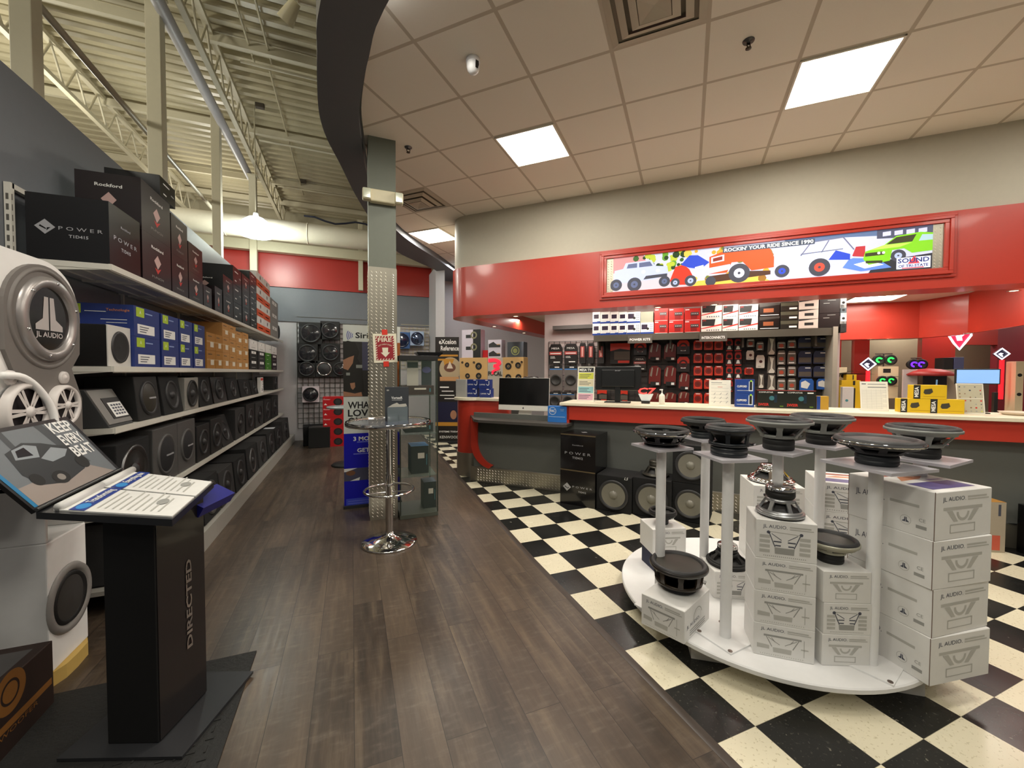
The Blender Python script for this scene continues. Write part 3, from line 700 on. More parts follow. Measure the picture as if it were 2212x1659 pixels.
# ------------------------------------------------------------------ round white display stand with poles
SC = V((2.45, 1.85)); SR = .84
t = thing('display_stand', 'round white display stand with white poles carrying speakers on the checkered floor', 'display stand', (SC.x, SC.y, 0))
fr = Fr((0, 0, 0), (1, 0, 0), (0, 1, 0))
MB(white_paint).lathe(fr, [(0, .13), (SR-.006, .13), (SR, .124), (SR, .106), (SR-.006, .10), (0, .10)], 96, smooth=False).build('round_board', t)
b = MB(mat('white_skirt', 'cfcbc2', .6)); pa = PZ(1493, 1422, 0)-V((SC.x, SC.y, 0)); pb = PZ(1998, 1505, 0)-V((SC.x, SC.y, 0)); d = pb-pa; nrm = V((-d.y, d.x, 0)).normalized()*d.length
if nrm.dot(-pa) < 0: nrm = -nrm
Q = [pa, pb, pb+nrm, pa+nrm]
b.add([(q.x, q.y, 0) for q in Q]+[(q.x, q.y, .10) for q in Q], [(0, 1, 5, 4), (1, 2, 6, 5), (2, 3, 7, 6), (3, 0, 4, 7)], False)
b.build('square_base', t)
poles = {'A': (1429, 962), 'B': (1525, 944), 'C': (1574, 983), 'D': (1681, 970), 'E': (1773, 958), 'F': (1893, 1002), 'G': (1989, 987)}
PT = 1.115; PP = {}
for kx, (px, py) in poles.items():
    p = PZ(px, py, PT); 
    q = V((p.x-SC.x, p.y-SC.y, 0))
    if q.length > SR-.06: q = q.normalized()*(SR-.06)
    # keep the pole on the sight line of the photo while staying on the board
    PP[kx] = V((q.x+SC.x, q.y+SC.y, PT)) if False else p
    q = V((p.x-SC.x, p.y-SC.y, 0))
    pl_ = thing('pole_unit', '', '') ; bpy.data.objects.remove(pl_)
    po = MB(white_paint).cyl((q.x, q.y, .138), (q.x, q.y, PT-.012), .028, n=24).build('pole', t)
    a = {'A': .3, 'B': .2, 'C': .1, 'D': .55, 'E': .5, 'F': .25, 'G': .45}[kx]; s_ = {'F': .155, 'G': .15}.get(kx, .125)
    fq = Fr((q.x, q.y, PT), (math.cos(a-R(20)), math.sin(a-R(20)), 0), (-math.sin(a-R(20)), math.cos(a-R(20)), 0))
    MB(mat('clear_grey_plate', 'b5b2b8', .35)).fbox(fq, -s_, s_, -s_, s_, -.014, 0).build('top_plate', po)
    if q.length < SR-.08:
        fp = MB(white_paint).fbox(Fr((q.x, q.y, .13), (math.cos(a), math.sin(a), 0), (-math.sin(a), math.cos(a), 0)), -.105, .105, -.105, .105, 0, .008).build('foot_plate', po)
b = None
for kx in 'CF':
    q = PP[kx]-V((SC.x, SC.y, 0))
    for (sx, sy) in ((-1, -1), (1, -1), (1, 1), (-1, 1)):
        a = .1 if kx == 'C' else .25
        x = q.x+.09*(sx*math.cos(a)-sy*math.sin(a)); y = q.y+.09*(sx*math.sin(a)+sy*math.cos(a))
        MB(mat('screw_steel', '8d7f78', .35, .9)).cyl((x, y, .138), (x, y, .141), .011, n=14).build('screw', t)
GD = 'speakers displayed on the white poles'
for kx, key, fn, lab, dx in (('A', 'shal', D_shal, 'shallow black subwoofer with chrome ring on the leftmost white pole', 0), ('B', 'blk', D_black, 'small black subwoofer on the second pole from the left, rear row', -.03), ('C', 'deep', D_deep, 'deep black subwoofer with ribbed surround on the near middle pole', 0),
                         ('D', 'grey', D_grey, 'large grey cast frame subwoofer on the centre pole', 0), ('E', 'grey', D_grey, 'large grey cast frame subwoofer on the rear pole right of centre', 0), ('F', 'bbig', D_blackbig, 'wide black subwoofer with silver ringed magnet on the near right pole', 0), ('G', 'grey2', D_grey2, 'grey cast frame subwoofer on the rightmost white pole', 0)):
    p = PP[kx]; put(key, fn, lab, 'speaker', (p.x+dx, p.y, PT), R(20), GD)

# ------------------------------------------------------------------ white speaker cartons
def woofer_drawing(b, f, cx, z0, w_, h_, kind=0):
    X = lambda u: cx+u*w_/2; Z = lambda v: z0+v*h_
    b.m(print_lgrey)
    if kind == 0:     # outline drawing with side text blocks
        b.m(print_grey); b.poly(f, [(X(-.72), Z(.84)), (X(.72), Z(.84)), (X(.72), Z(.93)), (X(-.72), Z(.93))])
        for s in (-1, 1):
            b.line(f, (X(.62*s), Z(.84)), (X(.4*s), Z(.36)), .004); b.line(f, (X(.55*s), Z(.8)), (X(.1*s), Z(.5)), .003)
            b.line(f, (X(.42*s), Z(.8)), (X(.28*s), Z(.6)), .003)
        b.m(print_lgrey).poly(f, [(X(-.34), Z(.1)), (X(.34), Z(.1)), (X(.36), Z(.33)), (X(-.36), Z(.33))])
        b.poly(f, [(X(-.98), Z(.22)), (X(-.5), Z(.22)), (X(-.5), Z(.4)), (X(-.98), Z(.44))])
        b.line(f, (X(.82), Z(.9)), (X(.82), Z(.08)), .003); b.line(f, (X(.7), Z(.45)), (X(.98), Z(.45)), .006)
        for i in range(20): b.rect(f, X(-.85+i*.085), X(-.82+i*.085), Z(-.06), Z(-.02))
    elif kind == 1:   # cutaway drawing with captions on both sides
        b.m(print_slate)
        for s in (-1, 1):
            b.line(f, (X(.6*s), Z(.95)), (X(.42*s), Z(.5)), .004); b.disc(f, X(.62*s), Z(.95), .008, 10); b.line(f, (X(.42*s), Z(.5)), (X(.36*s), Z(.36)), .004)
            b.line(f, (X(.5*s), Z(.9)), (X(.12*s), Z(.66)), .003); b.rect(f, X(min(.12*s, .42*s)), X(max(.12*s, .42*s)), Z(.56), Z(.61)); b.rect(f, X(min(.14*s, .36*s)), X(max(.14*s, .36*s)), Z(.4), Z(.45))
        b.m(print_grey).poly(f, [(X(-.36), Z(.08)), (X(.36), Z(.08)), (X(.38), Z(.34)), (X(-.38), Z(.34))])
        b.m(print_lgrey); b.line(f, (X(-.6), Z(.98)), (X(.6), Z(.93)), .004)
        for i in range(4):
            for s in (-1, 1): b.rect(f, X(min(.56*s, .96*s)), X(max(.56*s, .96*s)), Z(.1+i*.2), Z(.23+i*.2))
        b.m(print_grey)
        for i in range(22): b.rect(f, X(-.8+i*.075), X(-.77+i*.075), Z(-.05), Z(-.01))
    else:
        b.m(print_lgrey); b.rect(f, X(-.8), X(.8), Z(.82), Z(.92)); b.poly(f, [(X(-.66), Z(.8)), (X(-.44), Z(.8)), (X(-.2), Z(.42)), (X(-.36), Z(.42))]); b.poly(f, [(X(.66), Z(.8)), (X(.44), Z(.8)), (X(.2), Z(.42)), (X(.36), Z(.42))][::-1])
        b.rect(f, X(-.5), X(.5), Z(.3), Z(.34)); b.rect(f, X(-.5), X(.5), Z(.04), Z(.07)); b.rect(f, X(-.52), X(-.48), Z(.04), Z(.34)); b.rect(f, X(.48), X(.52), Z(.04), Z(.34))
        b.ringf(f, cx, Z(.74), w_*.09, w_*.13, 16, .0006, PI, 2*PI)
def jl_logo(b, f, x, y, s, mt=None):
    b.m(print_lgrey).ringf(f, x, y, s*.92, s, 28); b.m(mt or print_slate)
    for q in (-1, 1): b.poly(f, [(x+q*s*.04, y+s*.6), (x+q*s*.2, y+s*.6), (x+q*s*.24, y), (x+q*s*.62, y-s*.28), (x+q*s*.62, y-s*.42), (x+q*s*.04, y-s*.42)][::q], .0007)
def jl_carton(W, D, H, kind=0, side=None, top=False, k=0):
    def fn():
        t = thing('speaker_carton', '', '')
        b = MB(white_card).box(-W/2, W/2, -D/2, D/2, 0, H); f = faces(W, D, H)
        g = f['front']; b.m(print_slate).text(g, -W*.38, H*.80, 'JL AUDIO.', H*.085, 'l', W*.40)
        b.m(print_lgrey).rect(g, W*.06, W*.40, H*.84, H*.875).rect(g, W*.06, W*.44, H*.79, H*.815)
        woofer_drawing(b, g, -W*.02, H*.10, W*.86, H*.62, kind)
        if side == 'left' or side == 'both':
            g = f['left']; b.m(print_slate).text(g, -D*.40, H*.58, 'JL AUDIO.', H*.13, 'l', D*.36)
            b.m(print_lgrey).poly(g, [(D*.02, H*.60), (D*.34, H*.60), (D*.34, H*.66), (D*.02, H*.66)])
            jl_logo(b, g, D*.20, H*.28, H*.10); b.m(print_grey).text(g, D*.34, H*.32, 'CE', H*.07, 'l'); b.m(print_grey).rect(g, D*.31, D*.42, H*.17, H*.24)
            b.m(brown_edge).rect(g, D*.492, D*.5, 0, H, .0012).rect(g, -D*.5, -D*.492, 0, H, .0012)
        if side == 'right':
            g = f['right']; b.m(print_lgrey).ringf(g, 0, H*.45, H*.30, H*.34, 24, .0006, .3, PI-.1).ringf(g, 0, H*.45, H*.24, H*.25, 24)
            b.m(print_slate).text(g, -D*.42, H*.38, 'JL AUDIO.', H*.10, 'l', D*.5); b.m(print_grey)
            for i in range(3): b.rect(g, -D*.3, D*.3, H*(.1+i*.07), H*(.13+i*.07))
        if top:
            g = f['top']; b.m(mat('violet_print', '5a5288', .45)).rect(g, -W*.38, W*.38, -D*.40, -D*.12)
            b.m(mat('orange_print', 'c98a68', .5)).poly(g, [(-W*.3, -D*.02), (W*.1, D*.02), (W*.3, D*.12), (-W*.1, D*.16)]); b.m(mat('rust_print', '9c5a48', .5)).poly(g, [(-W*.36, D*.2), (W*.1, D*.22), (W*.34, D*.38), (-W*.2, D*.36)])
            b.m(mat('pale_violet_print', '9b8fb0', .5)).rect(g, W*.12, W*.38, -D*.08, -D*.02)
        b.build('box', t, bevel=.003, seg=1)
        return t
    return fn
WC = 'white speaker cartons on the display stand'
ZB_ = .13
# S4: tall right stack of four big cartons
p0 = PZ(2013, 1483, ZB_); p1 = PZ(2128, 1455, ZB_)
p0 = PZ(2008, 1484, ZB_)
ang = math.atan2(-.14, .99)
W4, D4, H4 = .372, .37, .222
def place(key, fn, front_left, ang, W, D, z, lab, cat='box', group=None, dx=0):
    u = V((math.cos(ang), math.sin(ang), 0)); v = V((-math.sin(ang), math.cos(ang), 0))
    c = V((front_left.x, front_left.y, z))+u*W/2+v*D/2+u*dx
    return put(key, fn, lab, cat, c, ang, group), c
names4 = ['lowest', 'second from the bottom', 'third from the bottom', 'topmost']
for i in range(4):
    place('jl4%d' % (i == 3), jl_carton(W4, D4, H4, 2, 'left', i == 3), p0, ang+R((-1, 1.0, -.5, .8)[i]), W4, D4, ZB_+i*H4, 'large white speaker carton in the tall right stack, %s' % names4[i], 'box', WC, (0, .005, -.004, .0)[i])
# S2: four small cartons
p0 = PZ(1627, 1411, ZB_); W2, D2, H2 = .262, .21, .165; a2 = -.70
names = ['lowest', 'second from the bottom', 'third from the bottom', 'topmost']
for i in range(4):
    o, c2_ = place('jl2%d' % (i == 3), jl_carton(W2, D2, (H2, .195)[i == 3], (0, 1)[i == 3]), p0, a2, W2, D2, ZB_+i*H2, 'small white speaker carton in the front middle stack, %s' % names[i], 'box', WC)
top2 = ZB_+3*H2+.195
put('chromecap', driver(.108, .15, silver, black_mat, .055, .066, nsp=6, surr=charcoal, inverted=True, chrome_cap=True), 'silver subwoofer lying face down on the front middle carton stack', 'speaker', (c2_.x, c2_.y, top2), .4, 'speakers set on the cartons')
# S3
p0 = PZ(1775, 1437, ZB_); W3, D3, H3 = .222, .24, .155; a3 = math.atan2(-.097, .208)
for i in range(3):
    o, c3_ = place('jl3%d' % (i == 1), jl_carton(W3, D3, H3, (2, 1, 2)[i]), p0, a3, W3, D3, ZB_+i*H3, 'small white speaker carton in the right middle stack, %s' % ('lowest', 'middle one', 'topmost')[i], 'box', WC, (0, .004, -.002)[i])
put('silvblk', driver(.12, .12, mat('pale_casting', 'b9b7a6', .4, .5), black_mat, .045, .058, nsp=6, dome='flat', cone=mat('cone_dark', '2d2a22', .5), surr=charcoal), 'black coned subwoofer with pale frame on the right middle carton stack', 'speaker', (c3_.x, c3_.y, ZB_+3*H3), .2, 'speakers set on the cartons')
# S1
p0 = PZ(1385, 1347, ZB_); pc = PZ(1478, 1393, ZB_); u_ = (pc-p0); u_.z = 0; a1_ = math.atan2(u_.y, u_.x); W1 = u_.length*1.0
o, c1_ = place('jl1', jl_carton(W1, .33, .175, 0, 'right'), p0, a1_, W1, .33, ZB_, 'white speaker carton overhanging the left front edge of the round board', 'box', WC)
put('amber', driver(.158, .15, mat('amber_black', '2a2015', .3), black_mat, .03, .10, nsp=8, dome='flat', cone=mat('cone_dark', '2d2a22', .5), surr=charcoal, wbot=.8, ring=steel_d), 'big black subwoofer with amber tinted sides on the left front carton', 'speaker', (c1_.x+.045, c1_.y+.03, ZB_+.175), .6, 'speakers set on the cartons')
# S6 small box with speaker on the left rear
p0 = PZ(1412, 1262, ZB_)
q = PZ(1409, 1235, ZB_); W6 = .25
tag(MB(mat('navy_carton', '1d2340', .6)).box(0, .22, 0, .2, 0, .12).build('navy_carton', loc=(q.x+.01, q.y-.02, ZB_), rot=(0, 0, -.2), bevel=.003), 'dark navy carton under the small carton at the left rear of the stand', 'box')
o, c6 = place('jl6', jl_carton(W6, .22, .185, 2), q, -.28, W6, .22, ZB_+.12, 'white speaker carton behind the leftmost pole', 'box', WC)
put('blk6', driver(.10, .10, black_mat, mat('dark_magnet', '23272b', .45), .035, .042, nsp=6), 'small black subwoofer on the carton behind the leftmost pole', 'speaker', (c6.x, c6.y, ZB_+.305), 0, 'speakers set on the cartons')
# S7 box behind pole C with upside down black speaker
q = PZ(1542, 1292, ZB_)
o, c7 = place('jl7', jl_carton(.26, .24, .17, 1), q, -.45, .26, .24, ZB_, 'white speaker carton behind the near middle pole', 'box', WC)
put('blk7', driver(.125, .13, black_mat, black_mat, .045, .06, nsp=6, inverted=True, chrome_cap=True), 'black subwoofer lying face down with chrome cap behind the near middle pole', 'speaker', (c7.x, c7.y, ZB_+.17), 0, 'speakers set on the cartons')
# S5 rear stacks
q = PS(1640, 1180, 4.72); q = V((2.62, 2.06, ZB_))
for i in range(3):
    o, c5 = place('jl5', jl_carton(.33, .33, .20, 1), V((2.74, 2.095, 0)), -.62, .33, .30, ZB_+i*.20, 'white speaker carton in the rear stack under the chrome speaker, %s' % ('lowest', 'middle one', 'topmost')[i], 'box', WC)
put('chrome5', driver(.155, .13, chrome, chrome, .03, .07, nsp=5, surr=black_mat, inverted=True), 'chrome framed subwoofer lying face down on the rear carton stack', 'speaker', (c5.x, c5.y, ZB_+.60), .3, 'speakers set on the cartons')
for i in range(4):
    o, c8 = place('jl8%d' % (i == 3), jl_carton(.36, .33, .185, 1, None, i == 3), V((2.738, 1.654, 0)), -.80, .36, .30, ZB_+i*.185, 'white speaker carton in the rear right stack behind the tallest cartons, %s' % names4[i], 'box', WC)
# ------------------------------------------------------------------ long wall shelving on the left
SY0, SY1 = 3.29, 10.1
XF, XBk = -1.40, XW+.004
shelf_met = mat('shelf_enamel', 'd3d0c6', .4)
t = thing('long_shelving', 'long white metal wall shelving with four shelves and a base deck', 'shelving', (0, 0, 0))
SH = [2.215, 1.578, 1.188, .648]
for k, z in enumerate(SH):
    b = MB(shelf_met).box(XBk+.02, XF, SY0, SY1, z-.004, z)
    b.box(XF-.004, XF+.012, SY0, SY1, z-.034, z+.002)
    b.add([(XF+.012, SY0, z-.03), (XF+.012, SY1, z-.03), (XF+.004, SY1, z-.04), (XF+.004, SY0, z-.04)], [(0, 1, 2, 3)])
    b.add([(XBk+.03, SY0, z), (XF, SY0, z), (XF, SY0, z-.034), (XBk+.03, SY0, z-.07)], [(0, 1, 2, 3)]).box(XBk+.03, XF, SY0-.003, SY0, z-.034, z)
    for yy in (SY0+.6, SY0+1.25, SY0+2.45, SY0+3.7, SY0+4.9): b.box(XBk+.05, XF-.02, yy-.01, yy+.01, z-.022, z-.004)
    for xx in (XBk+.12, XBk+.24, XBk+.36): b.box(xx-.008, xx+.008, SY0, SY1, z-.014, z-.004)
    b.build('shelf', t)
XD = -1.185
MB(mat('deck_enamel', 'a9a69e', .45)).box(XBk+.02, XD-.012, SY0, SY1, .13, .158).box(XD-.012, XD, SY0, SY1, .0, .165).build('base_deck', t)
MB(mat('back_panel_grey', '7f8184', .6)).box(XBk+.002, XBk+.014, SY0, SY1, .16, 2.2).build('back_panel', t)
for yy in [SY0+1.22*i for i in range(6)]:
    b = MB(shelf_met).box(XBk+.0, XBk+.03, yy-.014, yy+.014, 0, 2.64); b.m(mat('slot_dark', '55524c', .7))
    if yy < 4:
        for i in range(40): b.box(XBk+.03, XBk+.031, yy-.008, yy-.003, .2+i*.06, .235+i*.06).box(XBk+.008, XBk+.020, yy-.0146, yy-.014, .2+i*.06, .235+i*.06)
    b.build('upright', t)
MB(shelf_met).box(XBk, XBk+.03, SY0, SY0+1.22, 2.61, 2.64).build('top_rail', t)
def yof(px, X=XF, py=700): return PX(px, py, X).y

# generic product box whose printed face looks to the aisle (+x): local front is -y, so rotate by 90 degrees
def sidebox(key, W, D, H, base, prints, bevel=.002, name='product_box'):
    def fn():
        t = thing(name, '', ''); b = MB(base).box(-W/2, W/2, -D/2, D/2, 0, H); f = faces(W, D, H); prints(b, f, W, D, H); b.build('box', t, bevel=bevel, seg=1); return t
    return fn
def diamond_logo(b, g, x, y, s, mt):
    b.m(mt).poly(g, [(x-s, y), (x, y-s*.95), (x+s, y), (x, y+s*.95)]); b.m(black_gloss).poly(g, [(x-s*.55, y+s*.0), (x+s*.1, y-s*.35), (x+s*.1, y-s*.2), (x-s*.45, y+.2*s)], .0012).poly(g, [(x+s*.15, y-s*.5), (x+s*.55, y-s*.05), (x+s*.2, y-.1*s)], .0012)
gloss_box = mat('gloss_black_carton', '0d0c0e', .22, coat=.4)
def p_power(b, f, W, D, H):      # big power subwoofer carton: POWER on all sides
    g = f['left']; diamond_logo(b, g, -D*.28, H*.50, H*.12, silver_print)
    b.m(silver_print).text(g, -D*.12, H*.47, 'P O W E R', H*.055, 'l', D*.54).text(g, D*.12, H*.36, 'T1D415', H*.045, 'c', D*.24, bold=True)
    g = f['front']; b.m(silver_print).text(g, 0, H*.68, 'Rockford', H*.04, 'c', W*.3).text(g, 0, H*.44, 'P O W E R', H*.07, 'c', W*.74).text(g, 0, H*.30, 'T1D415', H*.055, 'c', W*.3, bold=True)
maroon_box = mat('maroon_black_carton', '1b0f12', .3, coat=.3)
def p_punch(b, f, W, D, H):
    for k in ('front', 'left'):
        g = f[k]; w_ = W if k == 'front' else D
        b.m(white_print).text(g, 0, H*.74, 'Rockford', H*.06, 'c', w_*.42, bold=True)
        b.m(mat('pink_white_print', 'c9a7a2', .5)).poly(g, [(-w_*.12, H*.5), (0, H*.34), (w_*.12, H*.5), (0, H*.64)]); b.m(red_print).poly(g, [(-w_*.1, H*.36), (0, H*.24), (w_*.12, H*.38), (0, H*.33)])
        b.m(print_grey).text(g, 0, H*.13, 'PUNCH', H*.05, 'c', w_*.4)
def p_kenw(b, f, W, D, H):
    g = f['front']; b.m(white_print).rect(g, -W*.3, W*.1, H*.7, H*.76).rect(g, -W*.3, -W*.1, H*.2, H*.26); b.m(print_grey).rect(g, W*.2, W*.4, H*.45, H*.52)
def p_orange(b, f, W, D, H):
    for k in ('front', 'left'):
        g = f[k]; w_ = W if k == 'front' else D
        b.m(mat('orange_carton', 'd8541f', .5)).rect(g, -w_*.5, w_*.5, 0, H*.48); b.m(charcoal).disc(g, 0, H*.74, H*.15)
        b.m(white_print).rect(g, -w_*.3, w_*.3, H*.2, H*.26)
def p_blue(b, f, W, D, H):
    g = f['front']; b.m(mat('lime_print', 'a5bf2a', .5)).rect(g, -W*.42, -W*.12, H*.66, H*.97); b.m(white_print).text(g, -W*.27, H*.76, 'A', H*.12, 'c')
    b.m(mat('pale_blue_print', '8a9cc9', .5)).rect(g, -W*.08, W*.2, H*.80, H*.84)
    b.m(white_card).rect(g, -W*.38, W*.28, H*.10, H*.42); b.m(print_slate)
    for i in range(3): b.rect(g, -W*.3, -W*.05+.02*i, H*(.16+i*.08), H*(.19+i*.08), .0012)
    g = f['left']; b.m(mat('lime_print', 'a5bf2a', .5)).rect(g, -D*.42, -D*.25, H*.68, H*.97); b.m(mat('orange_tag', 'e08a2c', .5)).text(g, D*.10, H*.78, 'Technologie', H*.08, 'l', D*.34)
    b.m(white_print).rect(g, -D*.2, D*.1, H*.74, H*.76).rect(g, D*.02, D*.4, H*.5, H*.515).rect(g, D*.1, D*.4, H*.4, H*.415)
def p_tan(b, f, W, D, H):
    g = f['front']; b.m(mat('tape_tan', 'b58a4c', .4)).rect(g, -W*.5, W*.5, H*.46, H*.54); b.m(mat('label_cream', 'e2dccb', .5)).rect(g, -W*.1, W*.3, H*.2, H*.5, .0012)
    b.m(mat('brown_ink', '5c4323', .6)).rect(g, -W*.35, W*.1, H*.78, H*.83)
def p_dark(b, f, W, D, H):
    g = f['front']; b.m(white_print).rect(g, -W*.3, W*.3, H*.6, H*.86); b.m(black_mat).disc(g, 0, H*.73, H*.09, 16, .0012)
    b.m(print_grey).rect(g, -W*.3, W*.2, H*.2, H*.25)
RY = R(90)
def side_place(key, fn, y0, W, D, z, lab, cat, group, xfront=XF+.0, rz=0):
    return put(key, fn, lab, cat, (xfront-D/2, y0+W/2, z), RY+rz, group)
GT = 'boxes on the top shelf'
Z1 = SH[0]+.002
def row_top():
    # y start, width, height, depth, levels
    side_place('pw', sidebox('pw', .40, .38, .39, gloss_box, p_power), 3.30, .40, .38, Z1, 'large gloss black subwoofer carton with diamond logo at the near end of the top shelf', 'box', GT)
    runs = [(3.73, .50, .36, 2), (4.25, .36, .33, 2), (4.63, .38, .27, 2), (5.03, .26, .22, 1), (5.40, .27, .28, 1)]
    names_ = ['next to the large near carton', 'second group from the near end', 'third group from the near end', 'fourth from the near end', 'fifth from the near end']
    for (y0, W, H, n), nm in zip(runs, names_):
        for i in range(n):
            side_place('pu%.2f%.2f' % (W, H), sidebox('', W, .36, H, maroon_box, p_punch), y0, W, .36, Z1+i*(H+.001), 'dark maroon carton with white lettering on top shelf, %s%s' % (nm, '' if n == 1 else (', bottom' if i == 0 else ', top')), 'box', GT)
    o = side_place('pwt', sidebox('', .30, .34, .16, gloss_box, p_kenw), 4.05, .30, .34, Z1+.725, 'flat black carton on top of the tallest stack on the top shelf', 'box', GT)
    runs = [(5.72, .42, .24, 2), (6.16, .42, .23, 3), (6.62, .44, .23, 3)]
    for r_, (y0, W, H, n) in enumerate(runs):
        for i in range(n):
            side_place('kw%.2f%.2f' % (W, H), sidebox('', W, .36, H, mat('satin_black_carton', '141416', .35, coat=.2), p_punch if r_ != 1 else p_kenw), y0, W, .36, Z1+i*(H+.001), 'black carton midway along the top shelf, column %s from the near side, level %s up' % (('one', 'two', 'three')[r_], ('one', 'two', 'three')[i]), 'box', GT)
    for i in range(5):
        side_place('kx', sidebox('', .44, .34, .165, mat('satin_black_carton', '141416', .35, coat=.2), p_kenw), 7.09, .44, .34, Z1+i*.166, 'flat black carton beside the orange striped ones on the top shelf, level %s up' % ('one', 'two', 'three', 'four', 'five')[i], 'box', GT)
    for c_ in range(2):
        for i in range(4):
            side_place('or', sidebox('', .55, .36, .235, white_card, p_orange), 7.56+c_*.57, .55, .36, Z1+i*.236, 'white and orange speaker carton, %s column, %s' % (('near', 'far')[c_], ('lowest', 'second up', 'third up', 'topmost')[i]), 'box', 'orange and white speaker cartons')
    for i in range(3):
        side_place('gy', sidebox('', .8, .34, .24, mat('grey_carton', '8b8883', .5), p_dark), 8.75, .8, .34, Z1+i*.241, 'grey carton at the far end of the top shelf, %s' % ('lowest', 'middle one', 'topmost')[i], 'box', GT)
row_top()
# round black drum speaker at the far end
t = thing('tube_speaker', 'round black tube speaker hanging over the far end of the top shelf', 'speaker', (XF-.02, 9.72, Z1+.16))
MB(black_mat).cyl((-.3, 0, 0), (0, 0, 0), .14, n=28).build('tube', t); MB(charcoal).torus(Fr((0, 0, 0), (0, 1, 0), (0, 0, 1)), .125, .012).build('rim', t)
Z2 = SH[1]+.002
blue_c = mat('blue_carton', '1b2f72', .4)
for c_, y0 in enumerate((3.585, 4.02, 4.38, 4.72)):
    for i in range(2):
        W = (.40, .34, .31, .32)[c_]
        side_place('bl%d' % c_, sidebox('', W, .37, .213, blue_c, p_blue), y0, W, .37, Z2+i*.214, 'blue speaker carton with lime tag, %s column from the near end, %s' % (ORD[c_], ('lower', 'upper')[i]), 'box', 'blue cartons on the second shelf')
# white fronted box speaker
t = thing('bookshelf_speaker', 'small black bookshelf speaker with pale front on the second shelf', 'speaker', (XF-.02, 3.44, Z2))
MB(black_gloss).box(-.30, -.006, -.14, .14, 0, .262).build('cabinet', t, bevel=.003)
MB(mat('pale_grey_baffle', 'c9c7c2', .5)).box(-.006, 0, -.14, .14, 0, .262).build('baffle', t)
f = Fr((0, 0, .125), (0, 1, 0), (0, 0, 1))
MB(charcoal).lathe(f, [(.105, .001), (.10, .010), (.088, .006)], 36).build('surround', t); MB(black_mat).lathe(f, [(.088, .006), (.03, -.0), (.0, .004)], 36).build('cone', t)
tan = mat('tan_carton', 'a8752f', .7, noise=.06)
tan2 = mat('tan_carton_light', 'b5854a', .7, noise=.06)
lv = [(5.10, .28, .19, (0, 1)), (5.39, .26, .19, (0, 1)), (5.66, .28, .19, (0, 1)), (5.66, .28, .16, (2,)), (5.95, .30, .18, (0, 1, 2)), (6.26, .33, .165, (0, 1, 2)), (6.6, .34, .17, (0, 1, 2))]
kk = 0
for (y0, W, H, L_) in lv:
    for i in L_:
        kk += 1
        nm = {5.10: 'nearest the blue ones', 5.39: 'second column', 5.66: 'third column', 5.95: 'fourth column', 6.26: 'fifth column', 6.6: 'sixth column'}[y0]
        side_place('tn%.2f%.3f%d' % (W, H, y0 > 5.6), sidebox('', W, .36, H, tan2 if y0 > 5.6 else tan, p_tan), y0, W, .36, Z2+(i*(H+.001) if i < 2 or y0 > 5.9 else .382), 'tan cardboard carton, %s, %s' % (nm, ('bottom row', 'second row', 'third row')[i]), 'box', 'tan cartons on the second shelf')
for j in range(4):
    for i in range(3):
        gm = (black_mat, charcoal, mat('green_carton', '3f7d1e', .5), mat('magenta_black_carton', '2b1622', .5))[j]
        side_place('sm%d%d' % (j, i), sidebox('', .52, .34, .15, gm if i < 2 else white_card, p_dark if j != 2 else p_kenw), 7.02+j*.60, .52, .34, Z2+i*.151, 'small boxed car speaker set at the far end of second shelf, column %s, level %s' % (('one', 'two', 'three', 'four')[j], ('one', 'two', 'three')[i]), 'box', 'small boxes at the far end of the second shelf')
# speaker enclosures
def enclosure(W, D, H, wo, body=black_carpet, wedge=.0, cone_m=black_mat, ring_m=charcoal, grille=False, cap_m=charcoal, smile=False):
    """enclosure, front at -y; wo = list of (x, z, r)"""
    def fn():
        t = thing('speaker_enclosure', '', '')
        b = MB(body); v = [(-W/2, -D/2, 0), (W/2, -D/2, 0), (W/2, D/2, 0), (-W/2, D/2, 0), (-W/2, -D/2+wedge, H), (W/2, -D/2+wedge, H), (W/2, D/2, H), (-W/2, D/2, H)]
        b.add(v, [(0, 3, 2, 1), (4, 5, 6, 7), (0, 1, 5, 4), (1, 2, 6, 5), (2, 3, 7, 6), (3, 0, 4, 7)]); b.build('cabinet', t, bevel=.006)
        vv = V((0, wedge, H)).normalized(); fr = Fr((0, -D/2, 0), (1, 0, 0), vv)
        for (x, z, r) in wo:
            s_ = MB(ring_m).lathe(fr.at(x, z), [(r*1.06, 0), (r*1.05, .010), (r*.97, .014), (r*.9, .008), (r*.84, .002)], 40).build('surround', t)
            if grille: MB(cone_m).lathe(fr.at(x, z), [(r*.9, .008), (r*.6, .022), (0, .028)], 40).build('grille', t); MB(silver_print).fbox(fr.at(x, z), -r*.4, r*.4, -.008, .004, .024, .03).build('badge', t)
            else:
                MB(cone_m).lathe(fr.at(x, z), [(r*.84, .003), (r*.3, -.0), (r*.28, .001)], 40).build('cone', t)
                MB(cap_m).lathe(fr.at(x, z), [(r*.30, .001), (r*.24, .014), (r*.12, .022), (0, .025)], 28).build('dust_cap', t)
        return t
    return fn
GE = 'subwoofer enclosures on the left shelves'
Z3, Z4, Z5 = SH[2]+.002, SH[3]+.002, .167
def enc(key, fn, y0, W, D, z, lab, xf=XF-.01): return put(key, fn, lab, 'speaker', (xf-D/2, y0+W/2, z), RY, GE)
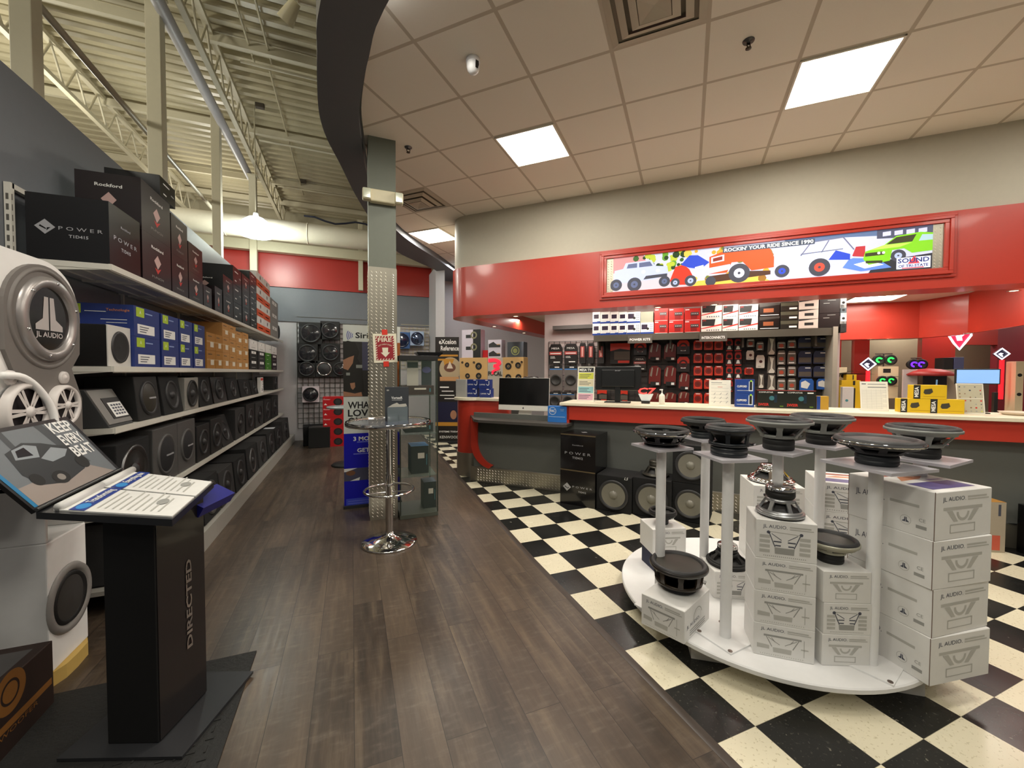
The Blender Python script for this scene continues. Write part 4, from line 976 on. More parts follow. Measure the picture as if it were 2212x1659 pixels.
# third shelf
t = thing('portable_speaker', 'wedge shaped grey bass box with a printed price card on its sloping front', 'speaker', (XF-.17, 3.45, Z3), RY)
MB(mat('dark_grey_carpet', '3a3b3c', .9, noise=.2, nscale=200)).add([(-.15, -.15, 0), (.15, -.15, 0), (.15, .15, 0), (-.15, .15, 0), (-.15, -.03, .24), (.15, -.03, .24), (.15, .15, .24), (-.15, .15, .24)], [(0, 3, 2, 1), (4, 5, 6, 7), (0, 1, 5, 4), (1, 2, 6, 5), (2, 3, 7, 6), (3, 0, 4, 7)]).build('cabinet', t, bevel=.004)
f = Fr((0, -.15, 0), (1, 0, 0), V((0, .12, .24)))
MB(mat('brushed_panel', '8d8b86', .35, .5)).fbox(f, -.145, .145, .02, .262, .0, .006).build('front_panel', t)
b = MB(mat('card_black', '1d1a1a', .5)).fbox(f, -.06, .14, .05, .20, .006, .009); b.m(white_print).rect(f, -.03, .13, .06, .165, .010); b.m(print_slate)
for i in range(4):
    for j in range(4): b.rect(f, -.01+j*.033, .014+j*.033, .075+i*.021, .088+i*.021, .011)
b.build('price_card', t)
enc('e3a', enclosure(.36, .30, .32, [(0, .16, .12)], black_mat, .03, cone_m=mat('cone_dark', '2d2a22', .5), grille=True), 3.66, .36, .30, Z3, 'black ported bass box behind the wedge box on the third shelf')
for i, (y0, W, H, k_) in enumerate(((4.08, .40, .32, 0), (4.52, .34, .30, 1), (4.90, .42, .31, 0), (5.36, .50, .30, 2), (5.92, .55, .27, 0), (6.55, .6, .24, 0), (7.2, .45, .22, 0))):
    if k_ == 1:
        fn = enclosure(W, .3, H, [(0, .15, .12)], mat('satin_grey_frame', '9b9992', .4, .4), 0, ring_m=black_mat)
    else: fn = enclosure(W, .3, H, [(0, H*.5, H*.36)], black_carpet if k_ == 0 else black_gloss, .04)
    enc('e3%d' % i, fn, y0, W, .3, Z3, 'black bass enclosure on the third shelf, %s from the near end' % ORD[i+2] if k_ != 1 else 'silver framed bass box amid black ones on the third shelf')
t = put('clip', sidebox('', .22, .05, .26, white_card, lambda b, f, W, D, H: (b.m(red_print).rect(f['front'], -W*.45, W*.45, H*.8, H*.95), b.m(print_slate).rect(f['front'], -W*.1, W*.1, H*.1, H*.3), [b.rect(f['front'], W*.2, W*.36, H*(.15+i*.17), H*(.25+i*.17)) for i in range(4)])), 'white and red boxed accessory near the far end of the third shelf', 'box', (XF-.04, 7.95, Z3), RY)
enc('e38', enclosure(.5, .3, .26, [(0, .13, .11)], black_mat, 0), 9.0, .5, .3, Z3, 'small black speaker at the far end of the third shelf')
# fourth shelf
for i, (y0, W, H, r_, kind) in enumerate(((3.34, .46, .42, .17, 'big'), (3.86, .46, .45, .155, 'g'), (4.33, .42, .45, .14, 'g'), (4.80, .38, .36, .12, 'b'), (5.22, .4, .38, .13, 'b'), (5.68, .45, .36, .12, 'w'), (6.2, .5, .40, .13, 'g2'), (6.8, .5, .42, .13, 'b'), (7.4, .6, .40, .14, 'g2'), (8.1, .6, .40, .14, 'b'), (8.8, .7, .42, .15, 'b'))):
    kw = dict(big=dict(body=black_carpet, ring_m=steel_d, cone_m=black_gloss), g=dict(body=mat('grey_moulded', '4b4a49', .5), ring_m=mat('grey_moulded', '4b4a49', .5), grille=True, cone_m=mat('grille_black', '1c1d20', .6)), b=dict(body=black_mat, ring_m=charcoal), w=dict(body=black_mat, wedge=.1), g2=dict(body=mat('charcoal_carpet', '2c2b2b', .95, noise=.2, nscale=250), ring_m=black_mat))[kind]
    enc('e4%d' % i, enclosure(W, .34, H, [(0, H*.5, r_)], **kw), y0, W, .34, Z4, ('black carpeted bass box with dull metal ring at the near end of fourth shelf' if i == 0 else 'grey moulded bass box with domed black grille on the fourth shelf, %s' % ('nearer', 'farther')[i-1] if kind == 'g' else 'dark bass enclosure on the fourth shelf, %s from the near end' % ORD[i]))
# bottom deck
for i, (y0, W, H, r_, D) in enumerate(((3.35, .45, .40, .15, .5), (3.85, .44, .42, .15, .5), (4.34, .46, .40, .15, .52), (4.85, .5, .36, .14, .5), (5.4, .52, .36, .14, .5), (5.98, .6, .40, .15, .5), (6.64, .62, .38, .15, .5), (7.32, .65, .40, .15, .5), (8.05, .7, .36, .14, .5), (8.85, .8, .42, .15, .5))):
    fn = enclosure(W, D, H, [(0, H*.5, r_)], black_carpet if i % 3 else mat('charcoal_carpet', '2c2b2b', .95, noise=.2, nscale=250), .03, ring_m=mat('dull_ring', '5a5a5a', .4, .6) if i in (0, 2, 5) else charcoal, cone_m=mat('cone_smoke', '3a3836', .5) if i == 0 else black_mat)
    enc('e5%d' % i, fn, y0, W, D, Z5, 'black bass enclosure on the base deck, %s from the near end' % ORD[i], XD-.04)
tag(MB(mat('paper', 'e2e6ea', .6)).box(-.08, .08, -.1, .1, 0, .004).build('paper_sheet', loc=(XD-.2, 8.05+.3, Z5+.362)), 'pale paper sheet lying on a bass box near the far end of the base deck', 'paper')
t = tag(MB(mat('lime_grey_carton', '9c9a92', .6)).box(-.12, .12, -.15, .15, 0, .05).build('flat_carton', loc=(XF-.14, 3.36, Z4+.43), rot=(0, 0, .1)), 'small flat grey carton lying on the near bass box of the fourth shelf', 'box')
bpy.data.objects.remove(t)
# things standing on the floor by the back wall
b = MB(black_carpet).box(-.25, .25, -.25, .25, 0, .40); tag(b.build('bass_cube', loc=(-.72, 9.62, 0), rot=(0, 0, .1), bevel=.01), 'dark low enclosure on the floor between shelving and red speaker boxes', 'speaker')
# ------------------------------------------------------------------ tower display at the left edge
tw = thing('speaker_tower', 'tall white and grey tower display with round logo plate and speakers', 'display tower', (-1.375, 2.65, 0))
tower_white = mat('tower_white', 'f1f0ee', .45); tower_grey = mat('tower_grey', '6f6a66', .5); tower_rim = mat('tower_rim_grey', '8a8784', .4)
# frame: front faces +x ; u = +y, v = z, n = +x
f = Fr((0, 0, 0), (0, 1, 0), (0, 0, 1))
# lower body with niche and speaker recess
b = MB(tower_white).box(-.42, 0, -.03, .28, .07, .715).box(-.42, -.34, -.03, .28, .715, 1.0).box(-.42, 0, -.03, -.012, .715, 1.0).box(-.42, 0, .268, .28, .715, 1.0).box(-.42, 0, -.03, .28, .97, 1.06)
b.box(-.47, -.42, -.03, .0, .30, 1.06)
b.build('lower_body', tw, bevel=.006)
MB(mat('yellow_plinth', 'c7a75c', .6)).slab(Fr((0, 0, 0), (1, 0, 0), (0, 1, 0)), [(-.42, -.02), (.0, -.02), (.025, .04), (.03, .12), (.025, .22), (0, .27), (-.42, .27)], 0, .07).build('plinth', tw)
MB(tower_rim).lathe(f.at(.125, .375), [(.175, .001), (.165, .016), (.14, .012), (.13, .0)], 44).build('recess_ring', tw)
sb = MB(black_mat).lathe(f.at(.125, .375), [(.132, .003), (.122, .016), (.108, .006)], 40).build('surround', tw)
MB(mat('cone_smoke', '3a3836', .5)).lathe(f.at(.125, .375), [(.108, .006), (.05, .014), (0, .018)], 40).build('cone', tw)
MB(mat('amp_grey', '8f9186', .4, .3)).box(-.28, -.05, .05, .22, .86, .94).build('amplifier', tw, bevel=.006)
# upper arched panel
arch = [(-.26, 1.02), (.28, 1.02)]
cx, cz, rr = .01, 1.86, .27
top = [(cx+rr*math.cos(R(a)), cz+rr*math.sin(R(a))) for a in range(0, 181, 10)]
sh = [(-.10, 1.06), (.27, 1.06), (.27, 1.40), (.19, 1.56), (.26, 1.64)]+[(cx+.26*math.cos(R(a)), 1.83+.225*math.sin(R(a))) for a in range(0, 181, 9)]+[(-.25, 1.64), (-.18, 1.50), (-.25, 1.36), (-.26, 1.06)]
MB(tower_white).slab(f, [(x+(.02 if x > cx else -.22), z+.03) if z > 1.6 else (x-.22 if x < 0 else x, z) for x, z in sh], -.42, -.012, True).build('upper_body', tw, bevel=0)
MB(tower_grey).slab(f, sh, -.012, .004).build('front_panel', tw)
MB(tower_grey).torus(f.at(cx, 1.80), .232, .012, 56, 10).build('arch_rim', tw)
rg = MB(mat('pewter_ring', 'a19c9a', .35, .6)).lathe(f.at(cx+.01, 1.80), [(.205, .0), (.20, .022), (.175, .028), (.155, .022), (.15, .008)], 56).build('logo_ring', tw)
for a in (20, 80, 140, 200, 260, 320): MB(chrome).lathe(f.at(cx+.01+.18*math.cos(R(a)), 1.80+.18*math.sin(R(a))), [(.008, .026), (.006, .031), (0, .032)], 10).build('screw', rg)
b = MB(black_gloss).lathe(f.at(cx+.01, 1.80), [(.152, .008), (0, .0085)], 48)
g = f.at(cx+.01, 1.80); b.m(mat('logo_pale', 'b5aeac', .5))
for q in (-1, 1): b.poly(g, [(q*.005, .105), (q*.034, .105), (q*.046, -.0), (q*.095, -.03), (q*.095, -.055), (q*.005, -.055)][::q], .0095)
b.text(g, 0, -.088, 'JL AUDIO', .024, 'c', .19, .0095, True)
b.build('logo_plate', tw)
# curved white arm and wheel-like coaxial speakers
arm_pts = [(.02, -.30, 1.53), (.03, -.20, 1.52), (.04, -.11, 1.45), (.05, -.05, 1.34), (.05, -.045, 1.16), (.04, -.06, 1.06)]
MB(tower_white).tube(smooth_pts(arm_pts, 5), .015, 10).build('curved_arm', tw)
def wheel(yc, zc, r):
    s_ = MB(mat('grille_white', 'd2ccc8', .4)).lathe(f.at(yc, zc), [(r*1.05, .004), (r*1.05, .03), (r*.96, .042), (r*.84, .032), (r*.84, .022)], 44)
    for k in range(6):
        a = 2*PI*k/6
        for da in (-.11, .11):
            p0_ = (r*.18*math.cos(a+da*2), r*.18*math.sin(a+da*2)); p1_ = (r*.86*math.cos(a+da), r*.86*math.sin(a+da)); s_.line(f.at(yc, zc), p0_, p1_, r*.12, .034)
    s_.lathe(f.at(yc, zc), [(r*.22, .030), (r*.18, .042), (0, .044)], 24)
    o = s_.build('speaker_grille', tw); MB(mat('cone_dark2', '2a2327', .6)).lathe(f.at(yc, zc), [(r*.9, .018), (r*.3, .008), (0, .01)], 36).build('cone', o)
wheel(-.17, 1.365, .125); wheel(.09, 1.375, .098)
for (yc, zc) in ((-.235, 1.52), (.115, 1.515)):
    MB(mat('grille_white', 'd2ccc8', .4)).lathe(f.at(yc, zc), [(.032, .004), (.03, .016), (.018, .01), (.012, .018), (0, .02)], 26).build('tweeter', tw)

# ------------------------------------------------------------------ black literature pedestal with open binder
pd = thing('literature_pedestal', 'black pedestal stand with gloss side lettering and a tilted picture panel', 'display stand', (-.86, 2.17, 0))
rz = math.atan2(.25, -.03)-R(90)-R(0)
u = V((.94, -.34, 0)).normalized(); v = V((.34, .94, 0)).normalized()
# axes of the column from its foot corners
o0 = V((-.94+.86, 2.11-2.17, 0)); u = V((-.75+.94, 2.04-2.11, 0)).normalized(); v = V((-u.y, u.x, 0))
F0 = Fr(o0, u, v)
cw, cd = .205, .27
MB(mat('pedestal_black', '0b0b0c', .7)).fbox(F0, 0, cw, 0, cd, .012, .985).build('column', pd, bevel=.004)
fs_ = Fr(F0.p(cw, 0, 0), v, V((0, 0, 1)))
side = MB(mat('pedestal_gloss', '181415', .3, coat=.3)).fbox(fs_, .005, cd-.005, .02, .975, 0, .004).build('side_panel', pd)
g = Fr(fs_.p(.15, .30, .004), V((0, 0, 1)), -fs_.u)
MB(chrome).text(g, .0, -.03, 'DIRECTED', .030, 'l', .40, .003, True).build('lettering', side)
MB(mat('foot_dark', '26272a', .5)).fbox(F0, -.14, cw+.14, -.06, cd+.13, 0, .012).build('foot_plate', pd)
# tray (slopes down towards the aisle) and hinged picture panel
ptA = PZ(78, 1112, 1.0); ptB = PZ(372, 1128, 1.0); ptC = PZ(462, 1046, 1.0); ptD = PZ(262, 1020, 1.0)
loc = V((-.86, 2.17, 0))
def L(p): return p-loc
uu = (ptB-ptA).normalized(); vv_ = (ptD-ptA); lv_ = vv_.length; vv_.normalize()
tr = [L(ptA), L(ptB), L(ptC), L(ptD)]
def quad_slab(pts, th, mt_, name, parent):
    d_ = V((0, 0, -th)); return MB(mt_).add(pts+[p+d_ for p in pts], [(0, 1, 2, 3), (7, 6, 5, 4), (0, 4, 5, 1), (1, 5, 6, 2), (2, 6, 7, 3), (3, 7, 4, 0)]).build(name, parent)
tray = quad_slab(tr, .026, mat('tray_black', '141518', .3, coat=.3), 'tray', pd)
# picture panel
up1 = PX(-8, 930, -1.30); 
hA, hB = ptA, PZ(262, 1020, 1.0)
back = V((-.30, -.13, .25))
e1 = PY(145, 904, hB.y-.12); e0 = hA+(e1-hB)
pan = [L(hA), L(hB), L(e1), L(e0)]
nrm = (pan[1]-pan[0]).cross(pan[3]-pan[0]).normalized()
th = .014
MB(mat('tray_black', '141518', .3, coat=.3)).add([p+nrm*0 for p in pan]+[p-nrm*th for p in pan], [(0, 1, 2, 3), (7, 6, 5, 4), (0, 4, 5, 1), (1, 5, 6, 2), (2, 6, 7, 3), (3, 7, 4, 0)]).build('picture_panel', pd)
# picture: affine frame on the panel; a along the hinge (near to far), b up the panel
PA, Pu, Pv = pan[0], pan[1]-pan[0], pan[3]-pan[0]
class AF:
    def __init__(s, o, u, v, n): s.o = o; s.u = u; s.v = v; s.n = n
    def p(s, x, y, h=0): return s.o+s.u*x+s.v*y+s.n*h
    def at(s, x, y, h=0): return AF(s.p(x, y, h), s.u, s.v, s.n)
# picture coordinates: x = 0..1 from the left border (panel top) ... the car stands upright when seen from the aisle
pf = AF(PA, Pu, Pv, nrm)
b = MB(mat('pic_grey', '6d7378', .4)).rect(pf, .05, .96, .05, .95, .001)
b.m(mat('pic_blue', '1f78a8', .4)).rect(pf, .02, .05, .05, .97, .001)
b.m(mat('pic_floor', '9a8f88', .4)).poly(pf, [(.05, .05), (.92, .05), (.66, .34), (.05, .30)], .0014)
b.m(mat('pic_dark', '3c4044', .4)).poly(pf, [(.60, .95), (.68, .95), (.78, .30), (.66, .30)], .0014).poly(pf, [(.28, .95), (.33, .95), (.30, .45), (.26, .45)], .0014)
b.m(mat('pic_car', '25282b', .4)).poly(pf, [(.16, .42), (.20, .70), (.38, .78), (.52, .72), (.60, .66), (.72, .60), (.76, .38), (.66, .24), (.40, .16), (.22, .24)], .0018)
b.m(mat('pic_car_light', '8f969b', .4)).poly(pf, [(.22, .60), (.26, .72), (.38, .75), (.46, .70), (.40, .56)], .0022).poly(pf, [(.40, .54), (.56, .64), (.68, .56), (.60, .48), (.46, .46)], .0022)
b.m(black_mat).disc(pf, .40, .25, .075, 20, .0026, .09).disc(pf, .70, .34, .06, 20, .0026, .10).disc(pf, .22, .32, .05, 18, .0026, .08)
b.m(mat('pic_hub', '8b857e', .4)).disc(pf, .40, .25, .035, 14, .003, .045); b.m(mat('pic_glass', '1c1f22', .2)).poly(pf, [(.25, .62), (.28, .70), (.36, .72), (.37, .60)], .0026)
b.m(white_print)
gt = AF(pf.p(.97, .78, .003), Pu*-.0+Pv*-.62, Pu*.95, nrm)
gt = AF(pf.p(.80, .86, .003), Pv*-1.0, Pu*1.0, nrm)
for i, s_ in enumerate(('KEEP', 'EVERY', 'BEAT')):
    b.text(AF(pf.p(.70, .80-.19*i, .003), Pu, Pv, nrm), 0, 0, s_, .15, 'l', .24, .0, True)
b.build('picture', pd)
MB(steel_d).cyl(L(hA)+V((0, 0, .008)), L(hB)+V((0, 0, .008)), .007, n=10).build('hinge', pd)
# two open flip catalogues lying on the tray
def catalogue(q0, q1, lab, txt):
    n0 = V((0, 0, 1)); A_, B__, C_, D_ = [tr[0]+(tr[1]-tr[0])*a+(tr[3]-tr[0])*b_*(1) for a, b_ in ((0, 0), (0, 0), (0, 0), (0, 0))]
    def bil(a, c): return (tr[0]*(1-a)*(1-c)+tr[1]*a*(1-c)+tr[2]*a*c+tr[3]*(1-a)*c)+loc
    o_ = bil(.10, q0); P = [bil(.10, q0), bil(.985, q0), bil(.985, q1), bil(.10, q1)]
    t_ = thing('catalogue', lab, 'catalogue', o_+V((0, 0, .001)), 0, 'flip catalogues on the pedestal')
    pts = [p-o_ for p in P]; th_ = .014
    MB(mat('page_white', 'e9e8e4', .5)).add([p+V((0, 0, th_)) for p in pts]+[p for p in pts], [(0, 1, 2, 3), (7, 6, 5, 4), (0, 4, 5, 1), (1, 5, 6, 2), (2, 6, 7, 3), (3, 7, 4, 0)]).build('pages', t_)
    cf = AF(pts[0]+V((0, 0, th_+.001)), pts[1]-pts[0], pts[3]-pts[0], V((0, 0, 1)))
    c_ = MB(mat('catalogue_blue', '1d3a8f', .4)).rect(cf, .13, .27, .0, 1, .001); c_.m(mat('catalogue_sky', '2f8fd6', .4)).disc(cf, .20, .16, .055, 20, .0015, .12)
    c_.m(white_print).text(AF(cf.p(.225, .30), cf.v, -cf.u, cf.n), 0, 0, txt, .07, 'l', .62, .002, True)
    c_.m(print_lgrey)
    for i in range(9): c_.rect(cf, .33+.065*i, .345+.065*i, .12, .9-.12*((i*7) % 3), .001)
    c_.m(print_grey).disc(cf, .80, .5, .05, 16, .0015, .12)
    c_.build('printed_cover', t_)
    MB(mat('roll_white', 'd5d4d0', .4)).tube([pts[0]+(pts[1]-pts[0])*.05+V((0, 0, .024)), pts[3]+(pts[2]-pts[3])*.05+V((0, 0, .024))], .017, 12).build('rolled_pages', t_)
catalogue(.04, .50, 'near open white catalogue with blue band lying on the pedestal tray', 'Transforming')
catalogue(.53, .98, 'far open white catalogue with blue band lying on the pedestal tray', 'Everything else')
tag(MB(mat('royal_blue_card', '1b1f78', .4)).box(-.05, .05, -.12, .12, 0, .05).build('blue_packet', loc=(ptC.x-.04, ptC.y+.02, .9), rot=(.0, .5, -.3)), 'royal blue packet tucked under the right edge of the pedestal tray', 'packet')

# brown carton and black rubber mat
bx = thing('brown_carton', 'very dark brown carton with orange round logo at the bottom left corner', 'box', (-1.30, 2.20, 0), R(0))
b = MB(mat('dark_brown_carton', '2a1a14', .6)).box(-.52, 0, -.60, .30, .004, .30)
qb = PX(22, 1500, -1.30); g = Fr((0, qb.y-2.20, qb.z-.02), (0, 1, 0), (0, 0, 1)); b.m(mat('orange_brown_print', '8a5a22', .6)).ringf(g, -.0, .03, .05, .085, 30).disc(g, 0, .03, .04).rect(g, -.24, .24, -.11, -.08).text(g, 0, -.135, 'SUBWOOFER', .02, 'c', .3)
b.m(mat('carton_top_grey', '4c4a4a', .6)).rect(Fr((-.26, -.15, .30), (1, 0, 0), (0, 1, 0)), -.22, .22, -.4, .4, .001)
b.build('box', bx, bevel=.004)
rub = mat('rubber_mat', '1f1f1e', .6, bump=.3, nscale=60)
b = MB(rub).box(-1.36, -.5, -.4, 2.56, 0, .008)
for i in range(8):
    for j in range(26):
        x = -.93+i*.05; y_ = .9+j*.05
        b.box(x, x+.03, y_, y_+.008, .008, .011) if (i+j) % 2 else b.box(x+.011, x+.019, y_-.012, y_+.02, .008, .011)
mt_o = b.build('rubber_mat'); tag(mt_o, 'black ribbed rubber floor mat under the pedestal', 'mat')
for o in (pd,): o.location.z = .010
# ------------------------------------------------------------------ long service counter (45 degrees)
counter_grey = mat('counter_grey', '5c5e5a', .5)
CC, CT = 7.15, 1.17
def on45(c, px, py=880):    # u coordinate along the 45 degree line for a pixel column
    p = PS(px, py, c); return U45(p)
FCc = Fr((CC/2, CC/2, 0), (1, -1, 0), (0, 0, 1))
uL, uR = on45(CC, 1226), 7.2
ct = thing('service_counter', 'long grey and red service counter with cream top and diamond plate kick', 'counter', (CC/2, CC/2, 0), -PI/4)
# local frame of the counter: x along, y away from the shop
uP = on45(CC, 1030, 1000)      # where the grey front starts by the red pillar
f = Fr((0, 0, 0), (1, 0, 0), (0, 0, 1))
MB(counter_grey).box(uP-.05, uR, 0, .04, .0, .98).box(uP, uL+.02, .04, .5, .0, .90).build('grey_front', ct)
MB(red_gloss).box(uL, uR, -.10, .02, .955, CT-.035).box(uL, uL+.05, -.10, .55, .90, CT-.035).build('red_band', ct, bevel=.004)
MB(white_lam).box(uL-.07, uR, -.13, .52, CT-.035, CT).build('counter_top', ct, bevel=.004)
b = MB(diamond).box(uP-.1, uR, -.006, 0, 0, .21); b.lozenges(Fr((uP, -.006, 0), (1, 0, 0), (0, 0, 1)), 0, 4.2, .01, .20, .046, .036, .010, .006)
b.m(alu).box(uP-.02, uR, -.009, 0, .21, .222); b.build('kick_plate', ct)
# desk part
dz = .915
dk0, dk1 = U45(PZ(1033, 905, dz)), U45(PZ(1222, 918, dz)); 
cdesk = sum(PZ(1120, 912, dz)[:2]); yd = (cdesk-CC)/2**.5
dkm = mat('desk_charcoal', '4a4642', .45)
b = MB(dkm).slab(Fr((0, 0, dz-.035), (1, 0, 0), (0, 1, 0)), [(dk0-.04, yd+.05), (dk0+.05, yd), (dk1-.05, yd), (dk1, yd+.04), (dk1+.02, .04), (uL-.01, .5), (uP-.25, .62), (uP-.22, .2)], 0, .035); b.build('desk_top', ct)
MB(mat('desk_apron', '3c3b36', .6)).box(uP+.02, dk1-.15, -.0, .01, .70, dz-.035).build('apron', ct)
# rounded red pillar at the left end with its own cream top
pc = PZ(1012, 866, CT)      # top outline
P_out = [PZ(975, 862, CT), PZ(977, 866, CT), PZ(990, 871, CT), PZ(1040, 877, CT), PZ(1059, 874, CT), PZ(1061, 861, CT)+V((.0, .25, 0)), PZ(975, 862, CT)+V((.35, .45, 0))]
pil = thing('counter_end_unit', 'rounded glossy red end pillar of the counter with cream cap', 'counter pillar', (0, 0, 0))
def capsule_outline(off=0):
    a = V((1.545, 6.0)); pts = []
    e = V((1, -1)).normalized(); m_ = V((1, 1)).normalized()
    r = .21+off
    cA = V((1.70, 5.98))
    for i in range(0, 13):
        t_ = R(45+15*0)+0
        ang_ = R(135)+R(15)*i*0.75
        pts.append(cA+V((math.cos(ang_), math.sin(ang_)))*r)
    pts.append(pts[-1]+e*(.50+off)); pts.append(pts[-1]+m_*(.12+off)); pts.append(pts[-1]+m_*(.3)-e*.1)
    return pts
co = capsule_outline(); fz = Fr((0, 0, 0), (1, 0, 0), (0, 1, 0))
MB(red_gloss).slab(fz, co[:], .35, CT-.035, True).build('red_body', pil)
MB(white_lam).slab(fz, capsule_outline(.05), CT-.035, CT).build('cap', pil, bevel=.003)
b = MB(diamond); c3_ = [p for p in capsule_outline(.01)]; b.slab(fz, c3_, 0, .35, True)
for i in range(len(c3_)-3):
    p, q = c3_[i], c3_[i+1]; d_ = V((q.x-p.x, q.y-p.y, 0))
    g = Fr((p.x, p.y, 0), d_, (0, 0, 1)); g = Fr((p.x, p.y, 0), -d_, (0, 0, 1)) if g.n.dot(V((p.x, p.y, 0))) > 0 else g
    if g.u.dot(d_) < 0: g = Fr((q.x, q.y, 0), -d_, (0, 0, 1))
    b.lozenges(g, 0, d_.length, .01, .33, .046, .036, .010, .006)
b.build('diamond_base', pil)
# swept red edge where the pillar meets the grey front
b = MB(red_gloss); pts = []
fe = Fr(V((CC/2, CC/2, 0))-V((1, 1, 0)).normalized()*.03, (1, -1, 0), (0, 0, 1)); ue = uP+.02
outer = [(ue-.10, .90), (ue-.10, .55)]+[(ue-.10+.34*(1-math.cos(R(a))), .55-.35*math.sin(R(a))) for a in range(10, 81, 10)]
inner = [(ue, .90), (ue, .58)]+[(ue+.30*(1-math.cos(R(a))), .58-.33*math.sin(R(a))) for a in range(10, 81, 10)]
n_ = len(outer); b.add([fe.p(x, z, 0) for x, z in outer]+[fe.p(x, z, 0) for x, z in inner], [(i, i+1, n_+i+1, n_+i) for i in range(n_-1)])
b.add([fe.p(x, z, 0) for x, z in outer]+[fe.p(x, z, -.05) for x, z in outer], [(i, i+1, n_+i+1, n_+i) for i in range(n_-1)]).add([fe.p(x, z, 0) for x, z in inner]+[fe.p(x, z, -.05) for x, z in inner], [(i, n_+i, n_+i+1, i+1) for i in range(n_-1)])
b.build('swept_edge', pil)

# things on the counter: helper placing on the 45 degree line by photo column
def on_counter(name, key, fn, px0, px1, H, lab, cat, c=7.35, z=CT, rz=0, group=None, D=.15, py=880):
    u0_, u1_ = on45(c, px0, py), on45(c, px1, py); um = (u0_+u1_)/2; W = u1_-u0_
    p = V((c/2+um/2**.5, c/2-um/2**.5, z))+V((1, 1, 0)).normalized()*D/2
    return put(key, fn(W) if key not in PROTO else None, lab, cat, p, -PI/4+rz, group)
def pbox(name, D, H, base, prints, bevel=.002):
    def mk(W):
        def fn():
            t = thing(name, '', ''); b = MB(base).box(-W/2, W/2, -D/2, D/2, 0, H); prints(b, faces(W, D, H), W, D, H); b.build('box', t, bevel=bevel, seg=1); return t
        return fn
    return mk
def sheet_holder(H, prints, base=None):
    def mk(W):
        def fn():
            t = thing('sign_holder', '', ''); sl = .05
            MB(mat('acrylic', 'dfe6e6', .1, coat=.3)).add([(-W/2, .03, 0), (W/2, .03, 0), (W/2, .10, 0), (-W/2, .10, 0), (-W/2, .03, .004), (W/2, .03, .004), (W/2, .10, .004), (-W/2, .10, .004)], [(0, 3, 2, 1), (4, 5, 6, 7), (0, 1, 5, 4), (1, 2, 6, 5), (2, 3, 7, 6), (3, 0, 4, 7)]).build('foot', t)
            g = Fr((0, 0, .002), (1, 0, 0), V((0, sl, H))); b = MB(base or mat('paper_white', 'e4e0d4', .5)).fbox(g, -W/2, W/2, 0, H, -.004, 0); prints(b, g, W, H); b.build('sheet', t); return t
        return fn
    return mk
def pr_mesa(b, g, W, H):
    b.m(mat('print_black', '222222', .5)).rect(g, -W*.44, W*.44, H*.84, H*.97); b.m(white_print).text(g, -W*.05, H*.87, 'MESA TV', H*.07, 'c', W*.7, .0012, True)
    for i, c_ in enumerate(('cfd24a', 'd8cfae', '8fc1c4', 'd3a3b4')):
        b.m(mat('band_'+c_, c_, .6)).rect(g, -W*.44, W*.44, H*(.64-.2*i), H*(.82-.2*i)); b.m(print_slate)
        for j in range(3): b.rect(g, -W*.38, W*(.1+.1*((i+j) % 3)), H*(.67-.2*i+.045*j), H*(.685-.2*i+.045*j), .0012)
def pr_table(b, g, W, H):
    b.m(print_grey).rect(g, -W*.4, W*.1, H*.88, H*.91).rect(g, -W*.4, W*.3, H*.82, H*.83); b.m(print_lgrey)
    for i in range(5): b.rect(g, -W*.4, W*.4, H*(.68-.13*i), H*(.69-.13*i))
    b.m(red_print).rect(g, -W*.1, W*.12, H*.72, H*.735); b.m(print_grey)
    for i in range(3):
        for j in range(3): b.line(g, (-W*.28+i*W*.28, H*(.1+.16*j)), (-W*.2+i*W*.28, H*(.18+.16*j)), .006)
def pr_list(b, g, W, H):
    b.m(print_slate).rect(g, -W*.44, -W*.28, H*.9, H*.93); b.m(print_grey).rect(g, -W*.22, W*.42, H*.89, H*.92).rect(g, -W*.22, W*.44, H*.78, H*.82); b.m(print_lgrey)
    for i in range(12): b.rect(g, -W*.44, W*(.44 if i % 3 else .3), H*(.08+.055*i), H*(.09+.055*i))
    for i in range(6): b.rect(g, -W*.44+i*W*.17, -W*.435+i*W*.17, H*.06, H*.74)
def pr_grid(b, g, W, H):
    random.seed(3); cols = [print_slate, print_grey, mat('band_cfd24a', 'cfd24a', .6), mat('brown_print', '8b6a52', .5), red_print]
    b.m(mat('paper_olive', 'b9b39c', .6)).rect(g, -W*.46, W*.46, H*.51, H*.97).rect(g, -W*.46, W*.46, H*.03, H*.49)
    for i in range(5):
        for j in range(8):
            if random.random() < .75: b.m(random.choice(cols)).disc(g, -W*.38+i*W*.19, H*(.08+.115*j), W*.03*random.uniform(.6, 1.4), 8, .0012)
GC = 'printed sheets in holders on the counter'
on_counter('s', 'sh1', sheet_holder(.46, pr_mesa), 1243, 1280, .46, 'coloured price sheet with four pastel bands on the counter top', 'sign', py=865, group=GC)
on_counter('s', 'sh2', sheet_holder(.30, pr_table), 1532, 1580, .3, 'white diagram sheet standing beside the blue cartons on the counter', 'sign', group=GC)
on_counter('s', 'sh3', sheet_holder(.30, pr_list), 1866, 1928, .3, 'white tabulated sheet standing left of the yellow cartons', 'sign', group=GC)
on_counter('s', 'sh4', sheet_holder(.29, pr_grid), 2080, 2141, .3, 'sheet crowded with small pictures standing right of the yellow cartons', 'sign', group=GC)
